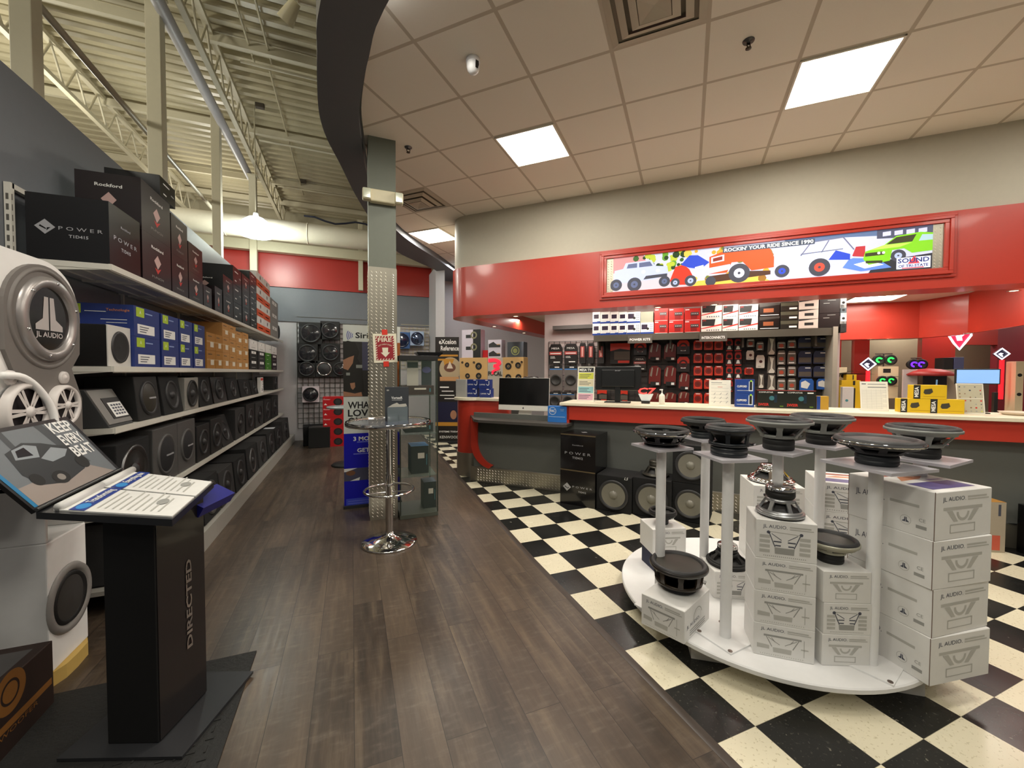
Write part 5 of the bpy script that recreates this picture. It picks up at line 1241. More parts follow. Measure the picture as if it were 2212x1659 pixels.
# monitor seen from behind
um = (on45(7.45, 1287, 800)+on45(7.45, 1385, 800))/2; Wm = on45(7.45, 1385, 800)-on45(7.45, 1287, 800)
mo = thing('monitor', 'black computer monitor on the counter, seen from behind', 'monitor', V((7.45/2+um/2**.5, 7.45/2-um/2**.5, CT)), -PI/4+R(4))
MB(mat('monitor_black', '141516', .35)).box(-Wm/2, Wm/2, -.0, .03, .155, .46).box(-Wm*.36, Wm*.36, -.03, 0, .20, .42).build('housing', mo, bevel=.01)
MB(black_gloss).box(-Wm/2+.01, Wm/2-.01, .03, .032, .165, .45).build('screen', mo)
MB(mat('monitor_black', '141516', .35)).box(-.035, .035, -.02, .02, .012, .24).build('neck', mo, bevel=.006); MB(mat('monitor_black', '141516', .35)).box(-.16, .16, -.09, .09, 0, .012).build('foot', mo, bevel=.005)
MB(silver_print).text(Fr((0, -.0305, .40), (1, 0, 0), (0, 0, 1)), 0, 0, 'acer', .02, 'c', .07).build('badge', mo)
# blue alarm cartons etc
blue2 = mat('navy_blue_carton', '1d3f8a', .4)
def pr_cliff(b, f, W, D, H):
    for k in ('front',):
        g = f[k]; b.m(white_print).text(g, -W*.42, H*.42, 'CLIFFORD', H*.14, 'l', W*.52, bold=True).rect(g, -W*.42, W*.2, H*.18, H*.2)
        b.m(mat('fob_white', 'cfd8e6', .4)).rect(g, W*.20, W*.42, H*.15, H*.85); b.m(black_mat).rect(g, W*.245, W*.375, H*.22, H*.85, .0012)
        b.m(mat('lime_dot', '9ed13a', .5)).disc(g, W*.32, H*.88, H*.07, 14, .0014)
for i in range(2): on_counter('c', 'cl', pbox('alarm_carton', .10, .155, blue2, pr_cliff), 1588, 1629, .155, 'blue alarm carton with white fob drawing on the counter, %s' % ('lower', 'upper')[i], 'box', z=CT+i*.156, D=.10, group='blue alarm cartons in a pile of two')
def pr_comp(b, f, W, D, H):
    g = f['front']; b.m(white_print).text(g, -W*.44, H*.84, 'COMPUSTAR', H*.08, 'l', W*.5).rect(g, W*.22, W*.42, H*.84, H*.9); b.m(red_print).text(g, -W*.46, H*.12, '2WSSR', H*.14, 'l', W*.38, bold=True)
    b.m(mat('cyan_dim', '3a6f7a', .4)).disc(g, W*.02, H*.55, H*.13, 14); b.m(mat('fob_dark', '1d2b3a', .3)).rect(g, W*.1, W*.2, H*.3, H*.75); b.m(mat('olive_print', '5c7a1e', .5)).rect(g, W*.3, W*.42, H*.08, H*.14); b.m(red_print).rect(g, -W*.5, W*.5, H*.98, H)
for i, (a, b_) in enumerate(((1635, 1697), (1698, 1761))): on_counter('c', 'cs', pbox('remote_start_carton', .12, .195, mat('black_green_carton', '141812', .4), pr_comp), a, b_, .195, 'black remote start carton with white lettering on the counter, %s of the pair' % ('left', 'right')[i], 'box', D=.12, group='two black remote start cartons')
on_counter('c', 'oy', pbox('small_picture_carton', .1, .14, mat('orange_yellow_carton', 'b58b2a', .5), lambda b, f, W, D, H: b.m(blue2).rect(f['front'], -W*.5, -W*.2, 0, H)), 1764, 1790, .14, 'small orange and blue carton right of the black remote start cartons', 'box', D=.1)
yel = mat('yellow_carton', 'd9b316', .5)
def pr_yel(b, f, W, D, H):
    g = f['front']; b.m(mat('print_black', '222222', .5)).rect(g, -W*.5, -W*.29, 0, H)
    b.m(white_print); gg = Fr(g.p(-W*.35, H*.12, 0), g.v, -g.u); b.text(gg, 0, 0, 'MESA', W*.12, 'l', H*.74, .0012, True)
    b.m(mat('sensor_dark', '3d3a2e', .5)).poly(g, [(-W*.2, H*.45), (-W*.17, H*.68), (W*.05, H*.75), (W*.09, H*.5), (0, H*.35), (-W*.15, H*.33)], .0012)
    b.m(mat('yellow_dark', 'b48f10', .5)).rect(g, -W*.2, W*.45, H*.16, H*.19)
for i, (a, b_, lv_, nm) in enumerate(((1945, 2016, 0, 'lower left one'), (2017, 2076, 0, 'lower right one'), (1972, 2045, 1, 'upper one'))):
    on_counter('c', 'yl', pbox('yellow_carton', .12, .135, yel, pr_yel), a, b_, .135, 'yellow camera carton with black end on the counter, %s' % nm, 'box', z=CT+lv_*.136, D=.12, group='yellow cartons with black ends')
# small display and other things behind / on the far counter
u_ = on45(7.6, 2112, 815); tb = thing('tablet_screen', 'blue lit flat screen behind the crowded picture sheet', 'screen', V((7.6/2+u_/2**.5, 7.6/2-u_/2**.5, CT)), -PI/4)
MB(black_mat).box(-.16, .16, 0, .02, .28, .43).box(-.02, .02, .0, .03, 0, .3).box(-.08, .08, -.04, .06, 0, .01).build('housing', tb, bevel=.003); MB(mat('screen_blue', '7ea6dc', .3, emit=.8)).box(-.15, .15, -.001, 0, .29, .42).build('screen', tb)
# pump bottle and neon C7 sign
u_ = on45(7.38, 1430, 850); pb_ = thing('pump_bottle', 'white pump bottle on the counter right of the monitor', 'bottle', V((7.38/2+u_/2**.5, 7.38/2-u_/2**.5, CT)), 0)
fz = Fr((0, 0, 0), (1, 0, 0), (0, 1, 0)); MB(mat('milky_plastic', 'dcd9cc', .3)).lathe(fz, [(0, 0), (.032, 0), (.034, .01), (.034, .10), (.028, .115), (.012, .125), (.012, .135), (0, .135)], 24).build('body', pb_)
MB(white_paint).cyl((0, 0, .135), (0, 0, .175), .006).box(-.03, .008, -.008, .008, .17, .182).build('pump', pb_)
u_ = on45(7.42, 1395, 850); ns = thing('light_up_sign', 'small sign of red glowing characters on a black base on the counter', 'sign', V((7.42/2+u_/2**.5, 7.42/2-u_/2**.5, CT)), -PI/4)
MB(black_mat).box(-.05, .05, -.03, .03, 0, .035).build('base', ns, bevel=.004); MB(mat('acrylic', 'dfe6e6', .1, coat=.3)).add([(-.05, 0, .035), (.05, 0, .035), (.09, 0, .12), (-.09, 0, .12)], [(0, 1, 2, 3)]).build('clear_plate', ns)
MB(mat('neon_red', 'ff3a34', .4, emit=2.2)).text(Fr((0, -.003, .12), (1, 0, .0), (.25, 0, 1)), 0, 0, 'C7', .075, 'c', .2, .001, True).build('lettering', ns)
# computer on the desk
c_ = 7.25; u0_, u1_ = on45(c_, 1077, 900), on45(c_, 1187, 900); Wi = (u1_-u0_)*.97; um = (u0_+u1_)/2
im = thing('desktop_computer', 'white edged all in one computer with black screen on the desk', 'computer', V((c_/2+um/2**.5, c_/2-um/2**.5, dz)), -PI/4+R(3))
g = Fr((0, -.02, .0), (1, 0, 0), V((0, .06, 1)))
MB(mat('imac_silver', 'd6d3ca', .35)).fbox(g, -Wi/2, Wi/2, .115, .56, -.02, 0).build('housing', im, bevel=.004)
MB(black_gloss).fbox(g, -Wi/2+.003, Wi/2-.003, .19, .557, 0, .003).build('screen', im)
b = MB(mat('logo_dark', '3a3a3a', .4)).disc(g, 0, .148, .011, 16, .0005); b.poly(g, [(0, .160), (.004, .168), (.006, .166), (.003, .159)], .0005); b.build('logo', im)
MB(mat('imac_silver', 'd6d3ca', .35)).slab(Fr((0, .05, 0), (1, 0, 0), (0, .3, 1)), [(-.10, .01), (.10, .01), (.08, .25), (-.08, .25)], -.006, 0).box(-.10, .10, -.04, .12, 0, .008).build('stand', im)
def flat(name, px0, px1, py, W_, D_, col, lab, cat, h=.008):
    p = PZ((px0+px1)/2, py, dz); return tag(MB(col).box(-W_/2, W_/2, -D_/2, D_/2, 0, h).build(name, loc=(p.x, p.y, dz), rot=(0, 0, -PI/4), bevel=.002), lab, cat)
flat('keyboard', 1082, 1128, 902, .28, .11, white_paint, 'white keyboard on the desk in front of the computer', 'keyboard')
flat('trackpad', 1137, 1162, 904, .13, .10, mat('pad_white', 'cfccc2', .4), 'small white trackpad right of the white keyboard', 'trackpad')
def pr_pac(b, f, W, D, H):
    g = f['front']; b.m(white_print).ringf(g, -W*.24, H*.7, W*.17, W*.19, 28, .0008).text(g, -W*.24, H*.63, 'PAC', H*.16, 'c', W*.26, bold=True)
    b.m(mat('pale_blue_print2', 'a9c4e8', .5)).rect(g, -W*.44, W*.42, H*.33, H*.36).rect(g, W*.16, W*.36, H*.8, H*.83).rect(g, W*.18, W*.34, H*.72, H*.74)
on_counter('p', 'pac', pbox('interface_carton', .10, .205, mat('bright_blue_carton', '2f74c4', .4), pr_pac), 1183, 1224, .2, 'bright blue carton with white oval logo on the desk end', 'box', c=7.0, z=dz, D=.10, py=905)
m_ = MB(white_paint).tube([PZ(1055, 890, dz+.004), PZ(1068, 892, dz+.004), PZ(1083, 893, dz+.004), PZ(1095, 897, dz+.004)], .004, 6); tag(m_.build('white_cable'), 'short white cable on the desk beside the pillar', 'cable')
p = PZ(1065, 897, dz); tag(MB(black_mat).box(-.03, .03, -.02, .02, 0, .025).build('small_black_gadget', loc=(p.x, p.y, dz), bevel=.005), 'small black gadget on the desk left of the keyboard', 'gadget')

# navy cartons and grey card on the pillar cap
def pr_nav(b, f, W, D, H):
    g = f['front']; b.m(white_print).text(g, -W*.42, H*.36, 'CLIFFORD', H*.13, 'l', W*.5).ringf(g, W*.3, H*.5, W*.08, W*.12, 12, .0008, PI, 2*PI).rect(g, W*.38, W*.42, H*.5, H*.85, .0008).rect(g, W*.1, W*.3, H*.88, H*.95, .0008); b.m(red_print).disc(g, W*.1, H*.9, H*.04, 10)
base_ = PZ(1008, 862, CT)
for i, (px0, px1, lv_, nm) in enumerate(((1006, 1038, 0, 'lower left'), (1037, 1066, 0, 'lower right'), (1011, 1036, 1, 'upper left'), (1034, 1064, 1, 'upper right'))):
    p0 = PS(px0, 858, 7.75); p1 = PS(px1, 858, 7.75); W = .17; c0 = V(((p0.x+p1.x)/2, (p0.y+p1.y)/2, CT+lv_*.136))
    put('nav', lambda: pbox('alarm_carton', .12, .135, mat('navy_carton2', '1a2b6b', .4), pr_nav)(.185)(), 'small navy blue carton on the red pillar, %s' % nm, 'box', c0, -PI/4+R(8), 'navy cartons on the red pillar')
p0 = PS(997, 860, 7.62); tag(MB(mat('grey_card', '9a9a98', .5)).box(-.09, .09, -.02, .02, 0, .27).build('tall_grey_packet', loc=(p0.x, p0.y, CT), rot=(0, 0, -PI/4), bevel=.003), 'tall pale grey packet at the left of the navy cartons', 'packet')

# ------------------------------------------------------------------ boxes and speakers on the tiles before the counter
def p_pow2(b, f, W, D, H):
    g = f['front']; b.m(silver_print).text(g, 0, H*.68, 'Rockford', H*.035, 'c', W*.3).text(g, 0, H*.43, 'P O W E R', H*.07, 'c', W*.74).text(g, 0, H*.31, 'T1D412', H*.06, 'c', W*.3, bold=True)
    g = f['top']; diamond_logo(b, g, 0, 0, W*.1, silver_print); b.m(mat('gold_edge', '5a4c34', .5)).rect(f['front'], -W*.5, W*.5, H*.965, H)
def p_pow3(b, f, W, D, H):
    g = f['front']; diamond_logo(b, g, -W*.30, H*.50, W*.12, silver_print); b.m(silver_print).text(g, -W*.14, H*.50, 'P O W E R', H*.05, 'l', W*.56).text(g, W*.14, H*.38, 'T1D412', H*.045, 'c', W*.22, bold=True); b.m(mat('gold_edge', '5a4c34', .5)).rect(g, -W*.5, W*.5, H*.965, H)
pA, pB = PZ(1210, 1086, 0), PZ(1285, 1100, 0); dA = pB-pA; W = dA.length; ang_ = math.atan2(dA.y, dA.x)
D_ = .42; nrm_ = V((-dA.y, dA.x, 0)).normalized()
for i, pr_ in enumerate((p_pow3, p_pow2)):
    t = sidebox('', W, D_, .415, gloss_box, pr_)(); t.location = (pA+pB)/2+nrm_*D_/2+V((0, 0, i*.417)); t.rotation_euler = (0, 0, ang_)
    tag(t, 'gloss black subwoofer carton on the tiles by the counter, %s of two' % ('lower', 'upper')[i], 'box', 'black cartons by the counter')
GB = 'black subwoofer boxes before the counter'
cone_l = mat('cone_grey_smoke', '7a776c', .3)
def bxe(px0, px1, py, H, lab, key, z=0, wo=None, D_=.38, dy=0):
    a = PZ(px0, py, 0); an = ang_; dr_ = V((math.cos(an), math.sin(an), 0)); k_ = (px1-1106)/FPX; rl = RT-FW*k_; W_ = -((a-_O).dot(rl))/dr_.dot(rl); b__ = a+dr_*W_; d_ = b__-a; n__ = V((-d_.y, d_.x, 0)).normalized()
    o = enclosure(W_, D_, H, [(0, H*.47, min(W_, H)*.41)], black_carpet, 0, cone_m=cone_l, ring_m=charcoal, cap_m=cone_l)(); o.location = (a+b__)/2+n__*D_/2+V((0, 0, z)); o.rotation_euler = (0, 0, an)
    return tag(o, lab, 'speaker', GB), (a+b__)/2+n__*D_/2, W_
e1, c_e1, w1 = bxe(1288, 1362, 1099, .40, 'black subwoofer box with smoky cone, left one beside the black cartons', 'a')
e2, c_e2, w2 = bxe(1366, 1448, 1110, .41, 'black subwoofer box with smoky cone under the upturned speaker', 'b')
e3, c_e3, w3 = bxe(1451, 1530, 1121, .40, 'black subwoofer box with smoky cone, lower of the rear stacked pair', 'c')
e4, c_e4, _ = bxe(1451, 1530, 1121, .40, 'black subwoofer box with smoky cone, upper of the rear stacked pair', 'd', z=.402)
MB(white_print).text(Fr((w1*.32, -.19, .385), (1, 0, 0), (.3, 0, 1)), 0, -.01, 'L5', .03, 'l').build('lettering', e1)
put('upt', driver(.14, .17, mat('dark_gunmetal', '4c4a44', .35, .6), mat('dark_gunmetal', '4c4a44', .35, .6), .06, .066, nsp=6, surr=black_mat, inverted=True), 'dark metal subwoofer standing face down on the middle black box', 'speaker', (c_e2.x, c_e2.y, .412), .2)
# plain carton on the floor at the far right
pA, pB = PZ(2150, 1210, 0), PZ(2206, 1214, 0)
t = thing('shipping_carton', 'pale shipping carton with tan top and orange sticker, right of the stand', 'box', V((5.06, 1.66, 0))+V((.0, .1, 0)), -PI/4+.25)
b = MB(mat('pale_carton', 'b3a692', .7)).box(-.30, .22, -.0, .2, 0, .44); g = Fr((-.30, 0, 0), (1, 0, 0), (0, 0, 1)); b.m(mat('tan_top', 'b07f3a', .7)).rect(Fr((-.30, 0, .44), (1, 0, 0), (0, 1, 0)), 0, .52, 0, .2)
b.m(mat('orange_sticker', 'd0604a', .5)).rect(g, .42, .48, .02, .15); b.m(print_slate).rect(g, .46, .48, .32, .42); b.build('box', t, bevel=.004)
t = tag(MB(black_gloss).box(-.15, .15, 0, .16, 0, .42).build('black_carton', loc=(5.45, 1.42, 0), rot=(0, 0, -PI/4+.2), bevel=.004), 'black carton at the right edge beside the pale shipping carton', 'box')
# ------------------------------------------------------------------ peg wall behind the counter
def PW(px, py, off=0):     # photo pixel to (u, v) in the product wall frame
    p = PS(px, py, PC-off*2**.5); return U45(p), p.z
def wallpos(u, v, off): return F45.p(u, v, off)
grid_m = mat('black_wire_grid', '2a2826', .5)
def grid_panel(name, frame, u0, u1, v0, v1, pitch, lab, mt_=grid_m, r=.004, off=.02):
    t = thing(name, lab, 'wire grid', frame.p(u0, v0, 0))
    o_ = frame.p(u0, v0, 0); fr = Fr(V((0, 0, 0)), frame.u, frame.v); b = MB(mt_); W = u1-u0; H = v1-v0
    n = int(W/pitch)
    for i in range(n+1): b.fbox(fr, i*W/n-r, i*W/n+r, 0, H, off-r, off+r)
    m_ = int(H/pitch)
    for i in range(m_+1): b.fbox(fr, 0, W, i*H/m_-r, i*H/m_+r, off+r, off+3*r)
    b.build('wires', t); return t
ua, va = PW(1190, 880); ub, vb = PW(1808, 718)
MB(mat('dark_wall_panel', '3c3634', .7)).fbox(F45, PW(1290, 800)[0], ub, .6, PW(1500, 715)[1], .002, .006).build('trim_5', kind='structure')
grid_panel('wire_grid', F45, PW(1186, 800)[0], ub, .9, 2.10, .10, 'black wire grid covering the wall behind the counter')
# shelf over the pegs
us0, vs0 = PW(1283, 727, .38); us1, _ = PW(1800, 706, .38); vsh = PW(1500, 722, .38)[1]
sh = thing('stereo_shelf', 'long dark shelf over the peg wall carrying boxed stereos', 'shelf', (0, 0, 0))
olive = mat('dark_olive_shelf', '4a463c', .5)
MB(olive).fbox(F45, us0, us1+.05, vsh, vsh+.03, .01, .40).fbox(F45, us0, us1+.05, vsh-.07, vsh, .36, .40).build('shelf_board', sh)
for px in (1300, 1450, 1600, 1750):
    u_ = PW(px, 720)[0]; MB(olive).fbox(F45, u_-.012, u_+.012, vsh-.2, vsh, .01, .30).build('bracket', sh)
for txt, pa, pb in (('POWER KITS', 1356, 1409), ('INTERCONNECTS', 1511, 1571)):
    a, _ = PW(pa, 725, .42); b_, _ = PW(pb, 725, .42); b = MB(mat('sign_grey', '55514a', .5)).fbox(F45, a, b_, vsh-.115, vsh+.005, .405, .41); b.m(white_print).text(F45.at((a+b_)/2, vsh-.075, .41), 0, 0, txt, .035, 'c', (b_-a)*.84, .001, True); b.build('sign_plate', sh)
# small empty shelf to the left
a, z_ = PW(1194, 708, .15); b_, _ = PW(1281, 704, .15)
tag(MB(mat('dark_grey_ledge', '4b4644', .5)).box(0, b_-a, 0, .16, -.035, .03).build('ledge', loc=F45.p(a, z_, .16), rot=(0, 0, -PI/4)), 'short empty dark ledge on the wall left of the boxed stereos', 'ledge')
# end panel
a, _ = PW(1797, 800, .4); MB(mat('cream_grey_panel', 'a39c8e', .5)).fbox(F45, a, a+.05, .3, PW(1800, 706, .38)[1], .0, .42).build('trim_4', kind='structure')
# boxes on the shelf
def hu(kind):
    def pr(b, f, W, D, H):
        g = f['front']
        if kind == 'blue':
            b.m(blue2).rect(g, -W*.5, W*.5, 0, H*.15).rect(g, W*.1, W*.5, H*.15, H*.19); b.m(mat('unit_dark', '2a2336', .4)).rect(g, -W*.34, W*.3, H*.42, H*.78); b.m(print_grey)
            for i in range(6): b.rect(g, -W*.4+i*W*.13, -W*.32+i*W*.13, H*.25, H*.30)
        if kind == 'bluewide':
            b.m(blue2).rect(g, -W*.5, W*.5, 0, H*.15); b.m(mat('unit_dark', '2a2336', .4)).rect(g, -W*.42, W*.04, H*.4, H*.85); b.m(black_mat).disc(g, W*.06, H*.45, H*.12, 14, .001); b.m(print_slate)
            for i in range(2):
                for j in range(4): b.disc(g, W*(.26+.12*i), H*(.28+.17*j), W*.04, 8)
        if kind == 'red':
            b.m(mat('deep_red_print', '7d1a1a', .4)).rect(g, -W*.1, W*.3, H*.1, H*.45); b.m(mat('unit_grey', '4c4444', .4)).rect(g, -W*.12, W*.4, H*.38, H*.68); b.m(white_print)
            for i in range(4): b.disc(g, W*(-.02+.11*i), H*.55, W*.025, 8, .001)
            b.rect(g, -W*.45, -W*.2, H*.86, H*.92).rect(g, -W*.45, W*.45, 0, H*.02)
        if kind == 'jvc':
            b.m(black_mat).poly(g, [(-W*.46, H*.42), (W*.14, H*.42), (W*.2, H*.92), (-W*.46, H*.92)]); b.m(red_print).poly(g, [(-W*.5, H*.2), (W*.5, H*.44), (W*.5, H*.56), (-W*.5, H*.26)]); b.text(g, -W*.42, H*.78, 'JVC', H*.10, 'l', h=.0016)
            b.m(print_slate)
            for i in range(6): b.disc(g, -W*.2+i*W*.11, H*.1, W*.035, 8)
        if kind == 'dark':
            b.m(mat('charcoal_print', '3a3733', .4)).poly(g, [(-W*.5, H*.72), (W*.5, H*.85), (W*.5, H), (-W*.5, H)]); b.m(mat('ember_print', '8a4a26', .5)).rect(g, -W*.3, W*.2, H*.3, H*.6); b.m(white_print).rect(g, -W*.45, W*.45, H*.08, H*.12)
        if kind == 'dark2':
            b.m(mat('olive_sheen', '4d4c3d', .4)).rect(g, -W*.5, W*.5, H*.55, H*.92); b.m(white_print).rect(g, 0, W*.44, H*.15, H*.35)
        if kind == 'wht':
            b.m(black_mat).poly(g, [(-W*.5, H*.8), (W*.5, H), (-W*.5, H)]); b.rect(g, -W*.2, W*.26, H*.32, H*.62)
        if kind == 'blk':
            b.m(print_grey).rect(g, -W*.3, W*.0, H*.66, H*.7).rect(g, -W*.1, W*.3, H*.86, H*.89)
    return pr
base_c = dict(blue=white_card, bluewide=white_card, red=mat('red_carton', 'b0241e', .4), jvc=mat('white_red_carton', 'd9d2ca', .5), dark=mat('black_glossy_carton', '15120f', .3), dark2=mat('black_olive_carton', '22211b', .35), wht=mat('bone_carton', 'd4c6bb', .5), blk=mat('black_brown_carton', '150d0b', .4))
cols = [('blue', 1280, 1297, 2, 'first'), ('blue', 1297, 1318, 2, 'second'), ('blue', 1318, 1336, 2, 'third'), ('blue', 1336, 1354, 2, 'fourth'), ('bluewide', 1354, 1383, 2, 'fifth'), ('bluewide', 1383.5, 1412, 1, 'sixth'),
        ('red', 1413, 1443, 2, 'first'), ('red', 1444, 1477, 2, 'second'), ('red', 1478, 1513, 2, 'third'), ('jvc', 1514, 1559, 2, 'first'), ('jvc', 1560, 1594, 2, 'second'), ('jvc', 1595, 1637, 2, 'third'),
        ('dark', 1639, 1684, 2, 'first'), ('dark2', 1685, 1723, 3, 'second'), ('wht', 1724, 1767, 3, 'fourth'), ('blk', 1768, 1813, 2, 'last')]
desc = dict(blue='white and blue boxed car stereo', bluewide='wide white and blue boxed car stereo', red='red boxed car stereo', jvc='white and red boxed touch screen stereo', dark='glossy black boxed stereo with ember print', dark2='black and olive boxed stereo', wht='bone white boxed stereo with black corner', blk='large plain black boxed stereo')
for kind, pa, pb, lv_, od in cols:
    a, _ = PW(pa, 710, .38); b_, _ = PW(pb, 710, .38); W = b_-a-.004
    top = PW((pa+pb)/2, {'blue': 674, 'bluewide': 674 if lv_ == 2 else 697, 'red': 666, 'jvc': 658, 'dark': 655, 'dark2': 652, 'wht': 648, 'blk': 645}[kind], .38)[1]
    H = (top-vsh-.03)/lv_
    for i in range(lv_):
        lv_name = ('bottom', 'top')[i] if lv_ == 2 else ('single lower', )[0] if lv_ == 1 else ('bottom', 'middle', 'top')[i]
        pre = {'blue': '%s from the left, %s row', 'bluewide': '%s column, %s row', 'red': '%s red column, %s row', 'jvc': '%s white and red column, %s row', 'dark': '%s black column, %s row', 'dark2': '%s black column, %s row', 'wht': '%s black or white column, %s row', 'blk': '%s column at the right, %s row'}[kind] % (od, lv_name)
        put('hu%s%.3f%.3f' % (kind, W, H), sidebox('', W, .34, H-.002, base_c[kind], hu(kind), name='stereo_carton'), desc[kind]+', '+pre, 'box', V((F45.p(a+W/2+.002, vsh+.031+i*H, .39-.17))), -PI/4, 'boxed stereos on the wall shelf')
a, _ = PW(1385, 680, .3); b_, _ = PW(1412, 680, .3); H = .16
z_ = vsh+.031+ (PW(1397, 697, .38)[1]-vsh-.03)
put('greybx', sidebox('', b_-a, .3, .17, mat('sage_carton', '8a8a78', .6), lambda *k: None, name='stereo_carton'), 'plain sage grey carton on top of the sixth stereo column', 'box', F45.p((a+b_)/2, z_, .22), -PI/4, 'boxed stereos on the wall shelf')
for i, (py0, c_, nm) in enumerate(((700, mat('mesh_black_pack', '2a2625', .6), 'lowest'), (682, white_card, 'middle'), (664, mat('grey_teal_pack', '5a6a70', .5), 'third up'), (648, white_card, 'topmost'))):
    a, z_ = PW(1815, py0+18, .2); b_, _ = PW(1829, py0, .2)
    put('hp%d' % i, sidebox('', b_-a, .12, .15, c_, lambda b, f, W, D, H: b.m(black_mat).disc(f['front'], 0, H*.5, W*.25, 12), name='hanging_packet'), 'small packet hanging at the right end of the stereo shelf, %s' % nm, 'packet', F45.p((a+b_)/2, z_, .14), -PI/4, 'packets at the right end of the shelf')
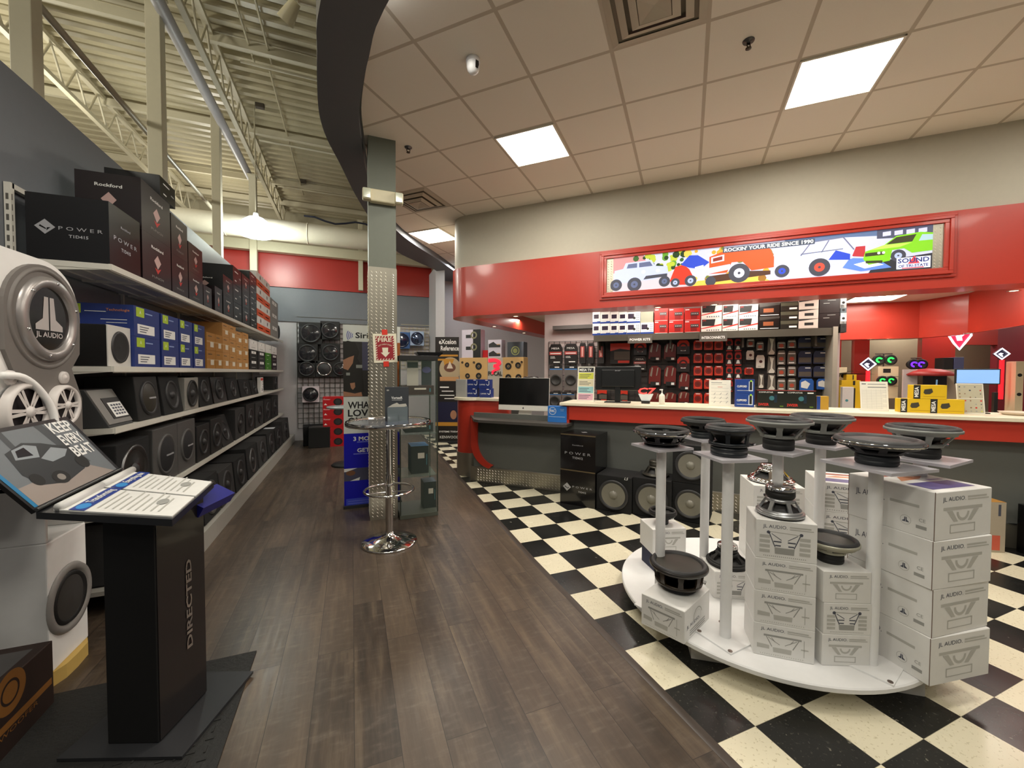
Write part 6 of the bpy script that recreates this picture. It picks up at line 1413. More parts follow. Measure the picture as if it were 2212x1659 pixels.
# hanging packs
def pack(kind, W, H):
    def fn():
        t = thing('hanging_pack', '', ''); D = .035; f = Fr((0, -D/2, 0), (1, 0, 0), (0, 0, 1)); w = W/2
        rnd = [(-w*.9, 0), (w*.9, 0), (w, H*.06), (w, H*.8), (w*.7, H), (-w*.7, H), (-w, H*.8), (-w, H*.06)]
        if kind == 'clam':
            b = MB(mat('clam_red', 'c8331f', .35)).slab(f, rnd, -.01, 0); b.m(white_print).rect(f, -w*.5, w*.5, H*.88, H*.95); b.m(mat('clam_dark_red', '6e2018', .4)).disc(f, 0, H*.48, W*.26, 14, .001).ringf(f, 0, H*.48, W*.28, W*.38, 16, .0012)
            b.m(mat('clam_light', 'd8664e', .3)).rect(f, -w*.6, w*.6, H*.08, H*.14)
        elif kind == 'slim':
            b = MB(mat('slim_red', 'a3251c', .35)).slab(f, rnd, -.02, 0); b.m(black_mat).rect(f, -w, w, H*.1, H*.48); b.m(white_print).poly(f, [(-w*.6, H*.16), (w*.6, H*.16), (w*.3, H*.42), (-w*.3, H*.42)], .0012); b.m(black_mat).disc(f, 0, H*.68, w*.7, 12, .001)
        elif kind == 'mesa':
            b = MB(mat('mesa_black', '1c1817', .5)).slab(f, rnd, -.04, 0); b.m(mat('mesa_red', 'a84640', .5)).rect(f, -w*.95, w*.95, H*.46, H*.62); b.m(white_print).text(f, 0, H*.74, 'MESA', H*.09, 'c', W*.6, .001).rect(f, -w*.8, w*.8, H*.51, H*.55, .0012).rect(f, -w*.3, w*.7, H*.08, H*.13).rect(f, -w*.8, w*.0, H*.30, H*.32).rect(f, -w*.8, -w*.1, H*.36, H*.38)
        elif kind == 'mesaslim':
            b = MB(mat('mesa_black', '1c1817', .5)).slab(f, rnd, -.06, 0); b.m(mat('mesa_red', 'a84640', .5)).rect(f, -w*.6, w*.6, H*.3, H*.84); b.m(mat('rose_print', 'd8a59d', .5)).rect(f, -w*.25, w*.25, H*.34, H*.8, .0012)
        elif kind == 'ring':
            b = MB(mat('clear_bag', '6e6865', .2, coat=.4)).slab(f, [(-w, 0), (w, 0), (w, H*.9), (-w, H*.9)], -.006, 0); b.m(black_mat).rect(f, -w, w, H*.88, H, .001); b.m(mat('bag_blue', '3f7fc4', .4)).rect(f, -w, w, H*.84, H*.88, .001)
            b.m(mat('spacer_black', '2b2a29', .5)).lathe(f.at(0, H*.42), [(w*.85, 0), (w*.82, .012), (w*.6, .012), (w*.55, .004), (0, .004)], 28); b.m(white_print).rect(f, -w*.2, w*.5, H*.92, H*.96, .0015)
        elif kind == 'bag':
            b = MB(mat('bag_maroon', '6e2a26', .25, coat=.5)).slab(f, [(-w, H*.1), (w*.9, H*.02), (w, H*.85), (w*.3, H), (-w*.5, H*.98), (-w*.95, H*.8)], -.03, 0)
            b.m(mat('foil_glint', 'cfc0ae', .15, .6)).poly(f, [(-w*.8, H*.5), (-w*.5, H*.45), (-w*.3, H*.9), (-w*.5, H*.92)], .001).poly(f, [(w*.2, H*.5), (w*.35, H*.5), (w*.6, H*.9), (w*.4, H*.9)], .001); b.m(black_mat).rect(f, -w*.7, w*.8, 0, H*.2, .001); b.m(white_print).rect(f, w*.2, w*.7, H*.04, H*.16, .0015)
        elif kind == 'cable':
            b = MB(mat('pack_black_red', '231817', .35, coat=.3)).slab(f, rnd, -.03, 0); b.m(mat('clam_red', 'c8331f', .35)).slab(f, [(-w*.95, H*.55), (w*.95, H*.55), (w*.95, H*.78), (w*.6, H*.98), (-w*.6, H*.98), (-w*.95, H*.78)], 0, .001); b.m(mat('coil_dark', '4a1f1d', .3)).ringf(f, 0, H*.52, W*.20, W*.34, 20, .002); b.m(white_print).rect(f, -w*.4, w*.4, H*.22, H*.28)
        elif kind == 'redcard':
            b = MB(mat('mesa_black', '1c1817', .5)).slab(f, rnd, -.05, 0); b.m(mat('clam_red', 'c8331f', .35)).poly(f, [(-w, H*.62), (0, H*.74), (w, H*.66), (w, H), (-w, H)], .001).rect(f, -w*.2, w*.95, H*.04, H*.16, .001); b.m(mat('olive_grey', '5a5148', .5)).rect(f, -w*.6, w, H*.2, H*.6)
        elif kind == 'wire':
            b = MB(mat('bag_smoke', '6f6860', .2, coat=.4)).slab(f, [(-w, 0), (w, 0), (w*.8, H), (-w*.8, H)], -.02, 0); b.m(mat('wire_white', 'd6d2c6', .4)).poly(f, [(-w*.6, 0), (w*.6, 0), (w*.8, H*.12), (w*.2, H*.3), (w*.35, H*.7), (w*.6, H*.9), (-w*.5, H*.95), (-w*.1, H*.6), (-w*.2, H*.25), (-w*.7, H*.1)], .002)
        elif kind == 'white':
            b = MB(mat('bone_white', 'd9d2c8', .4)).slab(f, rnd, -.03, 0); b.m(mat('coil_dark', '4a1f1d', .3)).disc(f, w*.1, H*.5, W*.2, 12, .001); b.m(print_grey).rect(f, -w*.6, w*.2, H*.1, H*.16)
        elif kind == 'gear':
            b = MB(mat('pack_grey', '6e655c', .3, coat=.3)).slab(f, rnd, -.03, 0); b.m(white_print).rect(f, -w*.8, w*.8, H*.76, H*.84); b.m(mat('copper_print', 'b0462e', .4)).disc(f, 0, H*.42, W*.28, 14, .001); b.m(white_print).rect(f, -w*.7, w*.6, H*.08, H*.16)
        elif kind == 'navy':
            b = MB(mat('pack_navy', '2e3350', .3, coat=.3)).slab(f, rnd, -.03, 0); b.m(mat('olive_grey', '5a5148', .5)).rect(f, -w*.9, w*.9, H*.1, H*.5); b.m(white_print).rect(f, w*.0, w*.8, H*.8, H*.88)
        elif kind == 'tool':
            b = MB(mat('pack_blue_bright', '2a62b8', .35)).slab(f, rnd, -.02, 0); b.m(white_print).poly(f, [(-w*.8, H*.3), (w*.1, H*.2), (w*.5, H*.6), (-w*.2, H*.85), (-w*.8, H*.7)], .001)
        b.build('card', t)
        MB(chrome).cyl((0, -D/2+.003, H-.012), (0, .055, H-.010), .0035, n=6).build('hook', t)
        return t
    return fn
def hang(kind, px0, py0, px1, py1, lab, off=.10):
    a, z0_ = PW(px0, py1, off); b_, z1_ = PW(px1, py0, off); W = b_-a; H = z1_-z0_
    put('pk%s%.2f%.2f' % (kind, W, H), pack(kind, W, H), lab, 'hanging pack', F45.p((a+b_)/2, z0_, off-.0175), -PI/4, 'packs hanging on the peg wall')
hang('mesa', 1186, 743, 1214, 787, 'black pack with red band, leftmost on the peg wall'); hang('mesa', 1219, 742, 1247, 786, 'black pack with red band, second from the left on the peg wall')
for i, px in enumerate((1251, 1269, 1291)): hang('mesaslim', px, 741, px+14, 785, 'slim black pack with rose stripe, %s of three' % ('left', 'middle', 'right')[i], .13)
for i, px in enumerate((1187, 1219, 1257)): hang('ring', px, 790, px+28, 843, 'clear bag with black speaker ring in the upper ring row, %s of three' % ('left', 'middle', 'right')[i])
for i, px in enumerate((1185, 1214)): hang('ring', px, 848, px+27, 880, 'clear bag with black speaker ring in the lower ring row, %s one' % ('left', 'right')[i])
hang('redcard', 1318, 741, 1361, 786, 'wide black carton with torn red top edge above the monitor'); hang('redcard', 1290, 843, 1311, 866, 'small red and black pack left of the monitor foot'); hang('redcard', 1336, 844, 1356, 868, 'small red and black pack right of the monitor foot')
hang('cable', 1369, 738, 1397, 767, 'dark cable pack with pale corner above the monitor'); hang('mesa', 1368, 769, 1396, 800, 'black pack behind the upper right corner of the monitor')
for j, (y0, y1) in enumerate(((740, 779), (790, 833), (848, 874))):
    for i, px in enumerate((1401, 1434)): hang('bag', px, y0, px+27, y1, 'shiny maroon cable bag, %s column, %s row' % (('left', 'right')[i], ('top', 'middle', 'bottom')[j]))
hang('cable', 1462, 734, 1490, 765, 'cable pack with orange red crown, upper one'); hang('cable', 1462, 770, 1490, 803, 'cable pack with orange red crown, lower one'); hang('bag', 1466, 805, 1490, 842, 'dark cable bag under the two red crowned packs'); hang('bag', 1465, 846, 1489, 873, 'glinting bag at the bottom under the red crowned packs')
rows = ((735, 756), (763, 784), (791, 811), (818, 840), (849, 872)); RN = ('top', 'second', 'third', 'fourth', 'bottom')
for j, (y0, y1) in enumerate(rows):
    for i, px in enumerate((1498, 1521, 1543)): hang('clam', px, y0, px+19, y1, 'orange red clamshell pack, %s column, %s row' % (('left', 'middle', 'right')[i], RN[j]))
for j, (y0, y1) in enumerate(((732, 759), (761, 790), (792, 820), (822, 846))):
    for i, px in enumerate((1568, 1587)): hang('slim', px, y0, px+15, y1, 'narrow red and black pack, %s column, %s row' % (('left', 'right')[i], RN[j]))
hang('gear', 1613, 731, 1630, 750, 'small red gauge pack at the top right of the narrow packs'); hang('white', 1612, 757, 1629, 777, 'pink and white packet below the small red gauge pack'); hang('clam', 1608, 794, 1628, 809, 'red rounded pack below the pink and white packet')
hang('gear', 1634, 738, 1650, 757, 'dark pack hanging left of the top white wire bag'); hang('white', 1633, 767, 1652, 795, 'white pack with dark coil left of the middle wire bag'); hang('wire', 1637, 808, 1651, 838, 'small wire bag below the white coil pack')
for j, (y0, y1) in enumerate(((729, 766), (769, 806), (809, 843))): hang('wire', 1657, y0, 1676, y1, 'tall bag of white wire, %s of three' % ('top', 'middle', 'bottom')[j])
for j, (y0, y1) in enumerate(((738, 753), (757, 788), (792, 813), (818, 843))): hang('gear', 1679, y0, 1697, y1, 'grey pack with copper disc, left column, %s row' % RN[j])
for j, (y0, y1) in enumerate(((734, 752), (758, 787), (791, 812), (818, 843))): hang('gear', 1701, y0, 1720, y1, 'grey pack with copper disc, right column, %s row' % RN[j])
for j, (y0, y1) in enumerate(((728, 752), (758, 786), (791, 815))):
    for i, px in enumerate((1724, 1757)): hang('navy', px, y0, px+30, y1, 'navy and olive pack, %s column, %s row' % (('left', 'right')[i], RN[j]))
for i, px in enumerate((1727, 1764)): hang('tool', px, 818, px+31, 845-4*i, 'bright blue and white packet above the black cartons, %s one' % ('left', 'right')[i])

# ------------------------------------------------------------------ lit picture box on the red fascia
lb = thing('lightbox_sign', 'long lit picture sign with vehicles in a moulded red frame', 'sign', (0, 0, 0))
FF = Fr((FC/2, FC/2, 0), (1, -1, 0), (0, 0, 1))
def UF(px, py): p = PS(px, py, FC); return U45(p), p.z
uA, uB = UF(1311, 600)[0], UF(2037, 540)[0]; vA, vB = 2.605, 3.045
b = MB(red_gloss)
for k, (w0, w1, h) in enumerate(((.0, .035, .03), (.035, .065, .045), (.065, .095, .022))):
    for (x0, x1, y0, y1) in ((uA-w1, uB+w1, vA-w1, vA-w0), (uA-w1, uB+w1, vB+w0, vB+w1), (uA-w1, uA-w0, vA-w0, vB+w0), (uB+w0, uB+w1, vA-w0, vB+w0)): b.fbox(FF, x0, x1, y0, y1, 0, h)
b.build('frame', lb, bevel=.004)
pw = .085
for x in (uA, uB-pw):
    b = MB(diamond).fbox(FF, x, x+pw+.02 if x > uA else x+pw, vA, vB, 0, .01); b.lozenges(FF.at(0, 0, .01), x, x+pw, vA, vB, .04, .03, .012, .006); b.build('diamond_end_plate', lb)
p0, p1 = uA+pw, uB-pw; W = p1-p0; H = vB-vA; G = FF.at(p0, vA, .012)
def em(name, c, s=.52): return mat('lit_'+name, c, .5, emit=s)
pic = MB(em('snow', 'c6cbe4')).rect(G, 0, W, 0, H, 0)
def PGx(x): return x*W/100.0
def pp(mt_, pts, h): pic.m(mt_).poly(G, [(PGx(x), y*H/100.0) for x, y in pts], h)
pp(em('sunset', 'c88a8e'), [(0, 55), (14, 62), (12, 100), (0, 100)], .0005)
pp(em('path', 'cfc4cf'), [(0, 0), (30, 0), (26, 46), (0, 52)], .0006)
random.seed(5)
for i in range(46):
    x = random.uniform(9, 27); y = random.uniform(52, 98); pic.m(em(*random.choice((('leaf', '5f9a2b'), ('leafd', '2f5a1c'), ('leafy', 'b5c23a'), ('leafdd', '1e3a16'))))).disc(G, PGx(x), y*H/100, H*random.uniform(.04, .10), 7, .001+i*.00001)
for i in range(40):
    x = random.uniform(27, 56); y = random.choice((random.uniform(60, 97), random.uniform(2, 30))); pic.m(em(*random.choice((('autumn', 'e0a02a'), ('autumn2', 'f0c552'), ('autumn3', '9a6a20'), ('autumn4', '6f7a30'))))).disc(G, PGx(x), y*H/100, H*random.uniform(.04, .11), 7, .0015+i*.00001)
pp(em('autumn2', 'f0c552'), [(30, 0), (56, 0), (52, 16), (32, 14)], .0018)
# white off-roader
wj, dj, gj = em('jeep', 'bcc6e8'), em('tyre', '3b3c48', .8), em('glassb', '5a6488')
pp(wj, [(.5, 30), (.5, 62), (4, 66), (5, 82), (15, 84), (16.5, 66), (21, 62), (21.5, 40), (16, 28), (4, 24)], .002); pp(gj, [(5.4, 66), (6, 78), (9.5, 79), (9.5, 66)], .0022); pp(gj, [(10.3, 66), (10.3, 79), (14.5, 80), (15.5, 67)], .0022); pp(dj, [(13, 40), (21, 42), (21, 34), (12, 30)], .0023)
def wheelp(x, y, r, hub, mt_=None):
    pic.m(mt_ or dj).disc(G, PGx(x), y*H/100, r*H/100, 22, .003); pic.m(hub).disc(G, PGx(x), y*H/100, r*.5*H/100, 18, .0033); pic.m(mt_ or dj).disc(G, PGx(x), y*H/100, r*.14*H/100, 10, .0036)
wheelp(1.2, 20, 17, gj); wheelp(8.5, 18, 20, gj); wheelp(20, 20, 15, gj); pic.m(em('lampw', 'ffffff')).disc(G, PGx(12), .52*H, .05*H, 12, .0026).disc(G, PGx(17.5), .52*H, .05*H, 12, .0026)
# motorcycle
mr, mb = em('bikered', 'd8341e'), em('bikeblue', '2a48c8')
pp(mr, [(22, 20), (24, 58), (27, 62), (29, 48), (31, 18), (28, 6), (23, 8)], .0026); pp(mb, [(26, 62), (29, 86), (32, 84), (36, 62), (33, 46), (29, 52)], .0028); pp(em('lampw', 'ffffff'), [(31, 52), (34, 56), (34, 46), (31, 44)], .003); wheelp(29.5, 16, 15, em('rim', 'a9b8dc'))
wheelp(24, 14, 12, em('rim', 'a9b8dc'))
# orange truck
to = em('truck', 'e2531c')
pp(to, [(36, 30), (36, 76), (40, 86), (55, 92), (57, 60), (57, 34), (50, 30), (47, 56), (43.5, 56), (42, 30)], .0026); pp(em('grille', 'd8dcf0'), [(36.6, 58), (36.6, 74), (41, 79), (41, 62)], .0029); pp(em('truckd', '8a2a12'), [(37.2, 62), (37.2, 71), (40.4, 75), (40.4, 65)], .0031); pp(em('bumper', 'cfd6ee'), [(35.6, 30), (35.6, 46), (43, 52), (43, 38)], .003); pp(em('truckd2', '4a2a1a'), [(36, 6), (36, 24), (48, 30), (56, 26), (56, 16)], .0024)
wheelp(46, 26, 25, em('rimw', 'e6e9fa')); wheelp(36.5, 10, 13, dj)
# side by side buggy
sw, sg = em('buggy', 'd3dbf2'), em('buggyd', '6a6f8a')
pp(sw, [(60, 34), (62, 52), (68, 60), (72, 74), (78, 66), (80, 40), (76, 30), (64, 24)], .0026); pp(mb, [(73, 40), (75, 62), (79, 50), (79, 36)], .0029)
for (a, b__) in (((65, 56), (68, 88)), ((68, 88), (77, 92)), ((77, 92), (80, 60)), ((71, 60), (73, 88)), ((65, 60), (77, 64))): pic.m(sg).line(G, (PGx(a[0]), a[1]*H/100), (PGx(b__[0]), b__[1]*H/100), .01, .0032)
wheelp(59.5, 22, 16, mb); wheelp(70.5, 24, 22, em('hubred', 'd84a3a'))
# snow machine and dark sky
pp(em('snowblue', '5f86dc'), [(77, 18), (79, 40), (86, 34), (90, 10), (82, 6)], .0024); pp(em('icew', 'f4f6ff'), [(80, 24), (84, 30), (88, 18), (83, 12)], .0028)
pp(em('sky', '55698f', .8), [(60, 100), (62, 84), (76, 92), (100, 80), (100, 100)], .0007); pp(em('hall', '474a60', .8), [(86, 100), (86, 80), (100, 74), (100, 100)], .0008)
for i in range(4): pp(em('winlit', 'c9cdf0'), [(87.5+i*3, 84), (87.5+i*3, 94), (89.6+i*3, 95), (89.6+i*3, 85)], .001)
pp(em('shadowf', '2b2c34', .6), [(84, 0), (100, 0), (100, 36), (86, 26)], .0014)
pp(em('rider', 'b5323a'), [(79.5, 44), (80.5, 66), (83, 66), (83, 40)], .0026)
# green coupe
gc, gd = em('coupe', '7ecb1e'), em('coupedark', '33351c', .8)
pp(gc, [(82.5, 34), (83, 52), (88, 64), (91, 82), (97, 86), (100, 82), (100, 42), (95, 40), (93, 52), (90, 50), (89.5, 26), (84, 20)], .003); pp(gd, [(88.4, 64), (91, 79), (96, 82), (95, 66)], .0033); pp(em('winside', 'a9c9d8'), [(96.6, 66), (97.4, 80), (100, 78), (100, 66)], .0033)
pp(gd, [(83, 40), (83, 48), (88, 49), (88, 41)], .0034); pp(gd, [(83.2, 24), (83.2, 30), (87.6, 28), (87.6, 22)], .0034); pp(em('coupel', 'b8ec5c'), [(84, 54), (88, 64), (95, 64), (92, 56)], .0032)
pic.m(em('lampw', 'ffffff')).disc(G, PGx(86.6), .46*H, .03*H, 10, .0036).disc(G, PGx(87.8), .46*H, .03*H, 10, .0036); wheelp(91.6, 36, 14, em('rim', 'a9b8dc'))
# lettering
pic.m(em('tshadow', '3a4456', .6)).rect(G, PGx(40.5), PGx(69), .83*H, .965*H, .0042)
pic.m(em('lampw', 'ffffff', 1.3)).text(G, PGx(41), .855*H, "ROCKIN' YOUR RIDE SINCE 1990", .088*H, 'l', PGx(27.6), .0048, True)
pic.m(em('plate', 'e7eaff')).rect(G, PGx(91.2), PGx(99.6), .04*H, .30*H, .004); pic.m(em('navyt', '26306a', .9)).text(G, PGx(95.4), .18*H, 'SOUND', .10*H, 'c', PGx(7.8), .0048, True).text(G, PGx(95.4), .075*H, 'OF TRI-STATE', .06*H, 'c', PGx(7.4), .0048, True)
pic.m(em('redt', 'd8404a')).poly(G, [(PGx(94), .15*H), (PGx(95.6), .33*H), (PGx(97), .15*H)], .0044).rect(G, PGx(92.6), PGx(98), .045*H, .065*H, .0048)
pic.build('lit_picture', lb)
# ------------------------------------------------------------------ chrome bar table near the column
BTx, BTy = .31, 3.80
zt = PY(856, 911, BTy).z
bt = thing('bar_table', 'chrome bar table with round glass top and foot ring, in front of the column', 'table', (BTx, BTy, 0))
fz = Fr((0, 0, 0), (1, 0, 0), (0, 1, 0))
MB(chrome).lathe(fz, [(.245, 0), (.248, .008), (.24, .016), (.16, .028), (.08, .055), (.04, .085), (.036, .10)], 48, cap=True).build('base', bt)
MB(chrome).cyl((0, 0, .10), (0, 0, .62), .034, n=28).cyl((0, 0, .60), (0, 0, zt-.04), .026, n=28).build('pole', bt)
zr = PY(848, 1057, BTy).z
b = MB(chrome).torus(fz, .215, .011, 56, 10, 0, 0, zr)
for a in (200, 330, 80): b.cyl((0, 0, zr-.02), (.215*math.cos(R(a)), .215*math.sin(R(a)), zr), .008, n=8)
b.build('foot_ring', bt)
MB(chrome).torus(fz, .352, .014, 72, 10, 0, 0, zt).lathe(fz, [(.345, zt-.022), (.368, zt-.02), (.372, zt), (.366, zt+.016)], 72).build('rim', bt)
MB(mat('smoked_glass_top', '5b6070', .06, coat=.6)).lathe(fz, [(0, zt-.012), (.35, zt-.012), (.35, zt+.004), (0, zt+.004)], 64, smooth=False).build('glass_top', bt)
MB(charcoal).cyl((0, 0, zt-.045), (0, 0, zt-.014), .09, n=24).build('mount', bt)
# standing picture carton and clear holder on the table
q = PY(857, 870, BTy+.08)
t = thing('display_carton', 'dark grey carton with a pale car picture standing on the bar table', 'box', (q.x, BTy+.06, zt+.004), R(-3))
b = MB(mat('slate_carton', '3b3f44', .45)).box(-.105, .105, 0, .06, 0, .31); g = Fr((0, 0, 0), (1, 0, 0), (0, 0, 1)); b.m(white_print).text(g, 0, .20, 'VortexR', .022, 'c', .1, bold=True).rect(g, -.045, .045, .188, .191)
b.m(mat('car_pale', 'c9c6bc', .4)).poly(g, [(-.08, .125), (-.04, .15), (.0, .165), (.02, .15), (.08, .155), (.09, .13), (.03, .12), (-.03, .118)]); b.m(black_mat).poly(g, [(-.085, .10), (.08, .105), (.085, .125), (-.08, .12)]); b.m(print_grey).disc(g, -.08, .28, .012, 12, ry=.008)
b.build('box', t, bevel=.002)
t = thing('brochure_holder', 'clear acrylic brochure holder on the bar table', 'holder', (q.x, BTy-.03, zt+.004))
MB(mat('acrylic_smoke', '6d777b', .1, coat=.5)).box(-.09, .09, .03, .034, 0, .13).box(-.09, -.0, -.002, .002, 0, .08).box(-.09, .09, 0, .034, 0, .003).build('holder_body', t)

# ------------------------------------------------------------------ tall glass cabinet
gx0, gx1, gy0, gy1 = .46, .86, 4.33, 4.80
ztop_ = PY(900, 768, gy0).z
gc_ = thing('glass_cabinet', 'tall narrow glass display cabinet right of the diamond plate column', 'display cabinet', ((gx0+gx1)/2, (gy0+gy1)/2, 0))
w_, d_ = (gx1-gx0)/2, (gy1-gy0)/2
MB(mat('cabinet_base_grey', '55594f', .4)).box(-w_, w_, -d_, d_, 0, .045).build('base', gc_, bevel=.003)
MB(black_mat).box(-w_, w_, -d_, d_, ztop_-.05, ztop_).build('top', gc_, bevel=.003)
glass_pane = mat('greenish_glass', '6f8276', .04, alpha=.10, coat=.3)
for (x0, x1, y0, y1, nm) in ((-w_, w_, -d_, -d_+.005, 'front_glass'), (w_-.005, w_, -d_, d_, 'side_glass'), (-w_, -w_+.005, -d_, d_, 'side_glass')): MB(glass_pane).box(x0, x1, y0, y1, .045, ztop_-.05).build(nm, gc_)
b = MB(mat('cabinet_edge', '3a4038', .3))
for sx in (-1, 1):
    for sy in (-1, 1): b.box(min(sx*w_, sx*(w_-.012)), max(sx*w_, sx*(w_-.012)), min(sy*d_, sy*(d_-.012)), max(sy*d_, sy*(d_-.012)), .045, ztop_-.05)
b.build('corner_posts', gc_)
szs = [PY(900, 1030, gy0).z, PY(900, 938, gy0).z, PY(900, 855, gy0).z]
for z in szs: MB(mat('glass_shelf', '6f8276', .06, alpha=.4, coat=.4)).box(-w_+.01, w_-.01, -d_+.01, d_-.01, z-.004, z+.004).build('shelf', gc_)
cx_, cy_ = (gx0+gx1)/2, (gy0+gy1)/2
def inbox(px, z, W, D, H, m_, lab, top=None, extra=None):
    p = PY(px, 1000, gy0+.22); t = thing('boxed_product', lab, 'box', (p.x, gy0+.24, z+.005), 0, 'products in the glass cabinet')
    b = MB(m_).box(-W/2, W/2, -D/2, D/2, 0, H); f = faces(W, D, H)
    if top: b.m(top).rect(f['top'], -W/2, W/2, -D/2, D/2)
    b.m(mat('label_cream', 'e2dccb', .5)).rect(f['front'], -W*.12, W*.25, H*.55, H*.75); 
    b.m(mat('cyan_dim', '3a6f7a', .4)).rect(f['front'], W*.35, W*.4, H*.3, H*.7)
    b.build('box', t, bevel=.002)
inbox(904, szs[0], .19, .26, .30, mat('black_carton', '191b1e', .5), 'black carton with sky blue top on a middle shelf of the glass cabinet', mat('sky_top', '3f86c0', .4))
inbox(926, .04, .14, .2, .29, mat('black_carton', '191b1e', .5), 'narrow black carton on the floor of the glass cabinet', mat('grey_top', '4a5560', .4))
inbox(900, szs[2], .34, .3, .10, mat('maroon_olive_carton', '3a1f1c', .5), 'wide low dark red and olive carton near the top of the glass cabinet')
inbox(903, szs[1]-.002, .30, .25, .10, mat('black_carton', '191b1e', .5), 'low black carton with cream label in the middle of the glass cabinet')
p = PY(892, 800, gy0+.1)
t = thing('device_card', 'long cream device card with dark window in the top of the glass cabinet', 'display card', (p.x, gy0+.12, szs[2]+.105)); b = MB(mat('cream_card', 'cfcabb', .5)).box(-.06, .06, 0, .01, 0, .27); b.m(black_mat).box(-.055, .055, -.002, 0, .19, .25); b.build('card', t)
p = PY(922, 800, gy0+.2)
t = thing('round_badge_card', 'dark card with a violet oval in the top of the glass cabinet', 'display card', (p.x, gy0+.22, szs[2]+.105)); b = MB(mat('slate_carton', '3b3f44', .45)).box(-.055, .055, 0, .01, 0, .30); b.m(mat('violet_oval', '6d6aa8', .4)).disc(Fr((0, 0, 0), (1, 0, 0), (0, 0, 1)), 0, .17, .05, 20, .001, .035); b.build('card', t)
# flat black tray speakers on the cabinet
p = PY(927, 750, gy0+.3)
t = thing('car_amplifier', 'black angular unit lying on top of the glass cabinet', 'amplifier', (.80, 4.56, ztop_)); MB(black_gloss).add([(-.14, -.1, .03), (.14, -.1, .03), (.10, -.1, 0), (-.10, -.1, 0), (-.14, .1, .03), (.14, .1, .03), (.10, .1, 0), (-.10, .1, 0), (-.14, -.1, .045), (.14, -.1, .045), (.14, .1, .045), (-.14, .1, .045)], [(3, 2, 1, 0), (4, 5, 6, 7), (0, 1, 9, 8), (1, 2, 6, 5), (3, 0, 4, 7), (2, 3, 7, 6), (1, 5, 10, 9), (4, 0, 8, 11), (5, 4, 11, 10), (8, 9, 10, 11)]).build('case', t)

# ------------------------------------------------------------------ satellite radio banner
bn = thing('satellite_radio_banner', 'tall printed banner with white header, blue lower half and a couple pictured', 'banner', (.22, 4.93, 0))
a0 = PY(744, 1107, 4.93); bw = .62; x0_ = a0.x-.22
zb = PY(770, 702, 4.93).z
g = Fr((x0_, 0, 0), (1, 0, 0), (0, 0, 1)); S = zb
def bz(py): return PY(770, py, 4.93).z
b = MB(mat('banner_back', '2a2a2a', .6)).box(x0_, x0_+bw, 0, .03, 0, zb)
b.m(mat('banner_white', 'd9ddd6', .5)).rect(g, 0, bw, bz(738), zb).rect(g, 0, bw, bz(936), bz(857))
b.m(mat('banner_black', '151516', .5)).text(g, .13, bz(730), 'SiriusXM', .062, 'l', .40, .001, True)
for i in range(4): b.m(mat('wave_violet', '6c6fb0', .5)).ringf(g, .135, bz(725), .035+i*.018, .044+i*.018, 14, .001, PI*.82, PI*1.18)
b.m(mat('photo_dark', '2c2926', .5)).rect(g, 0, bw, bz(857), bz(738), .0006); b.m(mat('photo_slate', '4c4c62', .5)).rect(g, .20, .28, bz(800), bz(738), .0012); b.m(mat('photo_orange', 'a45a20', .5)).rect(g, .265, bw, bz(857), bz(738), .001)
pm = [(0, .0), (.05, .02), (.13, .0), (.17, -.12), (.15, -.20), (.20, -.30), (.22, -.62), (0, -.62)]
b.m(mat('photo_hair', '1f1c16', .6)).poly(g, [(x, bz(740)+y*.9) for x, y in pm][::-1], .0014)
skin_p = mat('photo_skin', 'a9795c', .6)
b.m(skin_p).poly(g, [(.0, bz(796)), (.05, bz(800)), (.10, bz(785)), (.115, bz(768)), (.06, bz(772)), (.0, bz(778))], .0018)
b.m(skin_p).poly(g, [(.08, bz(838)), (.10, bz(842)), (.125, bz(836)), (.12, bz(823)), (.09, bz(820)), (.07, bz(828))], .002).poly(g, [(.0, bz(856)), (.20, bz(856)), (.19, bz(847)), (.12, bz(850)), (.0, bz(845))], .002); b.m(mat('photo_hair', '1f1c16', .6)).poly(g, [(.06, bz(828)), (.13, bz(826)), (.12, bz(815)), (.09, bz(812)), (.065, bz(816))], .0022)
b.m(mat('photo_grey', '8e928c', .5)).rect(g, .135, .20, bz(795), bz(788), .0022).rect(g, .03, .07, bz(811), bz(805), .0022)
b.m(mat('banner_black', '151516', .5)).text(g, .045, bz(882), 'WHAT YOU', .075, 'l', .50, .001, True).text(g, .045, bz(899), 'LOVE', .075, 'l', .27, .001, True).text(g, .045, bz(916), 'ON', .075, 'l', .15, .001, True); b.m(print_lgrey).rect(g, .05, .5, bz(925), bz(921))
b.m(mat('banner_blue', '0c0cb0', .4)).rect(g, 0, bw, .03, bz(936), .0006)
b.m(white_print).text(g, .10, bz(952), '3 MONTHS', .045, 'l', .36, .0012, True).text(g, .14, bz(977), 'GET 3 FREE', .045, 'l', .36, .0012, True); b.m(mat('pale_violet', '7a80d8', .5)).rect(g, .14, .45, bz(956), bz(954), .001).rect(g, .1, .5, bz(981.5), bz(979.5), .001)
b.m(mat('photo_slate', '4c4c62', .5)).rect(g, 0, bw, bz(1038), bz(1011), .001); b.m(white_print).poly(g, [(.0, bz(1011)), (.14, bz(1011)), (.02, bz(1018)), (.0, bz(1018))], .0016).poly(g, [(.06, bz(1038)), (.16, bz(1038)), (.17, bz(1031))], .0016); b.m(mat('photo_brown', '7a5238', .5)).disc(g, .07, bz(1021), .05, 16, .0014, .03)
b.m(mat('banner_blue_pale', '3f4fc8', .4)).rect(g, .02, bw-.02, bz(1100), bz(1076), .001); b.m(mat('pale_violet', '7a80d8', .5))
for i in range(4): b.rect(g, .04, bw-.08*(i % 2)-.05, bz(1097-i*5), bz(1096-i*5), .0016)
b.build('printed_panel', bn)
